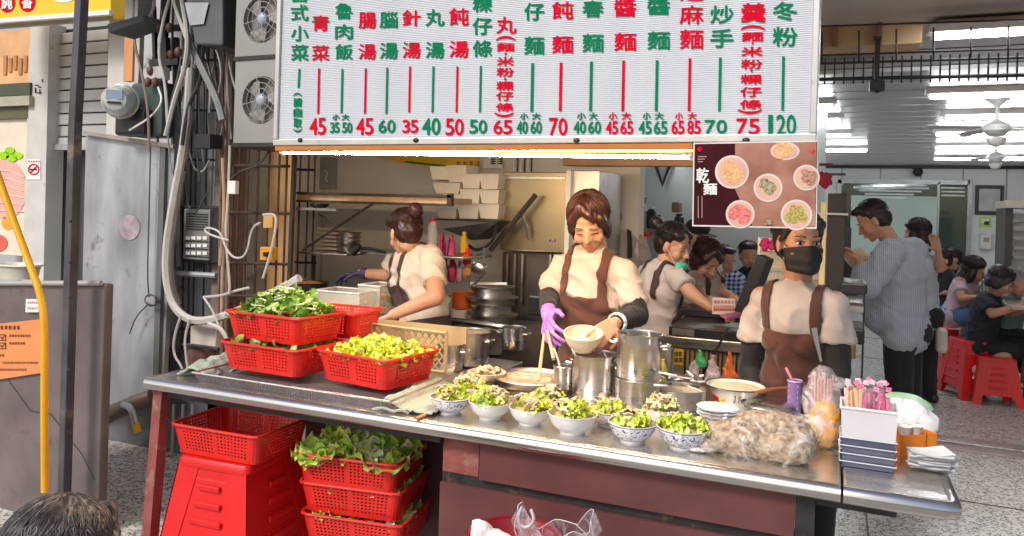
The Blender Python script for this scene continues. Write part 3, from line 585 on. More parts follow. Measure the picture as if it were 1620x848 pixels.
# conduits and cables
cwh = M('grey_white_conduit', (.55,.53,.5), .5, 0, .12, 10); cgr = M('grey_conduit', (.27,.27,.27), .5, .1, .2, 8); cdk = M('dark_cable', (.05,.05,.05), .5)
W_ = [('thick_white_conduit', [(302,108),(293,220),(272,330),(262,400),(264,455),(280,495),(315,512),(380,492),(430,465),(474,440)], -.15, 6.5, cwh, 'thick off white conduit sweeping down and right below the intercom'),
 ('grey_diagonal_pipe', [(276,-10),(292,50),(318,105),(345,160),(352,190)], -.25, 5.5, cgr, 'thick grey pipe running diagonally from the top to the brown post'),
 ('inner_grey_conduit', [(312,60),(302,190),(286,300),(270,390),(272,450),(284,482)], -.1, 4, cgr, 'grey conduit alongside the thick white conduit'),
 ('white_cable', [(286,-10),(298,60),(292,110),(278,150),(262,215)], -.3, 3.5, cwh, 'white cable curving down beside the meter'),
 ('white_cable', [(292,110),(300,90),(296,60),(280,20),(272,-10)], -.28, 3, cwh, 'white cable crossing over the bracket insulators'),
 ('dark_cable', [(322,70),(318,130),(300,160),(292,200),(288,230)], -.2, 3, cdk, 'dark cable bending behind the thick white conduit'),
 ('dark_cable', [(278,60),(280,150),(280,235),(282,420)], -.05, 6, M('charcoal_pipe', (.08,.08,.085), .5), 'charcoal pipe straight down behind the white conduit'),
 ('brown_cable', [(212,-10),(210,60),(226,120),(235,180),(236,240)], -.3, 2, M('brown_cable', (.28,.2,.15), .5), 'thin brown cable looping past the meter'),
 ('grey_cable', [(225,20),(236,60),(230,40),(246,10),(240,-15)], -.25, 2.5, cgr, 'thin grey cable above the bracket frame'),
 ('grey_cable', [(300,-10),(306,80),(298,200)], -.2, 2, cgr, 'thin grey cable in front of the slate box'),
 ('white_wire', [(364,230),(360,330),(356,370),(364,450),(362,465)], -.2, 2, cwh, 'white wire down the brown post beside the window bars'),
 ('white_wire', [(361,380),(330,371),(322,362),(334,360),(350,368),(358,395),(372,410),(390,405),(398,360),(412,352)], -.22, 1.8, cwh, 'white wire looping from the intercom towards the orange socket'),
 ('white_wire', [(416,340),(434,338),(438,350),(430,395),(416,440)], -.2, 2, cwh, 'white wire hanging right of the orange socket'),
 ('white_wire', [(322,470),(350,468),(372,460),(395,455)], -.18, 2, cwh, 'white wire tied to the end of the conduit bend'),
 ('white_wire', [(322,470),(336,490),(346,515),(352,530)], -.2, 1.8, cwh, 'white wire dropping beside the crates'),
 ('white_wire', [(286,500),(276,530),(274,560),(288,580),(290,592)], -.22, 2, cwh, 'white wire dropping left of the counter corner'),
 ('white_wire', [(300,505),(292,535),(294,560),(298,590),(294,598)], -.24, 2, cwh, 'white wire beside the counter corner, right one of the pair'),
 ('thick_grey_hose', [(330,512),(352,520),(362,545),(358,580)], -.24, 3.5, cwh, 'pale hose curling behind the lower red crate'),
 ('dark_cable', [(290,545),(320,548),(346,552)], -.12, 3, cdk, 'dark cable below the off white box'),
 ('thin_cable', [(352,-10),(362,40),(358,120),(366,220)], -.2, 1.8, cgr, 'thin cable running up the brown post'),
 ('thin_cable', [(430,232),(410,262),(380,270),(364,285)], -.15, 1.6, cdk, 'thin dark cable behind the window bars'),
 ('ochre_cable', [(352,250),(356,330),(348,420)], -.15, 2.6, M('ochre_cable', (.5,.33,.2), .5), 'ochre cable along the brown post'),
 ('white_cable', [(270,-10),(256,40),(250,90),(262,130),(266,210)], -.26, 2.4, cwh, 'white cable left of the bracket frame')]
for nm, pts, dy, rp, mt, lb in W_: ob(nm, wire(pts, YW+dy, rp), mt, smooth=True, label=lb, cat='cable')
t = thing('orange_socket', P(420,412,3.2), 'orange socket box on the kitchen window bars', 'socket')
ob('box', wallrect(411,391,430,412,3.24,.05), M('orange_plastic', (.75,.33,.03), .5), t, bev=.004); ob('upper_box', wallrect(416,338,431,361,3.24,.05), M('ochre_plastic', (.6,.36,.12), .5), t, bev=.004); ob('plug', wallrect(416,399,422,406,3.22,.03), blackp, t)
ob('wire_clip', wallrect(360,286,372,307,YW-.22,.03), whitep, label='small white cable switch on the brown post', cat='switch', bev=.004)
rr = random.Random(31); NTH = ['first','second','third','fourth','fifth','sixth','seventh','eighth','ninth','tenth','eleventh','twelfth','thirteenth','fourteenth','fifteenth','sixteenth','seventeenth','eighteenth','nineteenth','twentieth','twenty first','twenty second']
for i in range(22):
    x0_ = 256+i*4.8; x1_ = x0_+rr.uniform(-22,22); yb = rr.uniform(120,330); pts = [(x0_,-12),(x0_+rr.uniform(-14,14),yb*.3),(x1_+rr.uniform(-16,16),yb*.65),(x1_,yb)]
    if i % 3 == 0: pts += [(x1_+rr.uniform(8,20),yb+rr.uniform(5,20)),(x1_+rr.uniform(20,34),yb-rr.uniform(5,40))]
    ob('thin_cable', wire(pts, YW-.06-.012*(i % 9), rr.uniform(.9,2.0)), [cdk, cwh, cgr, wr][i % 4], smooth=True, label=NTH[i]+' from the left of the thin tangled cables, a '+['black','off white','grey','brown'][i % 4]+' one', cat='cable', group='thin cables in the tangle')
# condenser units
def condenser(px0, py0, px1, py1, label, fy):
    Y = 2.95; a, b, z0, z1 = RC(px0, py0, px1, py1, Y)
    t = thing('condenser_unit', ((a+b)/2, Y, z0), label, 'air conditioner', 'condenser units left of the menu sign')
    cw_ = M('condenser_white', (.3,.295,.285), .5, 0, .08, 6, spots=((.3,.29,.28), 8, .65))
    c = V(((a+b)/2+.03, Y, P(410,fy,Y).z)); R = .118
    bm = MB(); w2 = (b-a)/2; n = 32
    outer = []
    for i in range(n):
        an = i*math.tau/n+math.pi/4; k = 1/max(abs(math.cos(an)), abs(math.sin(an))); outer.append(V((max(a, min(b, c.x+math.cos(an)*k*.5)), Y, max(z0, min(z1, c.z+math.sin(an)*k*.5)))))
    inner = [c + V((math.cos(i*math.tau/n+math.pi/4)*R, 0, math.sin(i*math.tau/n+math.pi/4)*R)) for i in range(n)]
    deep = [p+V((0,.04,0)) for p in inner]
    bm.add(outer+inner+deep, [(i,(i+1)%n,n+(i+1)%n,n+i) for i in range(n)]+[(n+i,n+(i+1)%n,2*n+(i+1)%n,2*n+i) for i in range(n)])
    ob('front_panel', bm, cw_, t)
    ob('body', MB().bb((a,Y+.045,z0), (b,Y+.35,z1)), M('condenser_inside', (.26,.24,.22), .6), t)
    ob('side_panel', MB().bb((b-.004,Y+.001,z0), (b,Y+.35,z1)), cw_, t); ob('side_panel', MB().bb((a,Y+.001,z0), (a+.004,Y+.35,z1)), cw_, t)
    fb = MB()
    for k in range(3):
        an = k*math.tau/3; q = [c+V((math.cos(an+x)*r, .012+.012*math.sin(x*2), math.sin(an+x)*r)) for r, x in ((.03,0),(.1,-.35),(.11,.1),(.1,.55),(.035,.9))]; ob('fan_blade', MB().quad(*q), M('fan_blade_grey', (.33,.31,.29), .5), t)
    ob('hub', MB().ell(c+V((0,.005,0)), (.032,.02,.032)), M('hub_blue', (.4,.45,.55), .4), t, smooth=True)
    for k in range(1, 5):
        r = R*k/4.2; rb = MB(); rb.tube([c+V((math.cos(j*math.tau/24)*r, -.006, math.sin(j*math.tau/24)*r)) for j in range(25)], .0018, 4); ob('guard_ring', rb, M('guard_wire', (.4,.4,.4), .4, .5), t)
    for k in range(8): an = k*math.pi/4+.2; ob('guard_spoke', MB().tube([c+V((0,-.008,0)), c+V((math.cos(an)*R,-.008,math.sin(an)*R))], .0018, 4), MATS['guard_wire'], t)
    ob('base_rail', MB().bb((a-.005,Y-.006,z0-.02), (b+.005,Y+.3,z0)), darkm, t); return t
condenser(374,-70,442,88,'upper air conditioner condenser, cut by the top of the photo','30' and 30)
condenser(371,92,440,226,'lower air conditioner condenser with its fan facing the street', 158)
# dark pole and cabinet in front
t = thing('steel_pole', P(100,848,2.35), 'scratched dark steel pole leaning slightly in front of the grey cabinet', 'pole')
pm = M('pole_steel', (.09,.085,.095), .45, .2, .35, 14, .2, 40, spots=((.24,.17,.13), 5, .56), stretch=(1,1,.4))
ob('shaft', MB().tube([P(131,-30,2.3), P(119,200,2.3), P(110,500,2.3), P(98,900,2.3)], 10.5/PPM(P(115,400,2.3)), 4), pm, t, bev=.004)
for y in (415,470,585,350): ob('bolt', MB().ell(P(115-y*.01,y,2.27), .006), darkm, t, smooth=True)
cabm = M('cabinet_grey_paint', (.19,.155,.155), .42, .3, .28, 3.5, .06, 12, spots=((.16,.12,.11), 9, .6))
t = thing('metal_cabinet', P(70,900,2.45), 'pinkish grey sheet metal cabinet carrying an orange notice at the left edge', 'cabinet')
d4 = [P(-120,447,2.4), P(166,449,2.4), P(150,960,2.4), P(-120,960,2.4)]
t_ = MB(); t_.add(d4+[p+V((0,.05,0)) for p in d4], [(0,1,2,3),(7,6,5,4),(0,4,5,1),(1,5,6,2),(2,6,7,3),(3,7,4,0)]); ob('body', t_, cabm, t, bev=.012)
d4 = [P(-120,441,2.39), P(80,441,2.39), P(80,450,2.39), P(-120,450,2.39)]; 
ob('top_lip', MB().tube([P(-120,448,2.39), P(160,448,2.39)], .012, 8), M('pale_lip', (.5,.47,.44), .4, .3), t, smooth=True)
ob('door_crease', MB().tube([P(12,600,2.394), P(48,650,2.394), P(80,655,2.394), P(130,720,2.394), P(150,760,2.394)], .0015, 4), darkm, t)
t = thing('orange_notice', P(30,600,2.385), 'orange paper notice with printed lines and tick boxes on the grey cabinet', 'notice')
YC = 2.385; fn = lambda x, y: P(x, y, YC); fn2 = lambda x, y: P(x, y, YC-.003)
t_ = MB(); d4 = [fn(-20,514), fn(65,505), fn(65,590), fn(-20,603)]; t_.add(d4+[p+V((0,.002,0)) for p in d4], [(0,1,2,3),(7,6,5,4),(0,4,5,1),(1,5,6,2),(2,6,7,3),(3,7,4,0)]); ob('sheet', t_, orangep, t)
def scrawl(par, name, lines, mt, f, seed=1):
    rr = random.Random(seed)
    for (x0, x1, y, h) in lines:
        t_ = MB(); x = x0
        while x < x1:
            w_ = h*rr.uniform(.75,.95)
            for q in range(3): yy = y+h*(.1+.35*q); t_.quad(f(x,yy), f(x+w_,yy), f(x+w_,yy+h*.14), f(x,yy+h*.14))
            k = x+w_*rr.uniform(.2,.7); t_.quad(f(k,y), f(k+h*.15,y), f(k+h*.15,y+h), f(k,y+h)); x += h*1.1
        ob(name, t_, mt, par)
scrawl(t, 'printed_line', [(0,32,515,6),(14,45,529,4),(14,40,541,4),(-10,6,560,4),(4,58,572,3.4),(-10,40,583,3.4)], blackink, fn2, 3)
t_ = MB(); 
for y in (529,542):
    t_.quad(fn2(-1,y), fn2(9,y), fn2(9,y+1), fn2(-1,y+1)); t_.quad(fn2(-1,y+9), fn2(9,y+9), fn2(9,y+10), fn2(-1,y+10)); t_.quad(fn2(8,y), fn2(9,y), fn2(9,y+10), fn2(8,y+10)); t_.quad(fn2(0,y+4), fn2(3,y+8), fn2(4,y+7), fn2(1,y+3)); t_.quad(fn2(3,y+8), fn2(8,y+1), fn2(7,y+1), fn2(3,y+6))
ob('tick_box', t_, blackink, t)
t = thing('white_sticker', P(51,493,YC), 'small white sticker on the cabinet above the orange notice', 'sticker')
t_ = MB(); d4 = [fn(41,473), fn(62,473), fn(61,494), fn(40,494)]; t_.add(d4+[p+V((0,.002,0)) for p in d4], [(0,1,2,3),(7,6,5,4),(0,4,5,1),(1,5,6,2),(2,6,7,3),(3,7,4,0)]); ob('sheet', t_, paper, t)
scrawl(t, 'printed_line', [(43,58,477,3),(43,59,486,3)], redink, fn2, 5)
# tub on the cabinet
t = thing('plastic_tub', P(36,441,2.6), 'pale cream plastic tub on top of the grey cabinet', 'tub')
c = P(30,440,2.58); tubw = M('tub_cream', (.72,.72,.6), .4)
ob('body', MB().lathe([(.0,0),(.085,0),(.1,.065),(.105,.07),(.1,.072),(.092,.064),(.08,.008),(0,.008)], c, 28, sx=1.25, sy=.8), tubw, t, smooth=True); ob('rim', MB().lathe([(.1,.062),(.112,.066),(.11,.074),(.1,.072)], c, 28, sx=1.25, sy=.8), tubw, t, smooth=True)
# yellow strap
ob('yellow_tube', MB().tube([P(-6,270,1.95), P(20,345,1.95), P(46,415,1.95), P(66,470,1.94), P(71,520,1.93), P(70,640,1.92), P(71,778,1.92)], 5.6/PPM(P(60,500,1.94)), 12, smooth=2), M('yellow_tube_plastic', (.85,.42,.01), .38, 0, .06, 10), smooth=True, label='bright yellow plastic tube sleeve bending down before the grey cabinet', cat='tube')
# bits lower left behind the leg
slab('lower_back_panel', (P(140,800,YW).x,YW+.02,0), (P(370,800,YW).x,YW+.1,.6), M('dark_back', (.12,.12,.125), .7, 0, .3, 6, .1, 10), 'dark wall foot behind the counter legs', 'wall')
for i, px in enumerate((262,275,290,305)): ob('bar_foot', MB().tube([P(px,640,YW-.05), P(px-8,860,YW-.05)], .009, 6), cgr, label=['leftmost','second','third','rightmost'][i]+' grey bar standing behind the counter leg', cat='bar')
ob('corner_pot', MB().lathe([(.0,0),(.07,0),(.08,.05),(.078,.16),(.085,.17),(.08,.175),(0,.17)], G(165,800,.0)+V((0,0,.1)) if False else P(166,800,YW-.35), 16), M('rusty_pot', (.16,.14,.12), .6, .2, .4), smooth=True, label='small dark rusty pot between the cabinet and the counter leg', cat='pot')
ob('bent_pipe', MB().tube([P(166,785,YW-.4), P(185,795,YW-.4), P(200,815,YW-.4), P(205,870,YW-.4)], .02, 8, smooth=2), M('rusty_pipe', (.2,.15,.12), .6, .2), smooth=True, label='bent rusty pipe left of the counter leg', cat='pipe')
# ================================================================ COUNTER
ZC = .82; YF = 2.115; YBK = 2.82; XL, XS, XR = -2.41, .034, .285
ct = thing('serving_counter', (-1.1, 2.45, 0), 'long stainless steel topped serving counter with maroon front panel', 'counter')
ob('steel_top', MB().bb((XL+.01,YF+.022,ZC-.045), (XS-.003,YBK,ZC)), ctop, ct, bev=.004)
ob('side_top', MB().bb((XS+.003,YF+.022,ZC-.045), (XR-.006,YBK-.06,ZC)), ctop, ct, bev=.006)
edge = M('rounded_edge_steel', (.66,.64,.62), .24, 1, .1, 4, .06, 12, stretch=(.3,1,1))
ob('rounded_edge', MB().tube([(XL,YF+.022,ZC-.0235), (XS-.003,YF+.022,ZC-.0235)], .0235, 14), edge, ct, smooth=True)
ob('rounded_edge', MB().tube([(XS+.003,YF+.022,ZC-.0235), (XR-.02,YF+.022,ZC-.0235), (XR-.004,YF+.03,ZC-.0235), (XR-.001,YF+.05,ZC-.0235), (XR,YBK-.06,ZC-.0235)], .0235, 14), edge, ct, smooth=True)
ob('rounded_edge', MB().tube([(XL,YF+.022,ZC-.0235), (XL,YBK,ZC-.0235)], .0235, 14), edge, ct, smooth=True)
ob('bracket_plate', MB().bb((XS-.1,YF+.06,ZC-.075), (XS+.13,YF+.5,ZC-.047)), darkm, ct)
xl = G(690,660,.76).x; xp = -1.01; xr = -.06
yp = YF+.05
ob('upper_panel', MB().bb((xp,yp,ZC-.17), (xr-.02,yp+.03,ZC-.05)), maroon, ct)
ob('upper_panel', MB().bb((xp-.14,yp+.02,ZC-.17), (xp-.012,yp+.05,ZC-.05)), maroonr, ct)
ob('groove', MB().bb((xp-.14,yp+.02,ZC-.2), (xr,yp+.06,ZC-.171)), darkm, ct)
ob('lower_panel', MB().bb((xp-.14,yp+.004,.05), (xr-.12,yp+.034,ZC-.201)), maroon, ct)
ob('corner_panel', MB().bb((xr-.119,yp,.05), (xr-.02,yp+.03,ZC-.201)), maroonr, ct)
ob('corner_post', MB().bb((xr-.018,yp-.002,0), (xr+.03,yp+.045,ZC-.05)), darkm, ct)
ob('side_board', MB().bb((xr-.02,yp+.05,.05), (xr+.01,YBK-.1,ZC-.05)), maroon, ct)
ob('rear_board', MB().bb((-2.1,YBK-.12,.05), (xp-.1,YBK-.09,ZC-.05)), M('dark_maroon', (.07,.02,.03), .6), ct)
ob('side_inner', MB().bb((xp-.14,yp+.06,.05), (xp-.11,YBK-.12,ZC-.05)), M('dark_maroon', (.07,.02,.03)), ct)
lp0 = P(232,612,YF+.05); lp1 = P(210,900,YF+.05)
ob('leg', MB().tube([(XL+.035,YF+.06,ZC-.05), (XL-.01,YF+.05,0)], .032, 4), maroonr, ct, bev=.002)
ob('leg', MB().tube([(XL+.05,YBK-.05,ZC-.05), (XL+.05,YBK-.05,0)], .028, 4), maroonr, ct)
ob('front_rail', MB().bb((XL+.07,YF+.05,ZC-.075), (xp-.141,YF+.08,ZC-.047)), darkm, ct)
ob('rear_rail', MB().bb((XL+.07,YBK-.07,ZC-.085), (xp-.1,YBK-.04,ZC-.047)), darkm, ct)
# ================================================================ CRATES
def crate_mesh(L=.37, W=.29, H=.1, hp=.0095):
    tp = .035; R_ = .03
    def ring(z, off):      # rounded rect, list of points with fixed count
        l, w_ = L/2-tp*(1-z/H)*.55+off, W/2-tp*(1-z/H)*.55+off; pts = []
        nx, ny, nc = int(L/hp/2)*2, int(W/hp/2)*2, 4
        def side(a, b, n): return [a+(b-a)*i/n for i in range(n)]
        cs = [(l-R_, -w_, l, -w_+R_, l-R_, -w_+R_, -90), (l, w_-R_, l-R_, w_, l-R_, w_-R_, 0), (-l+R_, w_, -l, w_-R_, -l+R_, w_-R_, 90), (-l, -w_+R_, -l+R_, -w_, -l+R_, -w_+R_, 180)]
        tags = []
        starts = [V((-l+R_,-w_)), V((l,-w_+R_)), V((l-R_,w_)), V((-l,w_-R_))]; ends = [V((l-R_,-w_)), V((l,w_-R_)), V((-l+R_,w_)), V((-l,-w_+R_))]
        for k in range(4):
            n = nx if k % 2 == 0 else ny
            for i, p in enumerate(side(starts[k], ends[k], n)): pts.append(p); tags.append(i % 2 == 1 and 2 < i < n-2 and not (k % 2 == 0 and abs(i-n/2) < 2))
            c = cs[k]
            for i in range(nc): a = math.radians(c[6]+90*i/nc); pts.append(V((c[4]+R_*math.cos(a), c[5]+R_*math.sin(a)))); tags.append(False)
        return [V((p.x, p.y, z)) for p in pts], tags
    nz = 17; rows = []; tags = None
    for j in range(nz+1):
        r, tags = ring(H*j/nz, 0); rows.append(r)
    n = len(rows[0]); vs = [p for r in rows for p in r]; fs_ = []
    for j in range(nz):
        for i in range(n):
            if tags[i] and j % 2 == 1 and 1 < j < nz-1: continue
            fs_.append((j*n+i, j*n+(i+1)%n, (j+1)*n+(i+1)%n, (j+1)*n+i))
    b = MB(); b.add(vs, fs_)
    nx, ny = 22, 16                                # slatted floor
    l, w_ = L/2-tp*.55-.004, W/2-tp*.55-.004
    gx = lambda i, j: V((-l+2*l*i/nx, -w_+2*w_*j/ny, .003))
    b.add([gx(i, j) for j in range(ny+1) for i in range(nx+1)], [(j*(nx+1)+i, j*(nx+1)+i+1, (j+1)*(nx+1)+i+1, (j+1)*(nx+1)+i) for j in range(ny) for i in range(nx) if not (i % 2 and j % 2)])
    me = b.mesh('wall_lattice', redp); me = evalmesh(me, [('SOLIDIFY', dict(thickness=.0022, offset=0))]); me.name = 'wall_lattice'
    rim = MB(); r0, _ = ring(H, .004); r1 = r0+[r0[0]]; rim.tube(r1[::2]+[r0[0]], .0062, 8)
    rm = rim.mesh('rim', redp, smooth=True); me.polygons.foreach_set('use_smooth', [False]*len(me.polygons))
    rib = MB()
    for q in ((-L/6,-W/2+.004), (L/6,-W/2+.004), (-L/6,W/2-.004), (L/6,W/2-.004)): rib.box((q[0], q[1], H*.52), (.006,.008,H*.9))
    return me, rm
def crate_at(cornerpx, z_rim, yaw, label, L=.37, W=.29, H=.1, grp=None, meshes={}):
    key = (L, W, H)
    if key not in meshes: meshes[key] = crate_mesh(L, W, H)
    c = G(*cornerpx, z_rim); R = Matrix.Rotation(yaw, 3, 'Z'); o = c + R @ V((-L/2, W/2, 0))
    t = thing('red_crate', (o.x, o.y, z_rim-H), label, 'crate', grp, rot=yaw)
    link('lattice', meshes[key][0], t); link('rim', meshes[key][1], t); return t
ang = math.radians
crA = crate_at((473,506), 1.075, ang(-4), 'upper red plastic crate of dark leafy greens on the left of the counter', .38, .27, .1, 'red vegetable crates')
crB = crate_at((470,557), .962, ang(-3), 'lower red plastic crate under the crate of dark greens', .385, .285, .1, 'red vegetable crates')
crD = crate_at((612,573), .962, ang(-9), 'red plastic crate of yellow green lettuce, frontmost on the counter', .345, .3, .105, 'red vegetable crates')
crC = crate_at((561,499), 1.06, ang(4), 'red crate partly hidden behind the crate of dark greens', .3, .24, .1, 'red vegetable crates')
crE = crate_at((407,693), .64, ang(2), 'empty red crate on the stacked red stools under the counter', .41, .32, .11, 'red vegetable crates')
F1 = crate_at((628,737), .56, ang(9), 'topmost of the three red crates under the counter, heaped with lettuce', .41, .33, .11, 'red vegetable crates')
F2 = crate_at((633,783), .448, ang(9), 'middle of the three stacked red crates under the counter', .41, .33, .11, 'red vegetable crates')
F3 = crate_at((636,834), .335, ang(9), 'bottom of the three stacked red crates under the counter', .41, .33, .11, 'red vegetable crates')
# leaves
def leaf_mesh(name, mt, Ln, Wd, ruffle=.12, curl=.5, nx=8, ny=12, seed=0):
    rr = random.Random(seed); vs = []; ph = rr.uniform(0, 6)
    for j in range(ny+1):
        v = j/ny; wd = Wd/2*(math.sin(math.pi*min(1, v*.85+.12))**.7)*(1+.09*math.sin(v*17+ph))
        for i in range(nx+1):
            u = i/nx*2-1; x = u*wd; y = Ln*(v-.5)
            z = curl*Ln*(v-.3)**2*.6 + abs(u)**2*ruffle*.75*Ln*math.sin(v*13+ph+u*2) + .05*Ln*math.sin(v*8+ph) + abs(u)*wd*.25
            vs.append(V((x, y, z)))
    b = MB(); b.add(vs, [(j*(nx+1)+i, j*(nx+1)+i+1, (j+1)*(nx+1)+i+1, (j+1)*(nx+1)+i) for j in range(ny) for i in range(nx)])
    return b.mesh(name, mt, smooth=2)
def leafmat(name, c, c2, rib):
    mt = M(name, c, .42, 0, 0, 30, .35, 70, col2=c2); n, L, B = nodes_of(mt)
    tc = n.new('ShaderNodeTexCoord'); sx = n.new('ShaderNodeSeparateXYZ'); L(tc.outputs['Generated'], sx.inputs[0])
    a = n.new('ShaderNodeMath'); a.operation = 'SUBTRACT'; a.inputs[1].default_value = .5; L(sx.outputs[0], a.inputs[0]); b = n.new('ShaderNodeMath'); b.operation = 'ABSOLUTE'; L(a.outputs[0], b.inputs[0])
    r = n.new('ShaderNodeMapRange'); r.inputs[1].default_value = .03; r.inputs[2].default_value = .12; r.inputs[3].default_value = .85; r.inputs[4].default_value = 0; L(b.outputs[0], r.inputs[0])
    mx = n.new('ShaderNodeMix'); mx.data_type = 'RGBA'; L(r.outputs[0], mx.inputs[0]); old = B.inputs['Base Color'].links[0].from_socket; L(old, mx.inputs[6]); mx.inputs[7].default_value = (*rib, 1); L(mx.outputs[2], B.inputs['Base Color'])
    B.inputs['Transmission Weight'].default_value = 0; return mt
lf_yel = leafmat('lettuce_yellow', (.55,.66,.03), (.8,.82,.1), (.8,.82,.4)); lf_gr = leafmat('lettuce_green', (.4,.62,.05), (.7,.84,.2), (.75,.8,.55)); lf_dk = leafmat('dark_greens', (.05,.17,.02), (.2,.38,.05), (.3,.45,.12))
lf_md = leafmat('mid_greens', (.14,.34,.02), (.42,.6,.06), (.5,.62,.25))
LV_PALE = leafmat('lettuce_pale', (.55,.66,.2), (.8,.84,.5), (.85,.86,.7))
LV = {'y': [leaf_mesh('leaf', lf_yel, .075, .06, .2, .6, seed=k) for k in range(4)]+[leaf_mesh('leaf', lf_gr, .06, .045, .2, .7, seed=61), leaf_mesh('leaf', LV_PALE, .05, .03, .2, .5, seed=62), leaf_mesh('leaf', lf_yel, .055, .03, .25, .9, seed=63)], 'g': [leaf_mesh('leaf', lf_gr, .13, .085, .16, .5, seed=k+9) for k in range(4)]+[leaf_mesh('leaf', LV_PALE, .11, .06, .14, .5, seed=15), leaf_mesh('leaf', lf_yel, .1, .07, .2, .6, seed=16)],
      'd': [leaf_mesh('leaf', lf_dk, .075, .04, .08, .9, seed=k+20) for k in range(3)]+[leaf_mesh('leaf', lf_md, .07, .035, .06, 1.0, seed=k+30) for k in range(2)]}
stalkm = M('pale_stalk', (.62,.68,.4), .4, 0, .15, 8); stk = MB(); stk.tube([(0,-.05,0),(0,0,.006),(0,.05,-.004)], .006, 5, taper=lambda t: 1-.4*t, smooth=1); stk_me = stk.mesh('stalk', stalkm, smooth=2)
whs = leaf_mesh('stalk', M('white_rib', (.72,.76,.6), .4, 0, .1, 10, .2, 40), .1, .035, .05, .4, seed=77)
def heap(name, label, cr, L, W, kind, n, h, z0, seed, stalks=0, spill=0, sc_=1):
    rr = random.Random(seed); loc = V(cr.location); yaw = cr.rotation_euler.z
    t = thing(name, loc+V((0,0,z0)), label, 'vegetables', rot=yaw)
    for i in range(n):
        u, v = rr.uniform(-1, 1), rr.uniform(-1, 1); z = h*(1-u*u*.8)*(1-v*v*.8)*rr.uniform(.55, 1.0)
        o = link('leaf', rr.choice(LV[kind]), t, (u*L/2*.93, v*W/2*.93, z))
        o.rotation_euler = (rr.uniform(-.9,.9), rr.uniform(-.9,.9), rr.uniform(0,6.28)); s = rr.uniform(.75,1.25)*sc_; o.scale = (s, s, s)
    for i in range(stalks):
        u, v = rr.uniform(-.9, .9), rr.uniform(-.9, .6); z = h*(1-u*u*.8)*(1-v*v*.8)*rr.uniform(.85, 1.1)
        o = link('stalk', stk_me if kind == 'd' else whs, t, (u*L/2*.9, v*W/2*.9, z)); o.rotation_euler = (rr.uniform(-.6,.6), rr.uniform(-.6,.6), rr.uniform(0,6.28)); s = rr.uniform(.6,1.0); o.scale = (s, s, s)
    for i in range(spill):
        u = rr.uniform(-.9,.9); o = link('leaf', rr.choice(LV[kind]), t, (u*L/2, -W/2-.012, rr.uniform(-.012,.01))); o.rotation_euler = (rr.uniform(.6,1.6), rr.uniform(-.4,.4), rr.uniform(0,6.28)); o.scale = (.5,.5,.5)
    return t
heap('leafy_greens', 'heap of dark stalky greens in the upper left crate', crA, .36, .25, 'd', 210, .11, .07, 1, stalks=60)
heap('cut_lettuce', 'heap of yellow green cut lettuce in the front crate on the counter', crD, .33, .28, 'y', 190, .062, .08, 2, sc_=.85)
heap('lettuce_heap', 'tall heap of green lettuce with white ribs in the topmost crate below the counter', F1, .4, .32, 'g', 120, .1, .085, 3, stalks=34, spill=0)
heap('lettuce_layer', 'lettuce bits showing between the top and middle crates below the counter', F2, .38, .31, 'g', 60, .02, .095, 4, stalks=8, sc_=.6)
heap('lettuce_layer', 'lettuce bits showing between the middle and bottom crates below the counter', F3, .38, .31, 'g', 60, .02, .095, 5, stalks=8, sc_=.6)
heap('stray_greens', 'few green leaves showing at the rim of the lower left crate', crB, .36, .26, 'd', 26, .01, .09, 6)
# stacked stools
def stool_mesh(parent, H, top=.145, bot=.2, z0=0):
    def sq(s, z, r=.03, n=4):
        pts = []
        for k, (sx, sy) in enumerate(((1,1),(-1,1),(-1,-1),(1,-1))):
            for i in range(n+1): a = math.radians(90*k+90*i/n); pts.append(V((sx*(s-r)+r*math.cos(a), sy*(s-r)+r*math.sin(a), z)))
        return pts
    b = MB(); rows = [sq(top*.6,z0+H), sq(top,z0+H-.002), sq(top+.006,z0+H-.012), sq(top+.006,z0+H-.035)]; n = len(rows[0])
    b.add([p for r in rows for p in r]+[V((0,0,z0+H))], [(j*n+i, j*n+(i+1)%n, (j+1)*n+(i+1)%n, (j+1)*n+i) for j in range(3) for i in range(n)]+[(4*n, i, (i+1)%n) for i in range(n)])
    ob('seat', b, reds, parent, rel=False, smooth=True)
    for k in range(4):
        R = Matrix.Rotation(k*math.pi/2, 3, 'Z'); s0, s1 = top+.002, bot
        l = MB()                                   # corner leg, L shaped
        for (ax, ay) in ((1,0),(0,1)):
            p = [V((s0,s0,z0+H-.03)), V((s1,s1,z0)), V((s1,s1,z0))-V((ax,ay,0))*.07, V((s0,s0,z0+H-.03))-V((ax,ay,0))*.1]; p = [R @ q for q in p]; d = R @ (V((ay,ax,0))*-.006)
            l.add(p+[q+d for q in p], [(0,1,2,3),(7,6,5,4),(0,4,5,1),(1,5,6,2),(2,6,7,3),(3,7,4,0)])
        ob('leg', l, reds, parent, rel=False)
        f = lambda t_: s0+(s1-s0)*t_
        for q, tt in enumerate((.16,.3,.44,.6)):
            hw = .05+.012*q; z = z0+(H-.03)*(1-tt)
            bx = MB(); c = R @ V((0, -f(tt)-.004, z)); bx.box(c, (hw*2, .012, .022), R); ob('side_slat', bx, reds, parent, rel=False, bev=.004)
        p = [V((-f(.02)+.06,-f(.02)+.004,z0+H-.03)), V((f(.02)-.06,-f(.02)+.004,z0+H-.03)), V((f(.78)-.06,-f(.78)+.004,z0+(H-.03)*.22)), V((-f(.78)+.06,-f(.78)+.004,z0+(H-.03)*.22))]; p = [R @ q for q in p]; d = R @ V((0,.003,0))
        w_ = MB(); w_.add(p+[q+d for q in p], [(0,1,2,3),(7,6,5,4),(0,4,5,1),(1,5,6,2),(2,6,7,3),(3,7,4,0)]); ob('side_panel', w_, reds, parent, rel=False)
ce = V(crE.location)
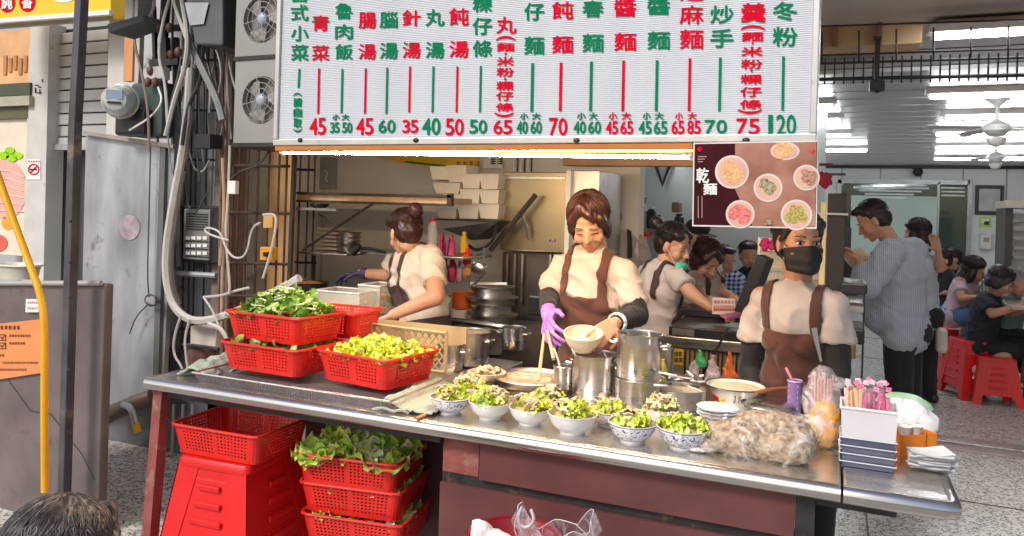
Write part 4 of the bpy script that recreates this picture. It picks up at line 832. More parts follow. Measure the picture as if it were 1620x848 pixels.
s1 = thing('plastic_stool', (ce.x+.0, ce.y, .06), 'upper of the two nested red plastic stools under the empty crate', 'stool', rot=ang(3)); stool_mesh(s1, .468, .16, .225)
s2 = dup(s1, (ce.x, ce.y, .0), 'lower of the two nested red plastic stools under the empty crate')
# mesh tray + cloth under crates
meshm = M('tray_mesh_metal', (.3,.3,.32), .35, .6, .2)
t = thing('mesh_tray', (-1.9,2.35,ZC), 'dark perforated metal tray under the red crates on the counter', 'tray')
b = MB(); x0, x1, y0, y1 = -2.19, -1.33, 2.16, 2.62; nx, ny = 110, 3
pm_ = []
def honey(x0, x1, z0, z1, Y0, Y1, p=.0105):
    bb_ = MB(); nc = int((x1-x0)/p); nr = max(1, int(math.hypot(z1-z0, Y1-Y0)/(p*.86)))
    for r in range(nr):
        for c in range(nc):
            cx = x0+p*(c+.5+(r%2)*.5); t0 = (r+.5)/nr; L_ = math.hypot(z1-z0, Y1-Y0)
            o_, i_ = [], []
            for k in range(6):
                a = k*math.pi/3+math.pi/6
                for lst, rad in ((o_, p*.577), (i_, p*.36)):
                    u = cx+rad*math.cos(a); tt = t0+rad*math.sin(a)/L_; lst.append(V((u, Y0+(Y1-Y0)*tt, z0+(z1-z0)*tt)))
            bb_.add(o_+i_, [(k, (k+1)%6, 6+(k+1)%6, 6+k) for k in range(6)])
    return bb_
me = honey(-2.19, -1.33, ZC+.002, ZC+.038, 2.175, 2.145).mesh('front_mesh', meshm); me = evalmesh(me, [('SOLIDIFY', dict(thickness=.002))]); ob('front_mesh', me, meshm, t)
ob('tray_plate', MB().bb((x0,2.18,ZC+.002), (x1,2.7,ZC+.012)), meshm, t)
ob('tray_rim', MB().tube([(-2.19,2.7,ZC+.04),(-2.19,2.142,ZC+.04),(-1.33,2.142,ZC+.04),(-1.33,2.7,ZC+.04)], .004, 6), steelr, t)
t = thing('wiping_cloth', (-1.4,2.3,ZC), 'crumpled pale green grey cloth spilling out beside the mesh tray', 'cloth')
def sheet(xs, ys, fz, nx=40, ny=24, th=.003):
    b = MB(); b.add([V((xs[0]+(xs[1]-xs[0])*i/nx, ys[0]+(ys[1]-ys[0])*j/ny, fz(i/nx, j/ny))) for j in range(ny+1) for i in range(nx+1)], [(j*(nx+1)+i, j*(nx+1)+i+1, (j+1)*(nx+1)+i+1, (j+1)*(nx+1)+i) for j in range(ny) for i in range(nx)]); return b
clm = M('greygreen_cloth', (.4,.43,.36), .9, 0, .1, 12, .3, 90)
fz = lambda u, v: ZC+.005+.03*max(0, 1-u*2.5)+.012*abs(noise.noise(V((u*9,v*7,3))))+.006*noise.noise(V((u*25,v*18,1)))+.006
me = evalmesh(sheet((-1.37,-1.19), (2.17,2.55), fz).mesh('cloth', clm, smooth=2), [('SOLIDIFY', dict(thickness=.004))]); ob('folded_sheet', me, clm, t)
ob('frayed_edge', MB().tube([(-1.4,2.15,ZC+.004),(-1.36,2.145,ZC+.018),(-1.32,2.15,ZC+.006),(-1.29,2.14,ZC+.02),(-1.27,2.16,ZC+.006)], .005, 6, smooth=2), clm, t, smooth=True)
t = thing('left_cloth', (-2.3,2.4,ZC), 'bunched grey green cloth at the left end of the mesh tray', 'cloth')
b = MB(); 
fz = lambda u, v: ZC+.012+.055*math.sin(math.pi*u)*(.5+.5*math.sin(math.pi*v))+.02*noise.noise(V((u*7,v*9,8)))
me = evalmesh(sheet((-2.33,-2.17), (2.2,2.55), fz, 24, 24).mesh('cloth', clm, smooth=2), [('SOLIDIFY', dict(thickness=.006))]); ob('bunched_sheet', me, clm, t)
# beige lattice crate behind the crates
bgm = M('beige_plastic', (.42,.31,.16), .5, 0, .15, 8)
t = thing('beige_crate', P(635,560,2.75), 'beige plastic crate with diamond lattice wall behind the lettuce crate', 'crate')
a, b_, z0, z1 = RC(556,516,706,580,2.72)
for (p, q, r) in (((a,2.72,z1),(b_,2.72,z1-.01),.008), ((a,2.72,z0),(b_,2.72,z0),.008), ((a,2.72,z0),(a,2.72,z1),.008), ((b_,2.72,z0),(b_,2.72,z1-.01),.008), ((a+(b_-a)*.22,2.72,z0),(a+(b_-a)*.22,2.72,z1),.006)): ob('frame_bar', MB().tube([p, q], r, 6), bgm, t)
hh = z1-z0; k = a+(b_-a)*.22
while k < b_-.02:
    for s_ in (0, 1):
        xa, xb = k, min(b_, k+hh*.8)
        f_ = (xb-xa)/(hh*.8)
        za, zb = (z0, z0+hh*f_) if s_ else (z1-.005, z1-hh*f_)
        ob('lattice_bar', MB().tube([(xa,2.722+.004*s_,za),(xb,2.722+.004*s_,zb)], .003, 4), bgm, t)
    k += .032
ob('back_panel', MB().bb((a,2.9,z0), (b_,2.91,z1-.01)), bgm, t); ob('left_panel', MB().bb((a+.008,2.73,z0), (a+(b_-a)*.2,2.735,z1-.01)), bgm, t)
# ================================================================ PEOPLE
def blob(mb, name, mat, voxel=.008, sm=4, disp=0, dsc=12, seed=0, keep=None):
    me = bpy.data.meshes.new('t'); me.from_pydata(mb.v, [], mb.f)
    me = evalmesh(me, [('REMESH', dict(mode='VOXEL', voxel_size=voxel, use_smooth_shade=True)), ('SMOOTH', dict(factor=.5, iterations=sm))])
    me.name = name
    if disp:
        nr = [v.normal.copy() for v in me.vertices]
        for v, nn in zip(me.vertices, nr):
            q = v.co*dsc+V((seed*3.1, 0, 0)); a = noise.noise(V((q.x+q.z*.5, q.y, q.z*.7))); b = 1-abs(noise.noise(V((q.x*1.1+q.z*.8, q.y*1.2, q.z*.9+5))))*2
            v.co += nn*(disp*(a*.55+b*b*.5-.2))
    me.materials.clear(); me.materials.append(mat); me.polygons.foreach_set('use_smooth', [True]*len(me.polygons)); return me
class Frame:
    def __init__(s, o, yaw, pitch=0, roll=0, sc_=1):
        # local: x = person's left->? (screen right when facing the camera is -x), y = forward, z = up
        s.o = V(o); s.s = sc_; s.R = Matrix.Rotation(yaw, 3, 'Z') @ Matrix.Rotation(pitch, 3, 'X') @ Matrix.Rotation(roll, 3, 'Y')
    def __call__(s, x, y=None, z=None):
        q = V((x, y, z)) if y is not None else V(x)
        return s.o + s.R @ (q*s.s)
def head_parts(mb, h, neck):
    k = h.s
    mb.ell(h(0,-.014,.034), (.075*k,.093*k,.08*k), h.R); mb.ell(h(0,.022,-.02), (.064*k,.068*k,.082*k), h.R)
    mb.ell(h(0,.038,-.072), (.046*k,.046*k,.04*k), h.R); mb.ell(h(0,.062,-.1), .02*k)
    for s in (-1, 1):
        mb.ell(h(s*.036,.056,-.04), .028*k); mb.ell(h(s*.077,-.004,-.014), (.009*k,.019*k,.031*k), h.R); mb.ell(h(s*.011,.094,-.038), .0085*k)
        mb.ell(h(s*.03,.072,.016), (.024*k,.012*k,.009*k), h.R)
    mb.cap(h(0,.082,.004), .0085*k, h(0,.106,-.034), .0115*k)
    mb.ell(h(0,.086,-.066), (.021*k,.01*k,.012*k), h.R)
    mb.cap(h(0,-.022,-.07), .05*k, neck, .056*k)
def face_parts(par, h, looking_down=False, lips=True, skinm=None, brow=None):
    k = h.s
    for s in (-1, 1):
        if not looking_down:
            b = MB(); b.ell(h(s*.031,.0775,-.003), (.0145*k,.007*k,.0068*k), h.R, 12, 8); ob('eye', b, eyew, par, smooth=2)
            b = MB(); b.ell(h(s*.031,.083,-.003), (.0062*k,.0035*k,.0065*k), h.R, 10, 6); ob('iris', b, eyed, par, smooth=2)
        b = MB(); z = .004 if not looking_down else -.007
        b.tube([h(s*.015,.084,z-.004), h(s*.025,.0865,z+.0015), h(s*.036,.084,z+.001), h(s*.047,.073,z-.004)], .0019*k, 5, smooth=1); ob('eyelash', b, eyed, par, smooth=2)
        b = MB(); b.tube([h(s*.013,.088,.02), h(s*.03,.0875,.026), h(s*.05,.074,.021)], .0024*k, 5, smooth=1, taper=lambda t: 1-.5*t); ob('eyebrow', b, brow or hairb, par, smooth=2)
    if lips: b = MB(); b.ell(h(0,.0925,-.0625), (.02*k,.007*k,.0055*k), h.R); b.ell(h(0,.0915,-.0705), (.016*k,.007*k,.0055*k), h.R); ob('lips', b, lip, par, smooth=2)
def hair(par, h, style, mat, n=420, seed=0, name='hair', voxel=.007):
    rr = random.Random(seed); k = h.s; b = MB()
    b.ell(h(0,-.028,.047), (.084*k,.094*k,.082*k), h.R, 18, 12)
    b.ell(h(0,-.05,.0), (.08*k,.072*k,.085*k), h.R, 18, 12)
    if style == 'bob': b.ell(h(0,-.036,.046), (.09*k,.1*k,.088*k), h.R, 18, 12); b.ell(h(0,-.055,-.03), (.086*k,.06*k,.075*k), h.R)
    if style in ('bob', 'messy'):
        for s in (-1, 1):
            b.ell(h(s*.072,-.012,-.02), (.02*k,.048*k,.075*k), h.R); b.cap(h(.018,.05,.102), .024*k, h(s*.066,.052,.045), .02*k); b.cap(h(s*.066,.052,.045), .02*k, h(s*.078,.03,-.02), .014*k); b.cap(h(.0,.062,.09), .022*k, h(-.035,.077,.052), .014*k)
            b.ell(h(s*.06,.03,.035), (.024*k,.04*k,.045*k), h.R)
        b.ell(h(0,-.07,-.045), (.072*k,.04*k,.055*k), h.R)
    if style == 'bun': b.ell(h(.0,-.152,.082), .043*k); b.ell(h(0,-.07,-.03), (.06*k,.04*k,.05*k), h.R)
    if style == 'low': b.ell(h(0,-.12,.0), .035*k)
    if style == 'short':
        b.ell(h(0,.03,.1), (.062*k,.06*k,.03*k), h.R)
    if style == 'long': b.ell(h(0,-.07,-.09), (.075*k,.045*k,.11*k), h.R); [b.ell(h(s*.07,.0,-.05), (.02*k,.04*k,.09*k), h.R) for s in (-1,1)]
    if style in ('bun', 'low', 'long'):
        for s in (-1, 1): b.ell(h(s*.05,.03,.07), (.035*k,.045*k,.03*k), h.R)
    if style == 'low':
        for s in (-1, 1): b.cap(h(0,.062,.092), .014*k, h(s*.064,.042,.052), .013*k); b.cap(h(s*.064,.042,.052), .013*k, h(s*.078,.012,.0), .008*k)
    me = blob(b, name, mat, voxel, 3, .006*k, 45, seed)
    ob(name, me, mat, par)
    fr = {'bob':(55,122,128), 'messy':(58,118,122), 'bun':(50,84,100), 'low':(50,86,102), 'short':(44,74,98), 'long':(56,128,140)}[style]
    s_ = MB()
    for i in range(n):
        a = rr.uniform(-180, 180); fa = abs(a); 
        th1 = fr[0] + (fr[1]-fr[0])*min(1, max(0, (fa-35)/45)) + (fr[2]-fr[1])*max(0, (fa-90)/90); th1 += rr.uniform(-14, 15)
        th0 = rr.uniform(0, th1*.55); pts = []; ar = math.radians(a+90); wob = rr.uniform(-.12,.12); wv = .08 if style == 'messy' else .02
        ex = rr.uniform(1.0, 1.1)
        for q in range(6):
            th = math.radians(th0+(th1-th0)*q/5); a2 = ar+wob*q/5+wv*math.sin(q*2+i)
            x, y, z = math.sin(th)*math.cos(a2)*.088*ex, math.sin(th)*math.sin(a2)*.1*ex-.02, math.cos(th)*.088*ex+.04
            if th > 1.75: x *= .97; 
            pts.append(h(x, y, z))
        s_.tube(pts, rr.uniform(.0014,.003)*k, 4, taper=lambda t: 1-.75*t*t)
    ob(name+'_strands', s_, mat, par, smooth=2)
def hand_parts(mb, wr, d, n_, side=1, curl=.5, k=1, spread=.1, thumb=1):
    """wrist wr, direction d to the knuckles, n_ = where the palm faces, side = +1/-1 thumb side along d x n"""
    d = V(d).normalized(); n_ = V(n_); n_ = (n_-d*n_.dot(d)).normalized(); s = d.cross(n_)*side
    L = [.04,.044,.041,.033]; tips = []
    for i in range(4):
        off = (.5-i/3)*.062*k; kn = wr+d*(.088-.006*abs(i-1.2))*k+s*off
        mb.cap(wr+s*off*.6+d*.012*k, .015*k, kn, .0115*k, 8)
        dd = (d+s*(.5-i/3)*spread*2).normalized(); p = kn; ang_ = curl*.7
        for j, f in enumerate((1,.68,.52)):
            v_ = dd*math.cos(ang_)+n_*math.sin(ang_); q = p+v_*L[i]*f*k*1.05; mb.cap(p, (.0095-.0008*j)*k, q, (.0088-.0008*j)*k, 8); p = q; ang_ += curl*.85
        tips.append(p)
    b0 = wr+d*.02*k+s*.028*k; b1 = b0+(d*.6+s*.7+n_*.35*thumb).normalized()*.042*k; b2 = b1+(d*.85+s*.15+n_*.5*thumb).normalized()*.034*k
    mb.cap(b0, .016*k, b1, .0115*k, 8); mb.cap(b1, .011*k, b2, .0088*k, 8); return tips
def torso_parts(mb, sh_l, sh_r, neck, hip, f, infl=0, wide=1, belly=0, k=1, bottom=None):
    """sh_l, sh_r shoulder points, hip = centre of the hips, f = forward direction"""
    mid = (sh_l+sh_r)/2; ax = (sh_r-sh_l); w_ = ax.length/2; ax.normalize(); f = (f-ax*f.dot(ax)).normalized(); up = (mid-hip); Hh = up.length; up.normalize()
    Rm = Matrix((ax, up.cross(ax).normalized(), up)).transposed()
    g = infl
    mb.ell(mid-up*.03*k, (w_*.98+g, .085*k+g, .07*k+g), Rm, 20, 12)
    mb.ell(mid-up*Hh*.25, (w_*.88*wide+g, .105*k+g, .16*k+g), Rm, 20, 12)
    mb.ell(mid-up*Hh*.5+f*belly*.5, (w_*.82*wide+g, .1*k+g+belly*.5, .17*k+g), Rm, 20, 12)
    mb.ell(mid-up*Hh*.75+f*belly*.6, (w_*.86*wide+g, .1*k+g+belly*.6, .16*k+g), Rm, 20, 12)
    mb.ell(hip, (w_*.92*wide+g, .112*k+g, .12*k+g), Rm, 20, 12)
    for s in (sh_l, sh_r): gg = g*.7 if g < 0 else g*.9+.002; mb.ell(s-up*.016*k, .042*k+gg); mb.cap(s-up*.014*k, .038*k+gg, mid+up*.022*k, .05*k+gg)
    mb.cap(mid-f*.005+up*.0, .07*k+g, mid*.35+neck*.65, .05*k+g*.6)
    return ax, f, up, mid, Hh
def bust(mb, mid, up, f, ax, w_, infl=0, k=1):
    for s in (-1, 1): mb.ell(mid-up*.165*k+f*.07*k+ax*s*.07*k, .058*k+infl)
def shell(par, name, src, mat, fr, keep, cuts, push=.006, thick=.004):
    """a garment panel: the part of mesh src (world coords) where keep(x,y,z) in the frame fr holds, cut cleanly by planes (point, normal) given in the frame"""
    inv = fr.R.transposed(); bm = bmesh.new(); bm.from_mesh(src)
    for p, nn in cuts: bmesh.ops.bisect_plane(bm, geom=bm.verts[:]+bm.edges[:]+bm.faces[:], plane_co=fr(V(p)), plane_no=fr.R @ V(nn))
    bm.normal_update(); dele = []
    for f_ in bm.faces:
        c = inv @ (f_.calc_center_median()-fr.o)/fr.s; nn = inv @ f_.normal
        if not keep(c.x, c.y, c.z, nn): dele.append(f_)
    bmesh.ops.delete(bm, geom=dele, context='FACES')
    for v in bm.verts: v.co += v.normal*push
    me = bpy.data.meshes.new(name); bm.to_mesh(me); bm.free()
    me = evalmesh(me, [('SOLIDIFY', dict(thickness=thick, offset=1))]); me.materials.clear(); me.materials.append(mat); me.polygons.foreach_set('use_smooth', [True]*len(me.polygons))
    return ob(name, me, mat, par)
def apron_keep(bw=.115, ztop=-.13, sin=.075, sout=.115, zw=-.33, back=False, tilt=.0):
    def keep(x, y, z, n):
        ax = abs(x)
        if z < zw: return (y > -.03 and z > -.95) if not back else True
        if z < ztop: return y > 0 and ax < bw+(ztop-z)*.35 and n.y > -.2
        return sin < ax < sout and (y > -.02 or back) and z < .12
    return keep
def apron(par, src, mid, ax, f, up, k=1, back=False, bw=.115, ztop=-.13, sin=.072, sout=.105, zw=-.33):
    fr = Frame(mid, 0, sc_=k); fr.R = Matrix((ax, f, up)).transposed()
    cuts = [((0,0,ztop),(0,0,1)), ((0,0,zw),(0,0,1))]+[((s*q,0,0),(1,0,0)) for s in (-1,1) for q in (sin, sout)]+[((s*(bw+ztop*.35),0,0),(1,0,s*.35)) for s in (-1,1)]
    cuts = [((0,0,ztop),(0,0,1)), ((0,0,zw),(0,0,1))]+[((s*q,0,0),(1,0,0)) for s in (-1,1) for q in (sin, sout)]+[((s*bw,0,ztop),(s*1,0,.35)) for s in (-1,1)]+[((0,-.03,0),(0,1,0))]
    return shell(par, 'apron', src, apronm, fr, apron_keep(bw, ztop, sin, sout, zw, back), cuts)
def limb(mb, pts, rs, n=12):
    for (p, q), (a, b) in zip(zip(pts, pts[1:]), zip(rs, rs[1:])): mb.cap(p, a, q, b, n)
def person(label, base, group=None): return thing('person', base, label, 'person', group)
def legs_to(mb, hip, f, ax, z0=0, w_=.09, k=1, g=0):
    for s in (-1, 1): limb(mb, [hip+ax*s*w_, V((hip.x,hip.y,z0+.46*k))+ax*s*w_*1.05+f*.02, V((hip.x,hip.y,z0+.09))+ax*s*w_], [.085*k+g,.058*k+g,.042*k+g])
def feet(mb, hip, f, ax, z0=0, w_=.09):
    for s in (-1, 1): c = V((hip.x,hip.y,z0+.045))+ax*s*w_; limb(mb, [c-f*.04, c+f*.12], [.045,.035])
def ringpart(par, name, c, ax_, r, th, mat, sx=1, sy=1, up_=None):
    q = V(ax_).normalized().to_track_quat('Z', 'Y'); b = MB(); b.tube([V(c)+q @ V((math.cos(a)*r*sx, math.sin(a)*r*sy, 0)) for a in [j*math.tau/24 for j in range(25)]], th, 6); ob(name, b, mat, par, smooth=2)
def collar(par, mid, up, f, k, mat, r=.062): ringpart(par, 'collar', mid+up*.028*k+f*.012*k, up*.85+f*.45, r*k, .0055, mat)
# ---- cook with purple glove
def cook():
    Y0 = 3.1; sL, sR = P(893,414,3.08), P(987,425,3.02); neck = P(940,392,3.06); hip = P(942,560,3.12); hip.z = .86
    t = person('woman with short brown hair and a purple glove ladling behind the steaming pan', (hip.x, hip.y, 0)); f = V((-.35,-1,0)).normalized(); k = .93
    h = Frame(P(932,352,2.99), ang(180+10), ang(-31), ang(6), .95)
    b = MB(); head_parts(b, h, neck+V((0,.01,0)))
    ax, f2, up, mid, Hh = torso_parts(b, sL, sR, neck, hip, f, infl=-.012, k=k)
    eL, wL = P(869,470,3.02), P(868,500,2.8); eR, wR = P(1008,498,2.98), P(972,512,2.74)
    limb(b, [sL, eL, wL], [.036,.036,.024]); limb(b, [sR, eR, wR], [.037,.037,.024])
    hand_parts(b, wR, P(948,532,2.66)-wR, P(930,545,2.72)-P(950,520,2.6), side=1, curl=.75, k=.95)
    legs_to(b, hip, f2, ax, k=k); 
    ob('body', blob(b, 'body', skin, .0055, 3), skin, t)
    face_parts(t, h, looking_down=True, brow=hairbr); hair(t, h, 'bob', hairbr, 700, 3)
    g = MB(); torso_parts(g, sL, sR, P(940,402,3.06), hip, f, infl=.021, wide=1.0, k=k); bust(g, mid, up, f2, ax, .1, -.012, k)
    limb(g, [sL-V((0,0,.012)), sL*.25+eL*.75], [.05,.05]); g.cyl(sL, sL*.2+eL*.8, .048, .059, 14); limb(g, [sR-V((0,0,.012)), sR*.3+eR*.7], [.05,.052]); g.cyl(sR, sR*.22+eR*.78, .05, .061, 14)
    sh_ = blob(g, 'shirt', shirtm, .0075, 9, .026, 10, 2); ob('shirt', sh_.copy(), shirtm, t)
    collar(t, mid, up, f2, .95, shirtm, .066)
    apron(t, sh_, mid, ax, f2, up, .95, bw=.105, ztop=-.115)
    sv = MB(); limb(sv, [sL*.2+eL*.8, eL, eL*.4+wL*.6], [.05,.045,.036]); ob('sleeve', blob(sv, 'sleeve', blackc, .008, 3, .006, 20), blackc, t)
    sv = MB(); limb(sv, [sR*.25+eR*.75, eR, eR*.12+wR*.88], [.052,.05,.031]); ob('sleeve', blob(sv, 'sleeve', blackc, .008, 3, .006, 20, 4), blackc, t)
    lg = MB(); legs_to(lg, hip, f2, ax, k=k, g=.012); feet(lg, hip, f2, ax); ob('trousers', blob(lg, 'trousers', blackc, .012), blackc, t)
    purp = M('purple_glove_rubber', (.5,.2,.62), .4, 0, .15, 12, .2, 40)
    gv = MB(); gv.cyl(P(867,482,2.98), wL, .036, .03, 12); limb(gv, [P(868,488,2.9), wL], [.034,.03]); tips = hand_parts(gv, wL, P(864,532,2.66)-wL, V((.6,.2,-.3)), side=1, curl=.6, k=1.05); ob('glove', blob(gv, 'glove', purp, .005, 2, .003, 40), purp, t)
    w2 = wR*.88+eR*.12
    dirw = (wR-eR).normalized(); q = dirw.to_track_quat('Z','Y')
    for i, (o_, r2) in enumerate(((.0,.0045),(.014,.004))):
        bb = MB(); c = w2+dirw*(o_-.004); bb.tube([c+q @ V((.034*math.cos(a), .034*math.sin(a), 0)) for a in [j*math.tau/18 for j in range(19)]], r2, 6); ob('bracelet', bb, whitep, t, smooth=2)
    return tips, wR
tips, wR_ = cook()
# chopsticks and bowl held by the cook
chm = M('bamboo', (.62,.42,.22), .5, 0, .1, 10)
t = thing('chopsticks', P(850,600,2.6), 'pair of long wooden chopsticks held in the purple glove', 'chopsticks')
ob('stick', MB().cyl(P(852,602,2.55), P(861,528,2.67), .007, .0055, 8), chm, t, smooth=True); ob('stick', MB().cyl(P(876,568,2.58), P(866,524,2.69), .007, .0055, 8), chm, t, smooth=True)
bowlw = M('melamine_cream', (.78,.66,.5), .35, 0, .04, 6); porc = M('white_porcelain', (.78,.77,.76), .18, 0, .03, 6, coat=.5)
def bowl_prof(r, h): return [(.0,.0),(r*.5,0),(r*.53,h*.1),(r*.52,h*.13),(r*.72,h*.28),(r*.86,h*.5),(r*.95,h*.78),(r,h),(r*.985,h*1.01),(r*.93,h*.8),(r*.84,h*.54),(r*.68,h*.32),(r*.3,h*.22),(0,h*.2)]
def bowl(name, c, r, h, mat, label, tilt=(0,0), grp=None, rimm=None, cat='bowl'):
    t = thing(name, c, label, cat, grp); R = Matrix.Rotation(tilt[0],3,'X') @ Matrix.Rotation(tilt[1],3,'Y')
    ob('body', MB().lathe(bowl_prof(r, h), c, 36, R=R), mat, t, smooth=True)
    ob('rim', MB().lathe([(r*.97,h*.985),(r*1.0,h*.985),(r*1.02,h*1.0),(r*1.0,h*1.02),(r*.965,h*1.01),(r*.96,h*.99)], V(c), 36, R=R), rimm or mat, t, smooth=True); return t
bowl('noodle_bowl', P(922,553,2.62), .071, .065, bowlw, 'cream bowl held tilted in the cook\'s bare hand', (ang(14),ang(4)))
# ---- masked woman
def masked():
    sL, sR = P(1205,470,3.08), P(1321,478,3.0); neck = P(1262,436,3.06); hip = P(1262,620,3.1); hip.z = .85
    t = person('young woman in a black face mask standing behind the counter below the food poster', (hip.x, hip.y, 0)); f = V((-.38,-1,0)).normalized(); k = .92
    h = Frame(P(1264,382,3.0), ang(180+26), ang(-1), 0, .97)
    b = MB(); head_parts(b, h, neck+V((0,.0,.0)))
    ax, f2, up, mid, Hh = torso_parts(b, sL, sR, neck, hip, f, infl=-.012, k=k)
    eL, wL = P(1186,585,3.12), P(1200,650,2.98); eR, wR = P(1326,590,2.98), P(1312,660,2.86)
    limb(b, [sL, eL, wL], [.042,.034,.024]); limb(b, [sR, eR, wR], [.042,.034,.024]); hand_parts(b, wL, V((.2,-.6,-.5)), V((.5,0,-.6)), 1, .5); hand_parts(b, wR, V((-.3,-.6,-.5)), V((-.5,0,-.6)), -1, .5); legs_to(b, hip, f2, ax, k=k)
    ob('body', blob(b, 'body', skin, .0055, 3), skin, t); face_parts(t, h, lips=False)
    hair(t, h, 'low', hairb, 380, 8)
    g = MB(); torso_parts(g, sL, sR, P(1264,452,3.06), hip, f, infl=.012, wide=1.0, k=k); bust(g, mid, up, f2, ax, .1, -.004, k)
    for s, e in ((sL, eL), (sR, eR)): g.cyl(s, s*.42+e*.58, .047, .064, 16); g.ell(s-V((0,0,.014)), .05)
    sh_ = blob(g, 'shirt', shirtg, .007, 9, .026, 10, 9); ob('shirt', sh_.copy(), shirtg, t)
    collar(t, mid, up, f2, .95, shirtg, .066)
    apron(t, sh_, mid, ax, f2, up, .93, bw=.098, ztop=-.105, sin=.078, sout=.115, zw=-.36)
    for s, e, w_ in ((sL,eL,wL),(sR,eR,wR)): sv = MB(); limb(sv, [s*.5+e*.5, e, w_], [.05,.044,.032]); ob('sleeve', blob(sv, 'sleeve', blackc, .008, 3, .006, 20), blackc, t)
    lg = MB(); legs_to(lg, hip, f2, ax, k=k, g=.012); feet(lg, hip, f2, ax); ob('trousers', blob(lg, 'trousers', blackc, .012), blackc, t)
    # mask: folded cup over nose and chin
    mk = MB(); nx, ny = 16, 9; vs = []
    for j in range(ny+1):
        v = j/ny; z = -.024-.084*v
        for i in range(nx+1):
            u = i/nx*2-1; an = u*1.12; rx = .083-.014*v*v; dep = .112 if v < .25 else .12-.02*(v-.25)
            y = math.cos(an)*dep*(.92+.14*math.exp(-(u*3.0)**2)) - .004 + .003*math.sin(v*math.pi*5); x = math.sin(an)*(rx)*1.02
            zz = z + (.016*(1-abs(u)) if j == 0 else 0) - (.012*(1-abs(u)) if j == ny else 0); vs.append(h(x, y, zz))
    mk.add(vs, [(j*(nx+1)+i, j*(nx+1)+i+1, (j+1)*(nx+1)+i+1, (j+1)*(nx+1)+i) for j in range(ny) for i in range(nx)])
    mm = M('black_mask', (.015,.015,.017), .7, 0, .3, 20, .1, 80); me = evalmesh(mk.mesh('face_mask', mm, smooth=2), [('SOLIDIFY', dict(thickness=.002))]); ob('face_mask', me, mm, t)
    for s in (-1, 1): lp = MB(); lp.tube([h(s*.066,.052,-.02), h(s*.083,.0,.016), h(s*.084,-.018,-.02), h(s*.062,.04,-.09)], .0016, 5, smooth=2); ob('mask_strap', lp, mm, t)
masked()
# ---- woman at the back shelf, seen from the side
def woman2():
    Y = 3.5; sN, sF = P(682,402,Y-.06), P(630,412,Y+.22); neck = P(655,396,Y+.06); hip = P(668,560,Y+.05); hip.z = .84
    t = person('woman in beige with dark hair in a bun turned left towards the shelf', (hip.x, hip.y, 0)); f = V((-1,.25,0)).normalized(); k = .97
    h = Frame(P(640,368,Y+.02), ang(58), ang(-18), 0, .98)
    b = MB(); head_parts(b, h, neck)
    ax, f2, up, mid, Hh = torso_parts(b, sN, sF, neck, hip, f, infl=-.012, k=k, wide=1.15)
    eN, wN = P(690,470,Y-.22), P(622,498,Y-.28); eF, wF = P(612,436,Y+.2), P(572,432,Y+.2)
    limb(b, [sN, eN, wN], [.055,.044,.028]); limb(b, [sF, eF, wF], [.052,.04,.028]); hand_parts(b, wN, P(600,506,Y-.3)-wN, V((-.2,-.1,-1)), -1, .6)
    legs_to(b, hip, f2, ax, k=k); ob('body', blob(b, 'body', skin, .006, 3), skin, t)
    face_parts(t, h, looking_down=True); hair(t, h, 'bun', hairbr, 420, 12)
    g = MB(); torso_parts(g, sN, sF, P(655,402,Y+.06), hip, f, infl=.016, wide=1.2, k=k); bust(g, mid, up, f2, ax, .1, .012, k); g.cyl(sN, sN*.3+eN*.7, .058, .062, 14); g.ell(sN-V((0,0,.012)), .058); g.cyl(sF, sF*.3+eF*.7, .07, .066, 14)
    sm2 = M('beige_shirt_dull', (.6,.48,.38), .85, 0, .06, 6, .25, 26); sh_ = blob(g, 'shirt', sm2, .008, 12, .02, 9, 5); ob('shirt', sh_.copy(), sm2, t)
    apd = M('dark_apron', (.05,.03,.03), .8, 0, .2, 8, .2, 20)
    fr = Frame(mid, 0, sc_=1); fr.R = Matrix((ax, f2, up)).transposed()
    shell(t, 'apron', sh_, apd, fr, apron_keep(.09,-.14,.06,.085,-.34,True), [((0,0,-.14),(0,0,1)), ((0,0,-.34),(0,0,1))]+[((s*q,0,0),(1,0,0)) for s in (-1,1) for q in (.06,.085)])
    gv = MB(); gv.cyl(eF*.25+wF*.75, wF, .036, .033, 10); hand_parts(gv, wF, P(544,434,Y+.2)-wF, V((0,0,-1)), 1, .5, k=1.05); gm = M('navy_glove', (.05,.035,.1), .5, 0, .2, 12, .2, 40); ob('glove', blob(gv, 'glove', gm, .006, 2), gm, t)
    lg = MB(); legs_to(lg, hip, f2, ax, k=k, g=.012); feet(lg, hip, f2, ax); ob('trousers', blob(lg, 'trousers', blackc, .014), blackc, t)
woman2()
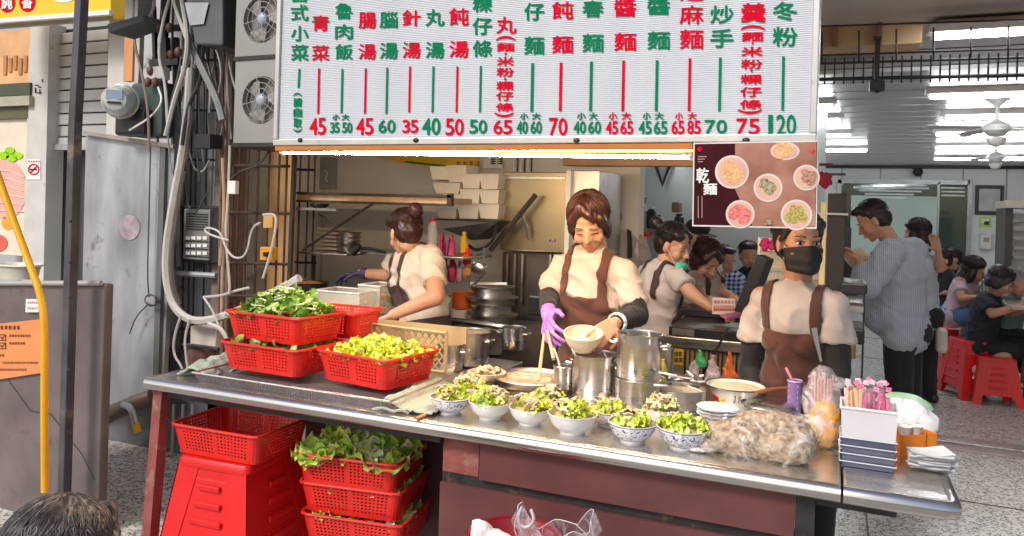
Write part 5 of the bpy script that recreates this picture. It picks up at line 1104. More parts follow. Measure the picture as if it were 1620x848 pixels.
# ---- generic helper for the people farther back
def figure(label, head, hyaw, hpitch, sL, sR, hip, f, arms, hstyle, hmat, shirt, k=1, wide=1, belly=0, z0=0, apr=None, sleeve=.6, trous=None, vox=.011, seated=None, skinm=skin, looking_down=True, slv_r=.06, hsc=.97, apr_kw={}, skirt=False, hroll=0, hands=True):
    hip = V(hip); t = person(label, (hip.x, hip.y, z0)); f = V(f).normalized()
    h = Frame(head, ang(hyaw), ang(hpitch), ang(hroll), hsc); neck = (sL+sR)/2*.55+h.o*.45
    b = MB(); head_parts(b, h, neck); ax, f2, up, mid, Hh = torso_parts(b, sL, sR, neck, hip, f, infl=-.014, k=k, wide=wide, belly=belly)
    for s, (e, w_, hd) in zip((sL, sR), arms):
        limb(b, [s, e, w_], [.048*k,.038*k,.026*k])
        if hands: hand_parts(b, w_, (hd-w_), V((0,-.3,-1)) if abs((hd-w_).normalized().z) < .8 else V((0,-1,0)), 1 if s is sL else -1, .6, k=.95)
    if seated:
        for s, (kn, an_, toe) in zip((-1,1), seated): limb(b, [hip+ax*s*.08, kn, an_], [.085*k,.058*k,.038*k]); limb(b, [an_, toe], [.034,.026])
    else: legs_to(b, hip, f2, ax, z0, k=k)
    ob('body', blob(b, 'body', skinm, vox*.72, 3), skinm, t)
    face_parts(t, h, looking_down=looking_down); hair(t, h, hstyle, hmat, 260, int(abs(head.x*100)), voxel=.009)
    g = MB(); torso_parts(g, sL, sR, (sL+sR)/2*.6+h.o*.4-V((0,0,.035)), hip, f, infl=.016, wide=wide*1.03, belly=belly, k=k)
    for s, (e, w_, hd) in zip((sL, sR), arms):
        r = slv_r*k
        if sleeve <= 1: g.cyl(s, s*(1-sleeve)+e*sleeve, r*.82, r, 14); g.ell(s-V((0,0,.012)), r*.82)
        else: limb(g, [s, e, e*(2-sleeve)+w_*(sleeve-1)], [r, r*.9, r*.72])
    sh_ = blob(g, 'shirt', shirt, vox*.8, 8, .018, 9, len(label)); ob('shirt', sh_.copy(), shirt, t)
    if apr:
        fr = Frame(mid, 0, sc_=1); fr.R = Matrix((ax, f2, up)).transposed(); kk = dict(bw=.1, ztop=-.12, sin=.07, sout=.1, zw=-.34, back=True); kk.update(apr_kw)
        shell(t, 'apron', sh_, apr, fr, apron_keep(kk['bw'],kk['ztop'],kk['sin'],kk['sout'],kk['zw'],kk['back']), [((0,0,kk['ztop']),(0,0,1)), ((0,0,kk['zw']),(0,0,1))]+[((s*q,0,0),(1,0,0)) for s in (-1,1) for q in (kk['sin'],kk['sout'])])
    if trous:
        lg = MB(); lg.ell(hip, (.16*wide,.13+belly*.4,.12))
        if seated:
            for s, (kn, an_, toe) in zip((-1,1), seated): limb(lg, [hip+ax*s*.08, kn]+([] if skirt else [an_]), [.1*k,.075*k]+([] if skirt else [.05*k]))
        else: legs_to(lg, hip, f2, ax, z0, k=k, g=.03 if belly else .018)
        ob('trousers' if not skirt else 'shorts', blob(lg, 'trousers', trous, vox, 3, .008, 9), trous, t)
    if not seated: ft = MB(); feet(ft, hip, f2, ax, z0); ob('shoes', blob(ft, 'shoes', blackp, .01), blackp, t)
    return t, h, f2, ax, up, mid
Q = P
# worker seen from behind, right of the cook's head
Yb = 5.0
figure('worker seen from behind with dark apron straps right of the cook\'s head', Q(966,345,Yb), 20, -12, Q(1010,380,Yb), Q(938,378,Yb-.1), Q(985,500,Yb), (-.1,1,0), [(Q(1025,440,Yb+.1), Q(1022,470,Yb+.3), Q(1020,480,Yb+.4)), (Q(930,440,Yb+.1), Q(930,470,Yb+.3), Q(930,480,Yb+.4))], 'low', hairb, shirtg, apr=M('dark_brown_apron', (.06,.03,.025), .8), trous=blackc, k=.95)
# green mask woman
Yb = 4.25
tt, h, *_ = figure('woman with black bun and green mask under her chin leaning over the black grill counter', Q(1066,388,Yb), 180+72, -18, Q(1068,436,Yb-.1), Q(1024,428,Yb+.12), Q(1035,560,Yb+.05), (.85,-.1,0), [(Q(1098,468,Yb-.2), Q(1126,488,Yb-.25), Q(1146,494,Yb-.28)), (Q(1058,470,Yb+.3), Q(1090,490,Yb+.35), Q(1105,495,Yb+.35))], 'bun', hairb, shirtg, apr=M('dark_brown_apron', (.06,.03,.025), .8), trous=blackc, k=.95, wide=1.1, vox=.009, slv_r=.066)
gm_ = M('green_mask', (.08,.5,.33), .6, 0, .1, 10); b = MB(); b.ell(h(0,.085,-.1), (.05,.035,.035), h.R); ob('face_mask', blob(b, 'face_mask', gm_, .007), gm_, tt)
for s in (-1, 1): b = MB(); b.tube([h(s*.045,.07,-.09), h(s*.075,.02,-.03), h(s*.082,-.01,0)], .0015, 5); ob('mask_strap', b, whitep, tt)
# cap person
Yb = 5.7
tt, h, *_ = figure('worker in a black cap with glasses half hidden behind the green mask woman', Q(1104,374,Yb), 180+40, -10, Q(1085,402,Yb), Q(1128,402,Yb), Q(1105,520,Yb), (.3,-1,0), [(Q(1078,450,Yb), Q(1084,480,Yb-.2), Q(1088,490,Yb-.25)), (Q(1135,450,Yb), Q(1130,480,Yb-.2), Q(1128,490,Yb-.25))], 'short', hairb, M('white_shirt', (.5,.52,.55), .8), apr=M('dark_brown_apron', (.06,.03,.025), .8), trous=blackc, k=.95)
b = MB(); b.ell(h(0,-.01,.065), (.088,.1,.065), h.R); b.box(h(0,.12,.035), (.12,.09,.008), h.R); ob('cap', b, blackc, tt, smooth=True)
b = MB(); b.box(h(0,.095,-.002), (.13,.006,.03), h.R); ob('glasses', b, blackp, tt)
# curly woman
Yb = 4.75
figure('curly haired woman in a taupe shirt reaching right towards the register', Q(1118,410,Yb), 180+50, -38, Q(1098,440,Yb-.05), Q(1128,436,Yb+.2), Q(1098,560,Yb+.1), (.7,-.6,0), [(Q(1110,475,Yb-.2), Q(1146,478,Yb-.35), Q(1168,486,Yb-.4)), (Q(1140,462,Yb+.1), Q(1160,470,Yb), Q(1170,474,Yb-.05))], 'messy', hairbr, M('taupe_shirt', (.42,.35,.29), .85, 0, .08, 6, .2, 20), apr=M('dark_brown_apron', (.06,.03,.025), .8), trous=blackc, k=.93, vox=.009)
# plaid diner
plaid = M('blue_plaid', (.1,.13,.3), .8, 0, .1, 5); n, L, B = nodes_of(plaid)
def stripes(mt, axes, sc_, c0, c1, th=.5):
    n, L, B = nodes_of(mt); tc = n.new('ShaderNodeTexCoord'); cur = None
    for ax_, s_ in axes:
        wv = n.new('ShaderNodeTexWave'); wv.bands_direction = ax_; wv.inputs['Scale'].default_value = s_; wv.inputs['Distortion'].default_value = 0; wv.inputs['Detail Scale'].default_value = .3; L(tc.outputs['Object'], wv.inputs[0])
        if cur is None: cur = wv.outputs['Fac']
        else: a = n.new('ShaderNodeMath'); a.operation = 'ADD'; L(cur, a.inputs[0]); L(wv.outputs['Fac'], a.inputs[1]); d = n.new('ShaderNodeMath'); d.operation = 'MULTIPLY'; d.inputs[1].default_value = .5; L(a.outputs[0], d.inputs[0]); cur = d.outputs[0]
    r = n.new('ShaderNodeValToRGB'); r.color_ramp.elements[0].position = th-.12; r.color_ramp.elements[1].position = th+.12; r.color_ramp.elements[0].color = (*c0,1); r.color_ramp.elements[1].color = (*c1,1); L(cur, r.inputs[0]); L(r.outputs[0], B.inputs['Base Color'])
stripes(plaid, [('X',9),('Z',9)], 1, (.04,.06,.2), (.45,.52,.65), .5)
Yb = 6.5
figure('diner in a blue plaid shirt behind the register', Q(1146,412,Yb), 180+60, -12, Q(1140,438,Yb-.05), Q(1170,440,Yb+.2), Q(1155,520,Yb+.1), (.8,-.5,0), [(Q(1135,480,Yb-.2), Q(1165,490,Yb-.3), Q(1175,492,Yb-.3)), (Q(1185,480,Yb+.2), Q(1195,490,Yb), Q(1200,490,Yb))], 'short', hairb, plaid, trous=blackc, k=.95, wide=1.15)
Yb = 7.0
figure('dark haired diner mostly hidden behind the tilted black register', Q(1184,404,Yb), 180+20, -10, Q(1175,430,Yb), Q(1205,430,Yb), Q(1190,520,Yb), (.2,-1,0), [(Q(1168,470,Yb), Q(1175,490,Yb-.2), Q(1178,490,Yb-.2)), (Q(1210,470,Yb), Q(1205,490,Yb-.2), Q(1200,490,Yb-.2))], 'short', hairb, blackc, trous=blackc, k=.9)
# customer in striped shirt
stm = M('striped_shirt_cloth', (.5,.52,.6), .8, 0, .05, 5, .2, 18); stripes(stm, [('X',26)], 1, (.34,.36,.45), (.5,.52,.58), .45)
Yc = 6.1
hipc = Q(1434,524,Yc)
tt, h, f2, ax, up, mid = figure('heavyset man in a blue striped shirt reading a paper order slip at the shop entrance', Q(1380,349,Yc-.05), 90+4, -34, Q(1408,400,Yc-.24), Q(1444,398,Yc+.24), hipc, (-1,.05,0), [(Q(1372,452,Yc-.38), Q(1360,414,Yc-.3), Q(1352,402,Yc-.28)), (Q(1400,440,Yc+.35), Q(1366,410,Yc+.1), Q(1352,402,Yc+.05))], 'short', hairb, stm, trous=blackc, k=1.26, wide=1.12, belly=.12, sleeve=1.55, slv_r=.082, vox=.011, hsc=1.13)
t = thing('order_slip', Q(1352,405,Yc-.2), 'pale cardboard order slip held up by the man in the striped shirt', 'paper')
b = MB(); q4 = [Q(1330,402,Yc-.3), Q(1360,391,Yc-.05), Q(1378,405,Yc-.05), Q(1348,424,Yc-.3)]; b.add(q4+[p+V((0,0,-.004)) for p in q4], [(0,1,2,3),(7,6,5,4),(0,4,5,1),(1,5,6,2),(2,6,7,3),(3,7,4,0)]); ob('sheet', b, M('kraft_card', (.62,.48,.33), .7), t)
# woman behind the man
Yb = 7.2
figure('dark haired woman half hidden behind the striped shirt man', Q(1450,368,Yb), 60, -5, Q(1440,400,Yb-.1), Q(1476,402,Yb+.1), Q(1462,500,Yb), (.5,.8,0), [(Q(1430,440,Yb), Q(1440,470,Yb), Q(1450,480,Yb)), (Q(1488,425,Yb-.1), Q(1484,396,Yb-.15), Q(1478,380,Yb-.15))], 'long', hairb, M('white_shirt', (.5,.52,.55), .8), trous=blackc, k=.95)
# diners in black behind
Yb = 9.5
for i, (px, lb) in enumerate([(1490,'diner in black sitting just right of the striped shirt man, far back'),(1506,'second diner in black beside the pink shirted girl, farther back')]):
    Y = Yb+i*.7; figure(lb, Q(px,412-i*2,Y), 180-60, -8, Q(px-10,432,Y), Q(px+14,434,Y+.15), Q(px+4,480,Y), (-.8,-.3,0), [(Q(px-12,455,Y), Q(px-20,462,Y-.1), Q(px-24,464,Y-.1)), (Q(px+14,455,Y+.1), Q(px+4,464,Y-.1), Q(px,465,Y-.1))], 'short', hairb, blackc, trous=blackc, k=.95, seated=[(Q(px-22,484,Y-.15), Q(px-22,512,Y-.1), Q(px-30,514,Y-.15)), (Q(px-20,484,Y+.15), Q(px-20,512,Y+.1), Q(px-28,514,Y+.1))])
# girl in pale pink
Yb = 8.0
figure('girl in a pale pink shirt seated at the far table facing right', Q(1541,427,Yb), -90-8, -22, Q(1518,445,Yb-.05), Q(1538,446,Yb+.25), Q(1512,498,Yb+.1), (1,-.15,0), [(Q(1522,472,Yb-.15), Q(1545,470,Yb-.25), Q(1556,466,Yb-.25)), (Q(1545,470,Yb+.3), Q(1560,470,Yb+.2), Q(1568,468,Yb+.15))], 'long', hairb, M('pale_pink_shirt', (.6,.44,.5), .85, 0, .05, 6), trous=M('denim', (.1,.2,.4), .8, 0, .2, 20), k=.9, seated=[(Q(1545,502,Yb-.1), Q(1545,545,Yb-.1), Q(1556,548,Yb-.1)), (Q(1550,502,Yb+.2), Q(1552,545,Yb+.2), Q(1563,548,Yb+.2))])
# woman in black dress on red stool
Yd = 7.75
navy = M('navy_black_cloth', (.018,.02,.03), .8, 0, .3, 8, .2, 15)
tt, h, f2, ax, up, mid = figure('woman in black with white sneakers seated on red stools at the right edge', Q(1583,444,Yd-.1), -90-6, -30, Q(1555,476,Yd-.22), Q(1575,474,Yd+.18), Q(1548,548,Yd), (1,-.08,0), [(Q(1570,496,Yd-.3), Q(1606,487,Yd-.35), Q(1620,484,Yd-.35)), (Q(1590,494,Yd+.15), Q(1615,488,Yd+.05), Q(1630,485,Yd))], 'bob', hairb, navy, trous=navy, skirt=True, k=1.05, wide=1.15, seated=[(Q(1606,556,Yd-.2), Q(1560,578,Yd-.24), Q(1552,600,Yd-.24)), (Q(1632,548,Yd+.05), Q(1622,610,Yd), Q(1638,618,Yd-.05))], sleeve=.75, slv_r=.08, vox=.01)
shw = M('sneaker_white', (.7,.7,.66), .5, 0, .1, 20)
for a_, b_ in ((Q(1548,586,Yd-.26), Q(1568,600,Yd-.26)), (Q(1618,614,Yd), Q(1640,618,Yd))):
    s_ = MB(); limb(s_, [a_, b_], [.05,.042]); s_.box((a_+b_)/2-V((0,0,.03)), ((b_-a_).length+.07,.085,.03)); ob('sneaker', blob(s_, 'sneaker', shw, .008), shw, tt)
    s_ = MB(); s_.tube([a_+V((-.02,-.052,.01)), (a_+b_)/2+V((0,-.053,-.01)), b_+V((0,-.045,.0))], .008, 5); ob('sneaker_stripe', s_, blackp, tt)
Yb = 7.9
figure('grey haired diner half hidden behind the woman in black', Q(1606,446,Yb), -90, -18, Q(1592,470,Yb), Q(1608,470,Yb+.3), Q(1590,530,Yb+.1), (1,0,0), [(Q(1600,495,Yb), Q(1622,492,Yb), Q(1630,490,Yb)), (Q(1612,492,Yb+.3), Q(1630,490,Yb+.2), Q(1640,490,Yb+.2))], 'short', M('grey_hair', (.3,.3,.31), .5, 0, .4, 60, .3, 80), M('teal_shirt', (.12,.2,.22), .8), trous=blackc, k=1.0, seated=[(Q(1620,535,Yb), Q(1620,585,Yb), Q(1632,588,Yb)), (Q(1625,535,Yb+.2), Q(1625,585,Yb+.2), Q(1637,588,Yb+.2))])
# ---- passer-by's head, bottom left
def passer():
    Yp = .62; c = P(98,893,1.05); t = person('passer by of whom only the grey streaked dark hair shows at the bottom left corner', (c.x, c.y+.02, 0)); h = Frame(c, ang(-10), ang(-15), 0, 1.0)
    b = MB(); head_parts(b, h, h(0,-.03,-.16)); sL, sR = c+V((-.19,-.02,-.26)), c+V((.19,-.02,-.26)); hip = c+V((0,-.06,-.72)); hip.z = max(.25, hip.z)
    ax, f2, up, mid, Hh = torso_parts(b, sL, sR, h(0,-.03,-.16), hip, V((0,1,0)))
    limb(b, [sL, sL+V((-.03,.05,-.26)), sL+V((.05,.2,-.4))], [.045,.036,.026]); limb(b, [sR, sR+V((.03,.05,-.26)), sR+V((-.05,.2,-.4))], [.045,.036,.026])
    hand_parts(b, sL+V((.05,.2,-.4)), V((.3,1,-.1)), V((0,0,-1)), 1); hand_parts(b, sR+V((-.05,.2,-.4)), V((-.3,1,-.1)), V((0,0,-1)), -1)
    ob('body', blob(b, 'body', skin, .008), skin, t); face_parts(t, h)
    g = MB(); torso_parts(g, sL, sR, h(0,-.03,-.2), hip, V((0,1,0)), infl=.015); limb(g, [sL, sL+V((-.03,.05,-.26))], [.06,.055]); limb(g, [sR, sR+V((.03,.05,-.26))], [.06,.055]); ob('shirt', blob(g, 'shirt', navy, .012), navy, t)
    hm = M('streaked_hair', (.03,.022,.02), .32, 0, .0, 70, .3, 90, stretch=(1,1,.3), col2=(.1,.085,.08)); hair(t, h, 'messy', hm, 1500, 99)
    gh = M('grey_streak_hair', (.3,.27,.25), .35); s_ = MB(); rr = random.Random(5)
    for i in range(110):
        a = rr.uniform(0, 6.28); pts = []
        for q in range(6): th = .15+.22*q+rr.uniform(0,.02); a2 = a+.15*math.sin(q+i); pts.append(h(math.sin(th)*math.cos(a2)*.095, math.sin(th)*math.sin(a2)*.107-.02, math.cos(th)*.096+.04))
        s_.tube(pts, .0011, 3)
    ob('grey_strands', s_, gh, t, smooth=2)
passer()
# ================================================================ KITCHEN
def wbox(name, x0, y0, x1, y1, Y, d, mat, label=None, cat=None, par=None, bev=0, **k): return ob(name, wallrect(x0, y0, x1, y1, Y, d), mat, par, label=label, cat=cat, bev=bev, **k)
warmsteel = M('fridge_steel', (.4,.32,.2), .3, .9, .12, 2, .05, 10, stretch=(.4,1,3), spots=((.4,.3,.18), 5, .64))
# oven / fridge block
t = thing('steel_cabinet', P(850,480,4.3), 'brushed steel cabinet with diagonal dark handle behind the cook', 'cabinet')
wbox('door', 793,272,896,398, 4.3,.05, warmsteel, par=t, bev=.006); wbox('side_panel', 898,270,946,480, 4.33,.5, steelr, par=t, bev=.004); wbox('frame_strip', 893,270,900,480, 4.28,.06, M('pale_strip', (.7,.68,.64), .4, .3), par=t)
wbox('lower_body', 793,401,893,560, 4.36,.5, M('dark_steel', (.13,.11,.1), .4, .6, .3, 3), par=t)  # darker steel than the door above
for x in (800,812,824,868): wbox('pipe', x,402,x+3,478, 4.33,.02, steelr, par=t)
wbox('door_lip', 795,280,894,283, 4.285,.02, steel, par=t)
ob('handle', MB().tube([P(848,308,4.22), P(812,352,4.2), P(776,396,4.2)], .017, 6), M('handle_dark', (.1,.08,.07), .4, .5), t, smooth=True)
ob('handle_arm', MB().tube([P(825,338,4.22), P(834,362,4.24), P(836,378,4.26)], .01, 6), steelr, t, smooth=True)
for x in (868,876): ob('bolt', MB().ell(P(x,380,4.29), .009), steel, t, smooth=True)
# back bench with pots
bench = slab('rear_bench', (P(560,580,3.0).x,2.83,0), (P(800,580,3.0).x,3.2,.815), steelr, 'low steel bench behind the counter carrying the left pots', 'bench', bev=.004)
stove = slab('kitchen_stove', (P(560,560,3.9).x,3.95,0), (P(905,560,3.9).x,4.25,.84), M('stove_dark', (.12,.1,.09), .4, .5, .3, 5), 'dark steel stove block beneath the stacked steamers', 'stove')
def pot(label, px, py, Y, r, h, grp='steel pots', z=None, fill=None, handles=True, mt=None, name='steel_pot', cat='pot', lip=True):
    c = P(px, py, Y) if z is None else G(px, py, z); t = thing(name, c, label, cat, grp); m_ = mt or steel
    ob('body', MB().lathe([(0,0),(r*.94,0),(r,h*.04),(r,h),(r*.985,h),(r*.985,h*.1),(0,h*.06)], c, 40), m_, t, smooth=True)
    if lip: ob('rim', MB().lathe([(r,h*.985),(r*1.045,h*.99),(r*1.05,h+.003),(r*1.0,h+.005),(r*.985,h)], c, 40), m_, t, smooth=True)
    if handles:
        for s in (-1,1): ob('handle', MB().tube([c+V((s*r*1.0,-.025,h*.78)), c+V((s*(r+.028),-.022,h*.8)), c+V((s*(r+.028),.022,h*.8)), c+V((s*r,.025,h*.78))], .0045, 6, smooth=1), m_, t, smooth=True)
    if fill: ob('contents', MB().lathe([(0,h*.84),(r*.5,h*.845),(r*.98,h*.82),(r*.98,h*.78)], c, 24), fill, t, smooth=True)
    return t
soup = M('cloudy_soup', (.62,.46,.32), .15, 0, .15, 14); darkfood = M('dark_braise', (.08,.04,.03), .4, 0, .5, 60, .5, 80)
pot('open steel pot behind the beige crate, left of the cream bowl', 740,575,3.0,.092,.14, fill=soup)
pot('smaller steel pot partly hidden behind the lettuce crate', 712,584,2.86,.058,.105)
c = P(776,556,4.0)
t = thing('steamer_stack', c, 'stack of shiny steel bowls and steamer tiers left of the cook', 'steamer')
z = 0
for i, (r, h) in enumerate(((.13,.09),(.165,.06),(.15,.07),(.13,.06),(.15,.04),(.13,.06))):
    ob('tier', MB().lathe([(0,z),(r*.8,z),(r,z+h*.9),(r*1.03,z+h),(r*.95,z+h),(0,z+h*.9)], c, 30), steel if i % 2 else steelr, t, smooth=True); z += h
ob('spoon', MB().tube([c+V((-.13,-.05,z+.01)), c+V((.1,-.02,z+.02))], .008, 6), whitep, t, smooth=True)
ob('rail_pipe', MB().tube([P(704,505,3.7), P(804,518,3.7)], .016, 8), steel, smooth=True, label='horizontal steel rail in front of the steamer stack', cat='rail')
pot('orange red pot on the stove between the woman and the steamers', 731,487,4.0,.06,.085, 'small pots', mt=M('orange_enamel', (.75,.14,.02), .35), name='orange_pot')
pot('white canister under the orange pot', 725,515,3.93,.05,.09, 'small pots', mt=whitep, handles=False, name='canister', cat='canister')
# left shelves
fr_ = M('dark_frame_paint', (.055,.04,.035), .45, .3, .3, 8)
t = thing('overhead_bracket', P(590,315,3.7), 'long dark overhead bracket with ochre inner face above the shelf', 'bracket')
a, b_, z0, z1 = RC(468,308,714,321,3.7)
for q in ((466,306,714,310),(466,319,714,323),(707,306,714,323)): wbox('frame_bar', *q, 3.7,.03, fr_, par=t)
wbox('inner_board', 470,310,709,319, 3.72,.3, M('ochre_board', (.55,.35,.2), .5, 0, .2, 3, stretch=(4,1,1)), par=t)  # ochre inner board between the dark frame bars
ob('brace', MB().tube([P(590,322,3.66), P(478,396,3.66)], .008, 6), fr_, t); ob('brace', MB().tube([P(503,338,3.7), P(535,358,3.7)], .006, 6), fr_, t); wbox('small_tray', 468,329,532,333, 3.65,.25, steelr, par=t)
ob('black_bowl', MB().lathe(bowl_prof(.06,.03), P(505,330,3.75), 20), blackp, smooth=True, label='small black bowl on the tray under the overhead bracket', cat='bowl')
t = thing('wall_shelf', P(610,404,3.9), 'long steel shelf holding stacked pans behind the woman in beige', 'shelf')
wbox('board', 472,400,548,403, 3.72,.35, steel, par=t, bev=.003); wbox('board', 548,402,732,406, 3.85,.4, steel, par=t, bev=.003); 
for x in (497,640,700): ob('leg', MB().tube([P(x,404,4.1), P(x-2,470,4.1)], .012, 6), fr_, t)
c = P(553,397,3.85); t = thing('pan_stack', c, 'stack of four dark steel pans on the shelf left of the woman', 'pan stack')
for i in range(4): ob('pan', MB().lathe([(0,i*.028),(.052,i*.028),(.07,i*.028+.03),(.073,i*.028+.031),(.065,i*.028+.026),(0,i*.028+.006)], c, 28), steel if i else M('aged_pan', (.3,.25,.2), .35, .9, .3, 8), t, smooth=True)
ob('handle', MB().tube([c+V((.06,-.02,.02)), c+V((.17,-.04,.025)), c+V((.27,-.02,.005))], .009, 8), blackp, t, smooth=True); ob('knob', MB().cyl(c+V((.055,-.05,.0)), c+V((.11,-.055,.035)), .03, .018), blackp, t, smooth=True)
for i in range(6): wbox('baking_tray', 501-i%2,360+i*6.2,532,364.5+i*6.2, 3.9,.2, M('cream_tray', (.62,.5,.38), .45, .3), label=f'{["top","second","third","fourth","fifth","lowest"][i]} pale tray in the pile left of the steel pans', cat='tray', bev=.003)
t = thing('black_pan', P(490,462,3.7), 'black pan with browned food below the shelf at the left', 'pan')
ob('body', MB().lathe([(0,0),(.09,0),(.11,.07),(.113,.072),(.105,.066),(0,.05)], P(490,465,3.7), 30), blackp, t, smooth=True); ob('food', MB().lathe([(.1,.055),(.05,.075),(0,.08)], P(490,465,3.7), 20), M('browned_food', (.4,.18,.05), .6, 0, .4, 50, .5, 60), t, smooth=True)
# clear food boxes
clr = M('clear_plastic', (.75,.7,.6), .15, 0, .05, 4, alpha=.35)
for i, (x0, y0, x1, y1, lb, fc) in enumerate(((496,462,568,512,'clear plastic box of yellow fried pieces left of the woman\'s hands',(.75,.5,.15)), (566,452,600,500,'clear plastic box of golden pieces just behind the woman\'s hands',(.7,.36,.06)))):
    a, b_, z0, z1 = RC(x0,y0,x1,y1,3.3+i*.15); Y = 3.3+i*.15
    t = thing('food_box', ((a+b_)/2,Y+.1,z0), lb, 'food box')
    for p, q in (((a,Y,z0),(b_,Y+.003,z1)), ((a,Y+.2,z0),(b_,Y+.203,z1)), ((a,Y+.0035,z0),(a+.003,Y+.1995,z1)), ((b_-.003,Y+.0035,z0),(b_,Y+.1995,z1))): ob('wall', MB().bb(p, q), clr, t)
    ob('rim', MB().tube([(a,Y,z1),(b_,Y,z1),(b_,Y+.2,z1),(a,Y+.2,z1),(a,Y,z1)], .005, 6), whitep, t)
    fm_ = M('fried_food_%d' % i, fc, .6, 0, .3, 40, .4, 60)
    for k in range(46): ob('fried_piece', MB().ell((random.uniform(a+.02,b_-.02), random.uniform(Y+.02,Y+.18), z0+random.uniform(.01,(z1-z0)*.62)), (random.uniform(.01,.022),.012,.01), Matrix.Rotation(random.uniform(0,3),3,'Z'), 7, 5), fm_, t, smooth=2)
bench2 = slab('side_bench', (P(455,512,3.3).x,3.25,0), (P(640,512,3.3).x,3.62,P(560,513,3.3).z), steelr, 'steel bench holding the clear food boxes at the left', 'bench')
wbox('dark_tray', 566,500,612,520, 3.24,.12, blackp, 'black tray under the woman\'s hand beside the clear boxes', 'tray', bev=.004)
# wall items
wbox('switch_panel', 498,249,528,299, 4.9,.05, M('grey_panel', (.36,.37,.38), .5, .2), 'grey electric panel on the kitchen wall at upper left', 'electric panel', bev=.008)
ob('swirl_mark', MB().tube([P(514,268,4.895), P(519,276,4.895), P(514,283,4.895), P(518,288,4.895)], .004, 5, smooth=1), whitep, bpy.data.objects['switch_panel'])
t = thing('yellow_banner', P(690,262,4.9), 'yellow banner with green stripe behind the warm tube light', 'banner')
b = MB(); q4 = [P(590,248,4.9), P(757,248,4.9), P(756,272,4.9), P(690,266,4.9)]; b.add(q4+[p+V((0,.01,0)) for p in q4], [(0,1,2,3),(7,6,5,4),(0,4,5,1),(1,5,6,2),(2,6,7,3),(3,7,4,0)]); ob('sheet', b, M('banner_yellow', (.85,.5,.03), .5), t)
b = MB(); b.quad(P(640,257,4.893), P(642,254.5,4.893), P(756,267,4.893), P(756,270.5,4.893)); ob('green_stripe', b, greenink, t); scrawl(t, 'brown_character', [(722,752,255,9)], M('brown_ink', (.35,.12,.03), .5), lambda x, y: P(x, y, 4.892), 4)
t = thing('wall_calendar', P(780,268,4.9), 'white sheet with black characters on the kitchen wall', 'paper'); wbox('sheet', 765,247,795,266, 4.88,.01, paper, par=t); scrawl(t, 'brush_character', [(776,792,250,10)], blackink, lambda x, y: P(x, y, 4.87), 9)
for i in range(6): wbox('cable_run', 812+i*5.5,248,814+i*5.5,272, 4.7,.01, fr_ if i % 2 else whitep, ['first','second','third','fourth','fifth','sixth'][i]+' vertical cord from the left above the steel cabinet', 'cord')
wbox('upper_beam', 890,247,1100,262, 4.6,.1, M('orange_lit_beam', (.5,.26,.12), .5, 0, .2, 4), 'brown beam with painted orange light under the warm tube above the cook', 'beam')  # warm orange light is put into the colour of the beam
# takeaway boxes
bxm = M('takeaway_box_card', (.78,.7,.58), .7, 0, .05, 6); 
def tbox(x0, y0, x1, y1, Y, rot, label):
    a, b_, z0, z1 = RC(x0,y0,x1,y1,Y); c = V(((a+b_)/2, Y+.08, z0)); t = thing('takeaway_box', c, label, 'paper box', 'stacked takeaway boxes', rot=ang(rot)); w_, h_ = (b_-a)/2, z1-z0
    k = .8; vs = [V((x*w_*s, y*.08*s, z)) for s, z in ((k,0),(1,h_)) for x, y in ((-1,-1),(1,-1),(1,1),(-1,1))]
    ob('tray', MB().add(vs, [(3,2,1,0),(0,1,5,4),(1,2,6,5),(2,3,7,6),(3,0,4,7)]), bxm, t, rel=False); ob('rim', MB().tube([vs[4],vs[5],vs[6],vs[7],vs[4]], .004, 5), bxm, t, rel=False); ob('lid', MB().bb((-w_*.97,-.078,h_-.006), (w_*.97,.078,h_-.002)), bxm, t, rel=False)
k = 0
for (x0,y0,x1,y1,rt,lb) in ((678,264,712,284,8,'tilted takeaway box on the far left top of the stack'),(706,262,740,288,-6,'open takeaway box leaning at the top of the stack'),(684,290,728,306,0,'flat takeaway box left in the second row'),(728,276,758,298,4,'takeaway box right of the leaning one'),(758,276,790,299,-3,'takeaway box at the top right beside the steel cabinet'),(726,300,758,322,2,'takeaway box in the middle of the stack'),(758,301,790,322,-2,'takeaway box at middle right of the stack'),(700,308,730,330,0,'takeaway box at middle left above the dark shelf'),(722,324,756,346,3,'takeaway box in the bottom row centre'),(756,324,790,346,-2,'takeaway box in the bottom row right'),(690,330,722,346,0,'takeaway box in the bottom row left')): tbox(x0,y0,x1,y1,4.2,rt,lb)
t = thing('dark_shelf', P(745,360,4.2), 'dark slanted shelf under the takeaway boxes', 'shelf')
wbox('board', 686,347,792,350, 4.15,.3, fr_, par=t); b = MB(); q4 = [P(700,362,4.1), P(790,350,4.1), P(786,352,4.1), P(746,380,4.1)]; b.add(q4+[p+V((0,.25,0)) for p in q4], [(0,1,2,3),(7,6,5,4),(0,4,5,1),(1,5,6,2),(2,6,7,3),(3,7,4,0)]); ob('slanted_plate', b, blackp, t)
ob('curved_bracket', MB().tube([P(786,352,4.12), P(782,378,4.12), P(768,392,4.12), P(750,396,4.12), P(742,388,4.12)], .01, 6, smooth=2), blackp, t, smooth=True)
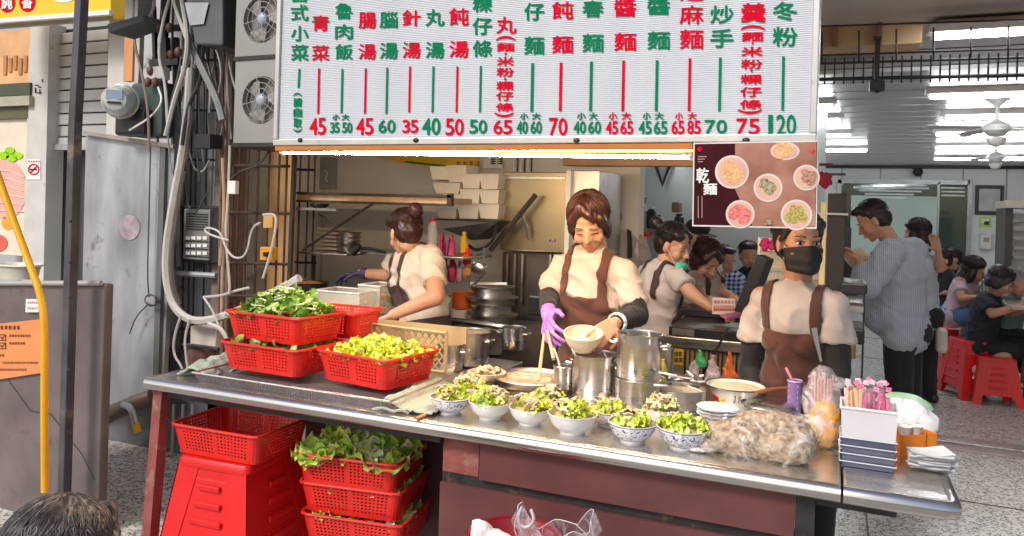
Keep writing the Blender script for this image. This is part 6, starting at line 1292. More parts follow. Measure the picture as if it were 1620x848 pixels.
# hanging utensils and coloured things
for i, (x0,y0,x1,y1,cl,nm,lb,ct_) in enumerate(((693,374,705,415,(.75,.05,.15),'hanging_bag','crimson bag hanging left below the dark shelf','bag'),(706,378,720,410,(.8,.1,.3),'hanging_bag','pink bag hanging beside the crimson one','bag'),(728,372,740,400,(.8,.5,.03),'hanging_bag','yellow bag hanging below the dark shelf','bag'),(733,398,746,420,(.85,.03,.05),'red_cup','bright red cup beneath the yellow bag','cup'),(708,414,722,446,(.75,.05,.2),'hanging_bag','magenta bag lower left by the shelf','bag'),(722,418,732,445,(.6,.4,.65),'hanging_bag','lilac bag between the magenta bag and the wooden cup','bag'),(731,420,748,440,(.7,.42,.18),'wooden_cup','tan wooden cup under the red cup','cup'),(676,350,692,398,(.8,.76,.72),'white_jug','white jug with a red lid behind the woman\'s bun','jug'))):
    a, b_, z0, z1 = RC(x0,y0,x1,y1,4.05); mt = M('item_colour_%d' % i, cl, .5, 0, .15, 20, .2, 40); r = (b_-a)/2
    t = thing(nm, ((a+b_)/2,4.05,z0), lb, ct_); b = MB(); b.lathe([(0,0),(r*.7,0),(r,(z1-z0)*.25),(r*.9,(z1-z0)*.8),(r*.5,(z1-z0))], ((a+b_)/2,4.05,z0), 12, cap=True); me = blob(b, nm, mt, .01, 2, .012, 18, i); ob('body', me, mt, t); ob('top', MB().cyl(((a+b_)/2,4.05,z1-.004), ((a+b_)/2,4.05,z1+.02), r*.5, n=10), mt if nm != 'white_jug' else redp, t, smooth=True)
for i, (x0,y0,x1,y1) in enumerate(((702,372,696,442),(712,376,702,440),(700,380,712,446))): ob('hanging_skewer', MB().tube([P(x0,y0,3.98), P(x1,y1,3.98)], .004, 5), blackp, label=['left','middle','right'][i]+' thin black rod crossing before the hanging bags', cat='rod')
t = thing('ladle_set', P(760,430,3.9), 'ladles and tongs leaning over the stove left of the steel cabinet', 'ladle')
for p, q, r in (((752,398),(742,452),.006),((766,392),(762,440),.007),((770,430),(745,455),.008)): ob('shaft', MB().tube([P(*p,3.9), P(*q,3.9)], r, 6), steel, t, smooth=True)
ob('scoop', MB().ell(P(758,424,3.9), (.05,.03,.04)), steel, t, smooth=True); ob('green_ball', MB().ell(P(706,475,3.6), .026), M('pale_green', (.5,.6,.35), .5), label='pale green knob in front of the woman\'s apron', cat='knob', smooth=True)
wbox('black_kettle', 835,468,862,500, 4.0,.12, blackp, 'black gas burner part behind the cook\'s glove', 'burner', bev=.01)
t = thing('back_shelf', P(1035,362,6.9), 'back wall shelf with jars and a blender behind the helpers', 'shelf')
wbox('board', 982,362,1090,367, 6.9,.3, M('grey_board', (.3,.3,.3), .5), par=t); wbox('lower_cabinet', 1000,367,1036,470, 6.95,.3, M('pale_cabinet', (.45,.43,.44), .5), par=t)
for i, (x0,y0,x1,y1,cl,nm,lb,ct_) in enumerate(((993,338,1010,362,(.55,.62,.4),'storage_jar','pale green storage jar on the back shelf','jar'),(1004,316,1018,362,(.7,.62,.55),'white_canister','tall pale canister on the back shelf','canister'),(1018,326,1033,362,(.02,.02,.02),'blender','black blender jug on the back shelf','blender'),(1034,340,1042,362,(.45,.43,.35),'bottle','slim grey bottle on the back shelf','bottle'),(1043,350,1055,362,(.5,.6,.7),'tin','small pale blue tin on the back shelf','tin'),(1062,338,1078,362,(.03,.03,.03),'coffee_grinder','black grinder at the right end of the back shelf','grinder'),(1064,320,1076,336,(.25,.12,.07),'brown_box','small brown box above the black grinder','box'),(1036,360,1054,372,(.55,.7,.05),'lime_fruit','lime green fruit bowl right of the shelf','fruit'),(1010,366,1026,374,(.75,.08,.03),'red_pack','red pack under the shelf board','pack'))):
    a, b_, z0, z1 = RC(x0,y0,x1,y1,6.85); mt = M('shelf_item_%d' % i, cl, .4, 0, .1, 10); c = V(((a+b_)/2,6.98,z0)); r = (b_-a)/2; h_ = z1-z0
    if 'box' in nm or 'pack' in nm: ob(nm, MB().bb((a,6.8,z0), (b_,6.95,z1)), mt, label=lb, cat=ct_, bev=.01)
    else:
        t = thing(nm, c, lb, ct_); ob('body', MB().lathe([(0,0),(r*.9,0),(r,h_*.1),(r,h_*.75),(r*.6,h_*.85),(r*.6,h_*.9)], c, 16), mt, t, smooth=True); ob('lid', MB().lathe([(r*.65,h_*.88),(r*.65,h_),(0,h_)], c, 16), blackp if i % 2 else whitep, t, smooth=True)
t = thing('wire_wreath', P(985,318,6.6), 'tangled dark wire wreath hanging above the cook\'s shoulder', 'wreath')
c = P(988,320,6.6)
for k in range(3): b = MB(); b.tube([c+V((math.cos(a)*(.15-.02*k)+.01*math.sin(a*7), .02*math.sin(a*5+k), math.sin(a)*(.17-.02*k)+.01*math.cos(a*9))) for a in [j*math.tau/40 for j in range(41)]], .008, 5); ob('ring', b, blackp, t, smooth=True)
for k in range(12): a = k*.52; ob('twig', MB().tube([c+V((math.cos(a)*.15,0,math.sin(a)*.17)), c+V((math.cos(a+.2)*.21,-.03,math.sin(a+.2)*.23))], .007, 4), blackp, t)
for k in range(7): ob('loose_wire', MB().tube([P(950+k*4,272,6.5), P(958+k*5,290+(k%3)*6,6.5), P(950+k*6,310,6.5), P(965+k*4,318,6.5)], .008, 5, smooth=2), fr_ if k % 2 else M('orange_brown', (.4,.18,.08), .5), t, smooth=True)
t = thing('small_picture', P(1003,300,7.5), 'narrow framed picture on the back wall beside the wreath', 'picture'); wbox('frame', 996,266,1014,316, 7.5,.04, blackp, par=t); wbox('print', 1000,272,1010,311, 7.48,.03, M('print_olive', (.4,.5,.25), .5, 0, .3, 10), par=t)
t = thing('triangle_pennant', P(1048,290,7.5), 'black triangular outline pennant on the pale back wall', 'pennant')
ob('border', MB().tube([P(1035,255,7.55), P(1048,292,7.55), P(1062,255,7.55), P(1035,255,7.55)], .025, 4), blackp, t); b = MB(); b.quad(P(1040,257,7.56), P(1057,257,7.56), P(1048,284,7.56)); ob('field', b, M('pennant_grey', (.45,.5,.5), .5), t)
# grill counter behind, register, card
t = thing('grill_counter', P(1120,560,3.6), 'black topped counter with steel front behind the pots', 'counter')
b = MB(); q4 = [P(1052,512,4.3), P(1180,492,4.3), P(1190,540,3.6), P(1070,530,3.6)]; Yg = 3.62
a, b_, z0, z1 = RC(1060,520,1178,532,Yg); zt = z1
ob('black_top', MB().bb((a,Yg,zt-.035), (b_+.3,Yg+.6,zt)), blackp, t, bev=.006); wbox('steel_front', 1040,536,1178,553, Yg-.03,.04, steel, par=t, bev=.003); wbox('black_band', 1058,522,1178,536, Yg-.015,.03, blackp, par=t); wbox('steel_insert', 1063,521,1098,532, Yg-.03,.03, steel, par=t)
wbox('ochre_front', 1040,554,1174,640, Yg,.05, M('ochre_slats', (.45,.36,.2), .5, 0, .2, 6), par=t)
for i in range(13): wbox('slat', 1082+i*7.4,556,1084+i*7.4,600, Yg-.015,.02, fr_, par=t)
ob('diagonal_stick', MB().tube([P(1152,518,Yg-.1), P(1112,592,Yg-.1)], .006, 5), blackp, label='thin black stick leaning across the grill counter front', cat='stick')
ob('black_tray', MB().bb((P(1075,505,4.0).x,4.0,zt+.002), (P(1180,505,4.0).x,4.25,zt+.04)), M('black_glossy', (.02,.02,.025), .15), label='glossy black tray on the grill counter', cat='tray', bev=.006)
t = thing('yellow_tag', P(1071,577,Yg-.06), 'yellow paper tag with black character beside the tall steel pot', 'tag'); wbox('sheet', 1062,552,1081,577, Yg-.06,.004, M('tag_yellow', (.85,.5,.04), .5), par=t); scrawl(t, 'brush_character', [(1066,1076,556,7),(1066,1076,566,7)], blackink, lambda x, y: P(x, y, Yg-.065), 2)
t = thing('register_screen', P(1187,495,3.75), 'tilted black register screen left of the masked woman', 'screen')
b = MB(); q4 = [P(1197,402,3.75), P(1214,410,3.75), P(1182,498,3.75), P(1160,492,3.75)]; b.add(q4+[p+V((.03,.04,0)) for p in q4], [(0,1,2,3),(7,6,5,4),(0,4,5,1),(1,5,6,2),(2,6,7,3),(3,7,4,0)]); ob('case', b, blackp, t, bev=.004); ob('stand', MB().tube([P(1190,470,3.82), P(1196,500,3.85)], .02, 8), blackp, t)
b = MB(); q4 = [P(1140,497,3.6), P(1180,491,3.9), P(1186,496,3.9), P(1150,503,3.6)]; b.add(q4+[p-V((0,0,.01)) for p in q4], [(0,1,2,3),(7,6,5,4),(0,4,5,1),(1,5,6,2),(2,6,7,3),(3,7,4,0)]); ob('pink_leaflet', b, M('pink_print', (.75,.2,.4), .5), label='pink leaflet lying under the register screen', cat='leaflet')
t = thing('order_card', P(1145,498,3.85), 'white standing card with red and black prints on the grill counter', 'card'); wbox('card', 1127,472,1163,498, 3.85,.01, paper, par=t); scrawl(t, 'printed_row', [(1129,1160,475,5),(1129,1160,483,3),(1129,1160,489,3)], redink, lambda x, y: P(x, y, 3.845), 6)
b = MB(); b.quad(*[P(x,y,3.843) for x,y in ((1128,486.5),(1162,486.5),(1162,489),(1128,489))]); ob('orange_band', b, orangep, t)
# bags in front of the grill counter
def bagmat(name, col, lo=.2, hi=.8, sc_=14, ra=.38, rb_=.64):
    mt = M(name, col, .18, 0, .03, 6, .5, 22); mt.blend_method = 'HASHED' if hasattr(mt, 'blend_method') else None; n, L, B = nodes_of(mt)
    tc = n.new('ShaderNodeTexCoord'); nz = n.new('ShaderNodeTexNoise'); nz.inputs['Scale'].default_value = sc_; nz.inputs['Detail'].default_value = 3; nz.inputs['Distortion'].default_value = 2.5; L(tc.outputs['Object'], nz.inputs[0])
    r = n.new('ShaderNodeMapRange'); r.inputs[1].default_value = ra; r.inputs[2].default_value = rb_; r.inputs[3].default_value = lo; r.inputs[4].default_value = hi; L(nz.outputs[0], r.inputs[0]); L(r.outputs[0], B.inputs['Alpha']); return mt
bagw = bagmat('clear_bag', (.85,.83,.8), .06, .62, 9, .5, .68); bagp = bagmat('pink_white_bag', (.85,.66,.66), .6, 1); bago = bagmat('orange_bag', (.85,.2,.05), .8, 1); bagg = bagmat('green_bag', (.1,.7,.25), .8, 1)
def drapebag(name, x0, y0, x1, y1, Y, mt, label, seed):
    a, b_, z0, z1 = RC(x0,y0,x1,y1,Y); w_, h_ = (b_-a)/2, z1-z0; c = V(((a+b_)/2,Y,z0)); b = MB(); b.lathe([(0,0),(w_*.9,0),(w_,h_*.2),(w_*.6,h_*.6),(w_*.22,h_*.9),(w_*.3,h_)], c, 18, sy=.5, cap=True); me = blob(b, name, mt, .007, 1, .02, 26, seed); return ob(name, me, mt, label=label, cat='bag')
drapebag('green_bag', 1097,553,1118,582, Yg-.12, bagg, 'bright green knotted bag hanging before the grill counter', 1); drapebag('pink_bag', 1084,568,1112,604, Yg-.16, bagp, 'pinkish white carrier bag under the green bag', 2); drapebag('pink_bag', 1114,562,1142,603, Yg-.16, bagp, 'pinkish white carrier bag left of the orange bag', 3); drapebag('orange_bag', 1141,556,1168,604, Yg-.14, bago, 'orange red plastic bag by the masked woman\'s elbow', 4)
# display case and dark cabinet behind masked woman
t = thing('display_case', P(1250,455,4.6), 'warm lit glass display case with yellow food behind the masked woman', 'display case')
wbox('back_board', 1200,378,1306,462, 4.9,.02, M('case_warm', (.6,.42,.2), .5, emit=.25, ecol=(1,.7,.35)), par=t)  # board glows faintly in place of lamps inside the case
for y in (398,430,458): wbox('shelf', 1198,y,1308,y+3, 4.6,.28, steel, par=t)
for x in (1198,1304): wbox('frame_post', x,376,x+4,462, 4.58,.03, steelr, par=t)
wbox('front_glass', 1202,378,1304,458, 4.59,.005, M('case_glass', (.8,.8,.75), .05, 0, 0, 5, alpha=.18), par=t)
for k in range(16): ob('food_piece', MB().ell(P(1296-k*5.6,452-(k%2)*3,4.7), (.035,.03,.025)), M('yellow_food', (.7,.55,.08), .5, 0, .3, 30, .4, 40), t, smooth=True)
wbox('menu_card', 1196,404,1212,441, 4.2,.01, M('pale_green_card', (.6,.68,.4), .5), 'hanging pale green price card left of the display case', 'card'); scrawl(bpy.data.objects['menu_card'], 'printed_row', [(1199,1209,408,3),(1199,1209,416,3),(1199,1209,424,3)], greenink, lambda x, y: P(x, y, 4.19), 8)
t = thing('pink_flowers', P(1216,392,4.5), 'bunch of deep pink flowers on top of the display case', 'flowers')
pf = M('magenta_petal', (.7,.02,.18), .5); 
for k in range(16): ob('petal', MB().ell(P(1216+random.uniform(-9,9),386+random.uniform(-6,6),4.5), (.026,.02,.014), Matrix.Rotation(random.uniform(0,3),3,'Y'), 8, 5), pf, t, smooth=2)
t = thing('red_flower', P(1306,285,5), 'dark red flower hanging beside the food poster', 'flower')
for k in range(12): ob('petal', MB().ell(P(1305+random.uniform(-7,7),284+random.uniform(-8,8),5), (.03,.02,.016), Matrix.Rotation(random.uniform(0,3),3,'Y'), 8, 5), M('deep_red_petal', (.4,.01,.05), .5), t, smooth=2)
for i, (x0,y0,x1,y1,lb) in enumerate(((1296,258,1318,262,'upper small dark bracket beside the poster corner'),(1300,274,1338,277,'long thin dark bracket above the dark cabinet'))): wbox('dark_bracket', x0,y0,x1,y1, 5,.05, fr_, lb, 'bracket')
t = thing('tall_dark_cabinet', P(1316,470,4.5), 'tall dark cabinet right of the masked woman\'s head', 'cabinet')
wbox('side', 1307,306,1336,500, 4.4,.45, M('espresso_wood', (.035,.028,.025), .4), par=t, bev=.005); wbox('lit_interior', 1297,320,1306,452, 4.5,.02, M('case_warm', (.6,.42,.2)), par=t); wbox('rail', 1292,337,1342,340, 4.38,.02, steel, par=t)  # glowing strip stands in for the light inside the cabinet
t = thing('black_rack', P(1350,600,4.2), 'black rack with steel shelves between the masked woman and the customer', 'rack')
wbox('upper_shelf', 1330,448,1372,466, 4.3,.4, blackp, par=t, bev=.01); wbox('steel_tray', 1334,484,1366,494, 4.25,.35, steel, par=t); wbox('lower_shelf', 1336,520,1368,545, 4.3,.35, blackp, par=t, bev=.01)
for x in (1336,1364): wbox('leg', x,466,x+3,600, 4.3,.03, blackp, par=t)
ob('brown_bottle', MB().lathe([(0,0),(.03,0),(.03,.1),(.012,.14),(.012,.18),(0,.18)], P(1343,566,4.2), 16), M('amber_bottle', (.35,.14,.03), .15), smooth=True, label='amber bottle beside the masked woman\'s right elbow', cat='bottle')
wbox('dark_board', 1325,360,1346,440, 6.3,.05, M('navy_board', (.05,.06,.09), .5), 'dark navy board left of the striped shirt man', 'board')
# ================================================================ DINING FURNITURE
def stools(px, py, Yp, n, labels, rot=.3, k=1):
    c = P(px, py, Yp)
    for i in range(n): s = dup(s1, (c.x, c.y, .0+.07*i), labels[i], rot=rot); s.scale = (k, k, k)
stools(1540,600,7.7,2,['lower of the two nested red stools under the woman in black','upper of the two nested red stools under the woman in black'], .35, .92)
stools(1570,600,7.55,1,['single red stool by the white sneaker of the woman in black'], .1, .84)
stools(1515,540,8.3,2,['lower red stool beneath the pink shirted girl','upper red stool beneath the pink shirted girl'], .2, .95)
stools(1498,560,9.2,1,['small red stool farther back near the striped shirt man'], .5)
t = thing('dining_table', P(1640,600,7.5), 'dining table with food at the right edge before the seated women', 'table')
c = P(1654,484,7.5); zt = c.z
ob('tabletop', MB().bb((c.x-.28,7.3,zt-.03), (c.x+.9,8.1,zt)), M('pale_tabletop', (.5,.4,.3), .35), t, bev=.005)
for dx, dy in ((-.15,.1),(.8,.1),(-.15,.7),(.8,.7)): ob('leg', MB().bb((c.x+dx,7.3+dy,0), (c.x+dx+.04,7.34+dy,zt-.031)), fr_, t)
bowl('dining_bowl', V((c.x-.1,7.5,zt)), .07, .06, porc, 'white bowl on the dining table at the right edge'); bowl('dining_bowl', V((c.x+.1,7.8,zt)), .08, .05, M('orange_soup_bowl', (.7,.3,.1), .4), 'orange bowl on the dining table at the right edge')
wbox('pink_handbag', 1482,520,1500,560, 7.0,.12, M('cream_bag', (.7,.6,.52), .6), 'pale bag hanging at the striped shirt man\'s hip', 'bag', bev=.03)
t = thing('striped_tote', P(1520,520,7.2), 'white and green striped cloth draped over the back of the seated woman', 'cloth')
b = MB(); q = [P(1556,442,8.15), P(1540,470,8.12), P(1524,505,8.1), P(1514,540,8.08)]
for i in range(3):
    p, r = q[i], q[i+1]; b.add([p, p+V((.09,0,0)), r+V((.09,0,0)), r, p+V((0,.03,0)), p+V((.09,.03,0)), r+V((.09,.03,0)), r+V((0,.03,0))], [(0,1,2,3),(7,6,5,4),(1,5,6,2),(3,7,4,0)])
sg = M('green_striped_cloth', (.6,.65,.58), .8); stripes(sg, [('X',12)], 1, (.2,.4,.28), (.72,.72,.68), .3); ob('cloth', b, sg, t)
# ================================================================ THINGS ON THE COUNTER
blu = M('blue_pattern_porcelain', (.78,.77,.78), .18, 0, .03, 6, coat=.5); n, L, B = nodes_of(blu)
tc = n.new('ShaderNodeTexCoord'); vo = n.new('ShaderNodeTexNoise'); vo.inputs['Scale'].default_value = 55; vo.inputs['Detail'].default_value = 2; vo.inputs['Distortion'].default_value = 3; L(tc.outputs['Object'], vo.inputs[0])
g1 = n.new('ShaderNodeMath'); g1.operation = 'GREATER_THAN'; g1.inputs[1].default_value = .56; L(vo.outputs[0], g1.inputs[0])
sx = n.new('ShaderNodeSeparateXYZ'); L(tc.outputs['Generated'], sx.inputs[0])
def band(lo, hi):
    a = n.new('ShaderNodeMath'); a.operation = 'GREATER_THAN'; a.inputs[1].default_value = lo; L(sx.outputs[2], a.inputs[0]); b = n.new('ShaderNodeMath'); b.operation = 'LESS_THAN'; b.inputs[1].default_value = hi; L(sx.outputs[2], b.inputs[0])
    c = n.new('ShaderNodeMath'); c.operation = 'MULTIPLY'; L(a.outputs[0], c.inputs[0]); L(b.outputs[0], c.inputs[1]); return c.outputs[0]
m1 = n.new('ShaderNodeMath'); m1.operation = 'MULTIPLY'; L(g1.outputs[0], m1.inputs[0]); L(band(.25,.82), m1.inputs[1]); m2 = n.new('ShaderNodeMath'); m2.operation = 'MAXIMUM'; L(m1.outputs[0], m2.inputs[0]); L(band(.12,.16), m2.inputs[1])
m3 = n.new('ShaderNodeMath'); m3.operation = 'MAXIMUM'; L(m2.outputs[0], m3.inputs[0]); L(band(.9,.94), m3.inputs[1])
mx = n.new('ShaderNodeMix'); mx.data_type = 'RGBA'; L(m3.outputs[0], mx.inputs[0]); old = B.inputs['Base Color'].links[0].from_socket; L(old, mx.inputs[6]); mx.inputs[7].default_value = (.05,.07,.28,1); L(mx.outputs[2], B.inputs['Base Color'])
pork = M('pork_slices', (.68,.49,.31), .4, 0, 0, 70, .15, 90, col2=(.86,.75,.52)); cabb = M('dark_wood_ear', (.05,.02,.03), .4); ndl = M('pale_noodle', (.75,.62,.42), .4, 0, .1, 20)
pm = []
for k in range(4):
    b = MB(); pts = [V((-.014+.007*i, .004*math.sin(i*1.7+k), .003*math.cos(i*2+k))) for i in range(5)]
    vs = []; [vs.extend([p+V((0,-.005,0)), p+V((0,.005,.002))]) for p in pts]
    b.add(vs+[v+V((0,0,.003)) for v in vs], [(2*i,2*i+1,2*i+3,2*i+2) for i in range(4)]+[(10+2*i+2,10+2*i+3,10+2*i+1,10+2*i) for i in range(4)]+[(2*i,2*i+2,12+2*i,10+2*i) for i in range(4)]+[(2*i+3,2*i+1,11+2*i,13+2*i) for i in range(4)]); pm.append(b.mesh('pork_slice', pork, smooth=2))
wm = pm[0].copy(); wm.materials.clear(); wm.materials.append(cabb)
LS = [leaf_mesh('leaf', lf_yel if k % 4 else lf_gr, .06, .045, .22, .6, seed=k+50) for k in range(5)]
def food(loc, r, z, label, seed, nl=26, np_=46, nd=5, h=.03):
    rr = random.Random(seed); t = thing('salad_topping', V(loc)+V((0,0,z)), label, 'food', 'vegetable and pork toppings')
    side = rr.uniform(0, 6.28)
    ob('mound', MB().lathe([(r*.86,-.006),(r*.7,h*.35),(r*.4,h*.7),(0,h*.85)], (0,0,0), 20), M('mixed_base', (.5,.45,.12), .5, 0, 0, 60, .5, 80, col2=(.75,.6,.4)), t, smooth=True, rel=False)
    for i in range(nl):
        a = side+rr.gauss(0, 1.0) if i % 2 else rr.uniform(0, 6.28); q = rr.uniform(.3,.86)*r; o = link('leaf', rr.choice(LS), t, (math.cos(a)*q, math.sin(a)*q, h*(1-(q/r)**2)+rr.uniform(-.004,.01))); o.rotation_euler = (rr.uniform(-.8,.8), rr.uniform(-.8,.8), rr.uniform(0,6.28)); s = rr.uniform(.5,.8)*r/.062; o.scale = (s,s,s)
    for i in range(np_):
        a = rr.uniform(0, 6.28); q = rr.uniform(0,1)**.6*.72*r; cx, cy = -math.cos(side)*r*.2, -math.sin(side)*r*.2
        o = link('pork_slice', pm[i % 4] if i >= nd else wm, t, (cx+math.cos(a)*q, cy+math.sin(a)*q, h*1.1*(1-(q/r)**2)+rr.uniform(0,.014))); o.rotation_euler = (rr.uniform(-.6,.6), rr.uniform(-.6,.6), rr.uniform(0,6.28)); s = rr.uniform(1.0,1.6); o.scale = (s,s,s)
BL = [(712,652,.062,'b','leftmost blue patterned bowl on the counter'),(775,661,.064,'w','plain white bowl right of the leftmost patterned bowl'),(838,670,.062,'w','plain white bowl, second from the left of its kind'),(905,684,.07,'w','widest plain white bowl in front of the stock pot'),(962,672,.058,'b','blue patterned bowl tucked behind between two others'),(1000,697,.066,'b','blue patterned bowl below the tall stacked pot'),(1080,707,.07,'b','rightmost blue patterned bowl beside the bag of meat'),(1046,668,.055,'w','white bowl hidden behind the two right bowls'),(742,632,.055,'w','white bowl hidden behind the leftmost bowls'),(868,650,.05,'w','white bowl partly hidden behind the wide white bowl')]
for i, (px, py, r, kind, lb) in enumerate(BL):
    r *= 1.1
    c = G(px, py, ZC); hb = .05*r/.064
    bowl('rice_bowl', c, r, hb, blu if kind == 'b' else porc, lb, grp='bowls of toppings', rimm=porc); food(c, r*.95, hb*.8, 'lettuce and pork heaped in the '+lb.replace(' on the counter',''), 100+i, nd=(0,1,0,5,0,1,4,0,0,1)[i], nl=(36,34,30,32,38,30,34,36,32,34)[i], np_=(20,34,40,34,16,30,24,28,22,18)[i], h=(.026,.034,.03,.032,.024,.022,.028,.034,.03,.03)[i])
# boiling pan
c = G(842,612,ZC); t = thing('noodle_boiler', c, 'wide round pan of cloudy simmering broth in front of the cook', 'pan')
ob('body', MB().lathe([(.0,.0),(.135,0),(.15,.035),(.155,.04),(.15,.044),(.14,.036),(.13,.012),(0,.01)], c, 48), steelr, t, smooth=True); ob('outer_ring', MB().lathe([(.158,.0),(.185,0),(.185,.018),(.158,.02)], c, 48), M('burnt_steel', (.16,.11,.08), .35, .8, .4, 8), t, smooth=True)
b = MB(); rr = random.Random(3)
ob('broth', MB().lathe([(0,.034),(.08,.033),(.141,.032),(.141,.028)], c, 40), M('broth', (.5,.36,.26), .12, 0, .2, 30, .5, 40), t, smooth=True)
for k in range(26): ob('noodle', MB().tube([c+V((rr.uniform(-.1,.1), -.02+k*.003+rr.uniform(-.01,.01), .035)) for _ in range(4)], .003, 4, smooth=1), ndl, t, smooth=2)
for (px,py,r,h_,lb) in ((770,606,.075,.045,'cream bowl of noodles left of the broth pan'),(826,578,.068,.03,'shallow cream dish behind the broth pan'),(890,572,.068,.028,'shallow cream dish between the chopsticks and the stock pot'),(965,566,.055,.03,'cream dish behind the stock pot')):
    c2 = G(px,py,ZC) if py > 590 else V(P(px,py,2.78)) ; c2.z = ZC; bowl('cream_bowl', c2, r, h_, bowlw, lb, grp='cream bowls')
    if py > 600: food(c2, r*.8, h_*.7, 'pale noodles in the cream bowl beside the broth pan', 7, 4, 40, 0, .015)
# pots
pot('small steel pot of dark sauce left of the stock pot', 891,622,0,.039,.1, z=ZC, fill=darkfood, handles=False)
spt = pot('large steel stock pot with spoons standing in it', 940,629,0,.083,.158, z=ZC, fill=darkfood)
lo = pot('lower steel pot of the tall stacked pair', 1008,642,0,.079,.098, z=ZC, handles=False); c = V(lo.location)
up_ = pot('upper steel pot with ladle handles sitting on another pot', 0,0,0,.078,.158, z=.5) if False else None
def pot_at(c, r, h, label, **k):
    q = (c-CAM); px = 810+F*q.dot(CR)/q.dot(FWD); py = HY-F*q.dot(CU)/q.dot(FWD); return pot(label, px, py, c.y, r, h, **k)
pot_at(c+V((.002,0,.1)), .079, .155, 'upper steel pot stacked on the lower one with ladle handles', fill=darkfood)
pot('narrow tall steel canister right of the stacked pots', 1052,612,0,.03,.15, z=ZC, handles=False, mt=steelr)
ob('lemon_bottle', MB().lathe([(0,0),(.022,0),(.024,.09),(.01,.12),(.01,.13),(0,.13)], G(1046,622,ZC), 16), M('yellow_oil', (.7,.6,.1), .15), smooth=True, label='yellowish oil bottle beside the stacked pots', cat='bottle')
pot('wide low steel pan of skewers right of the stacked pots', 1076,642,0,.088,.062, z=ZC, handles=False, mt=steelr, fill=pork)
for i, (x0,y0,x1,y1,Y,lb) in enumerate(((893,528,912,566,2.66,'white spoon handle leaning left in the stock pot'),(876,550,888,588,2.6,'white spoon standing in the small sauce pot'),(948,548,962,572,2.66,'metal spoon handle leaning in the stock pot'),(987,520,1000,545,2.62,'flat steel handle behind the upper stacked pot'),(1026,524,1028,545,2.6,'slim white handle in the upper stacked pot'),(978,528,990,542,2.58,'steel hook handle on the rim of the stacked pot'))): ob('spoon_handle', MB().tube([P(x0,y0,Y), P((x0+x1)/2+1,(y0+y1)/2,Y), P(x1,y1,Y)], .0042 if i != 3 else .008, 6, smooth=1), whitep if i in (0,1,4) else steel, smooth=True, label=lb, cat='spoon')
t = thing('skewer_bundle', G(1085,610,ZC+.07), 'loose pile of wrapped skewers and bags over the low pan', 'skewers')
for k in range(26): p = P(random.uniform(1050,1110), random.uniform(592,612), 2.66+random.uniform(-.05,.08)); ob('skewer', MB().tube([p, p+V((random.uniform(-.07,.07), random.uniform(-.03,.03), random.uniform(-.012,.012)))], random.uniform(.002,.005), 5), [steel, whitep, porc, M('dusty_pink', (.65,.5,.5), .5), darkm][k % 5], t, smooth=2)
# plates
for i in range(5):
    c = G(1134,677,ZC)+V((.002*(i%2),0,.013+i*.011)); ob('plate', MB().lathe([(0,0),(.04,0),(.064,.01),(.066,.012),(.062,.0125),(.038,.004),(0,.004)], c, 36), porc, smooth=True, label=['lowest','second','third','fourth','topmost'][i]+' white plate in the stack left of the meat bag', cat='plate', group='stacked plates')
bowl('rice_bowl', G(1130,682,ZC), .06, .03, blu, 'patterned bowl under the stacked plates', grp='bowls of toppings')
# enamel basin
c = G(1163,640,ZC); t = thing('enamel_basin', c, 'white enamel basin with handwritten black marks and floral print behind the meat bag', 'basin'); enm = M('enamel_white', (.74,.7,.6), .2, 0, .05, 5, coat=.5); dk = M('enamel_rim', (.05,.04,.06), .3)
ob('body', MB().lathe([(0,0),(.07,0),(.098,.066),(.108,.07),(.1,.072),(.09,.062),(.06,.01),(0,.008)], c, 44), enm, t, smooth=True); ob('rim', MB().lathe([(.106,.068),(.111,.07),(.108,.074),(.104,.072)], c, 44), dk, t, smooth=True)
ob('noodles', MB().lathe([(0,.072),(.05,.07),(.092,.063)], c, 30), M('noodle_mass', (.72,.6,.42), .5, 0, .15, 40, .6, 60), t, smooth=True)
def onbowl(u, v, rb=.085, base=c):  # point on the basin wall: u angle, v height 0..1
    r = .07+(.098-.07)*v+.0015; a = u; return V(base)+V((math.cos(a)*r, math.sin(a)*r, .066*v))
b = MB()
for (u0,v0,u1,v1) in ((-1.5,.75,-1.44,.75),(-1.47,.75,-1.48,.4),(-1.48,.4,-1.54,.45),(-1.38,.42,-1.37,.44),(-1.32,.72,-1.32,.4),(-1.32,.72,-1.24,.74),(-1.32,.57,-1.26,.57),(-1.22,.6,-1.22,.42),(-1.22,.6,-1.17,.6),(-1.17,.6,-1.17,.42),(-1.13,.66,-1.13,.42),(-1.16,.6,-1.1,.6),(-1.07,.66,-1.07,.42),(-1.1,.6,-1.03,.6)): b.tube([onbowl(u0,v0), onbowl(u1,v1)], .0013, 4)
ob('handwritten_mark', b, blackink, t)
for (u,v,r,m_) in ((-2.35,.45,.012,redink),(-2.5,.55,.01,redink),(-2.1,.4,.009,M('yellow_flower', (.8,.55,.05), .4)),(-2.0,.5,.007,MATS['yellow_flower']),(-2.25,.25,.008,greenink)): ob('floral_print', MB().ell(onbowl(u,v), (r,.002,r*.8), Matrix.Rotation(u+1.57,3,'Z')), m_, t, smooth=True)
ob('wooden_ladle', MB().tube([G(1196,622,ZC+.07), G(1222,616,ZC+.075), G(1252,614,ZC+.075)], .008, 10), M('wood_handle', (.3,.12,.05), .4, 0, .2, 10, stretch=(.2,1,1)), smooth=True, label='brown wooden ladle handle resting on the enamel basin', cat='ladle')
for i in range(2): ob('steel_cover', MB().lathe([(0,.02),(.05,.016),(.085,.006),(.09,0),(.088,.0),(0,.012)], G(1215,645-i*5,ZC+.01+i*.02), 36), steel, smooth=True, label=('lower','upper')[i]+' steel lid lying behind the meat bag', cat='cover')
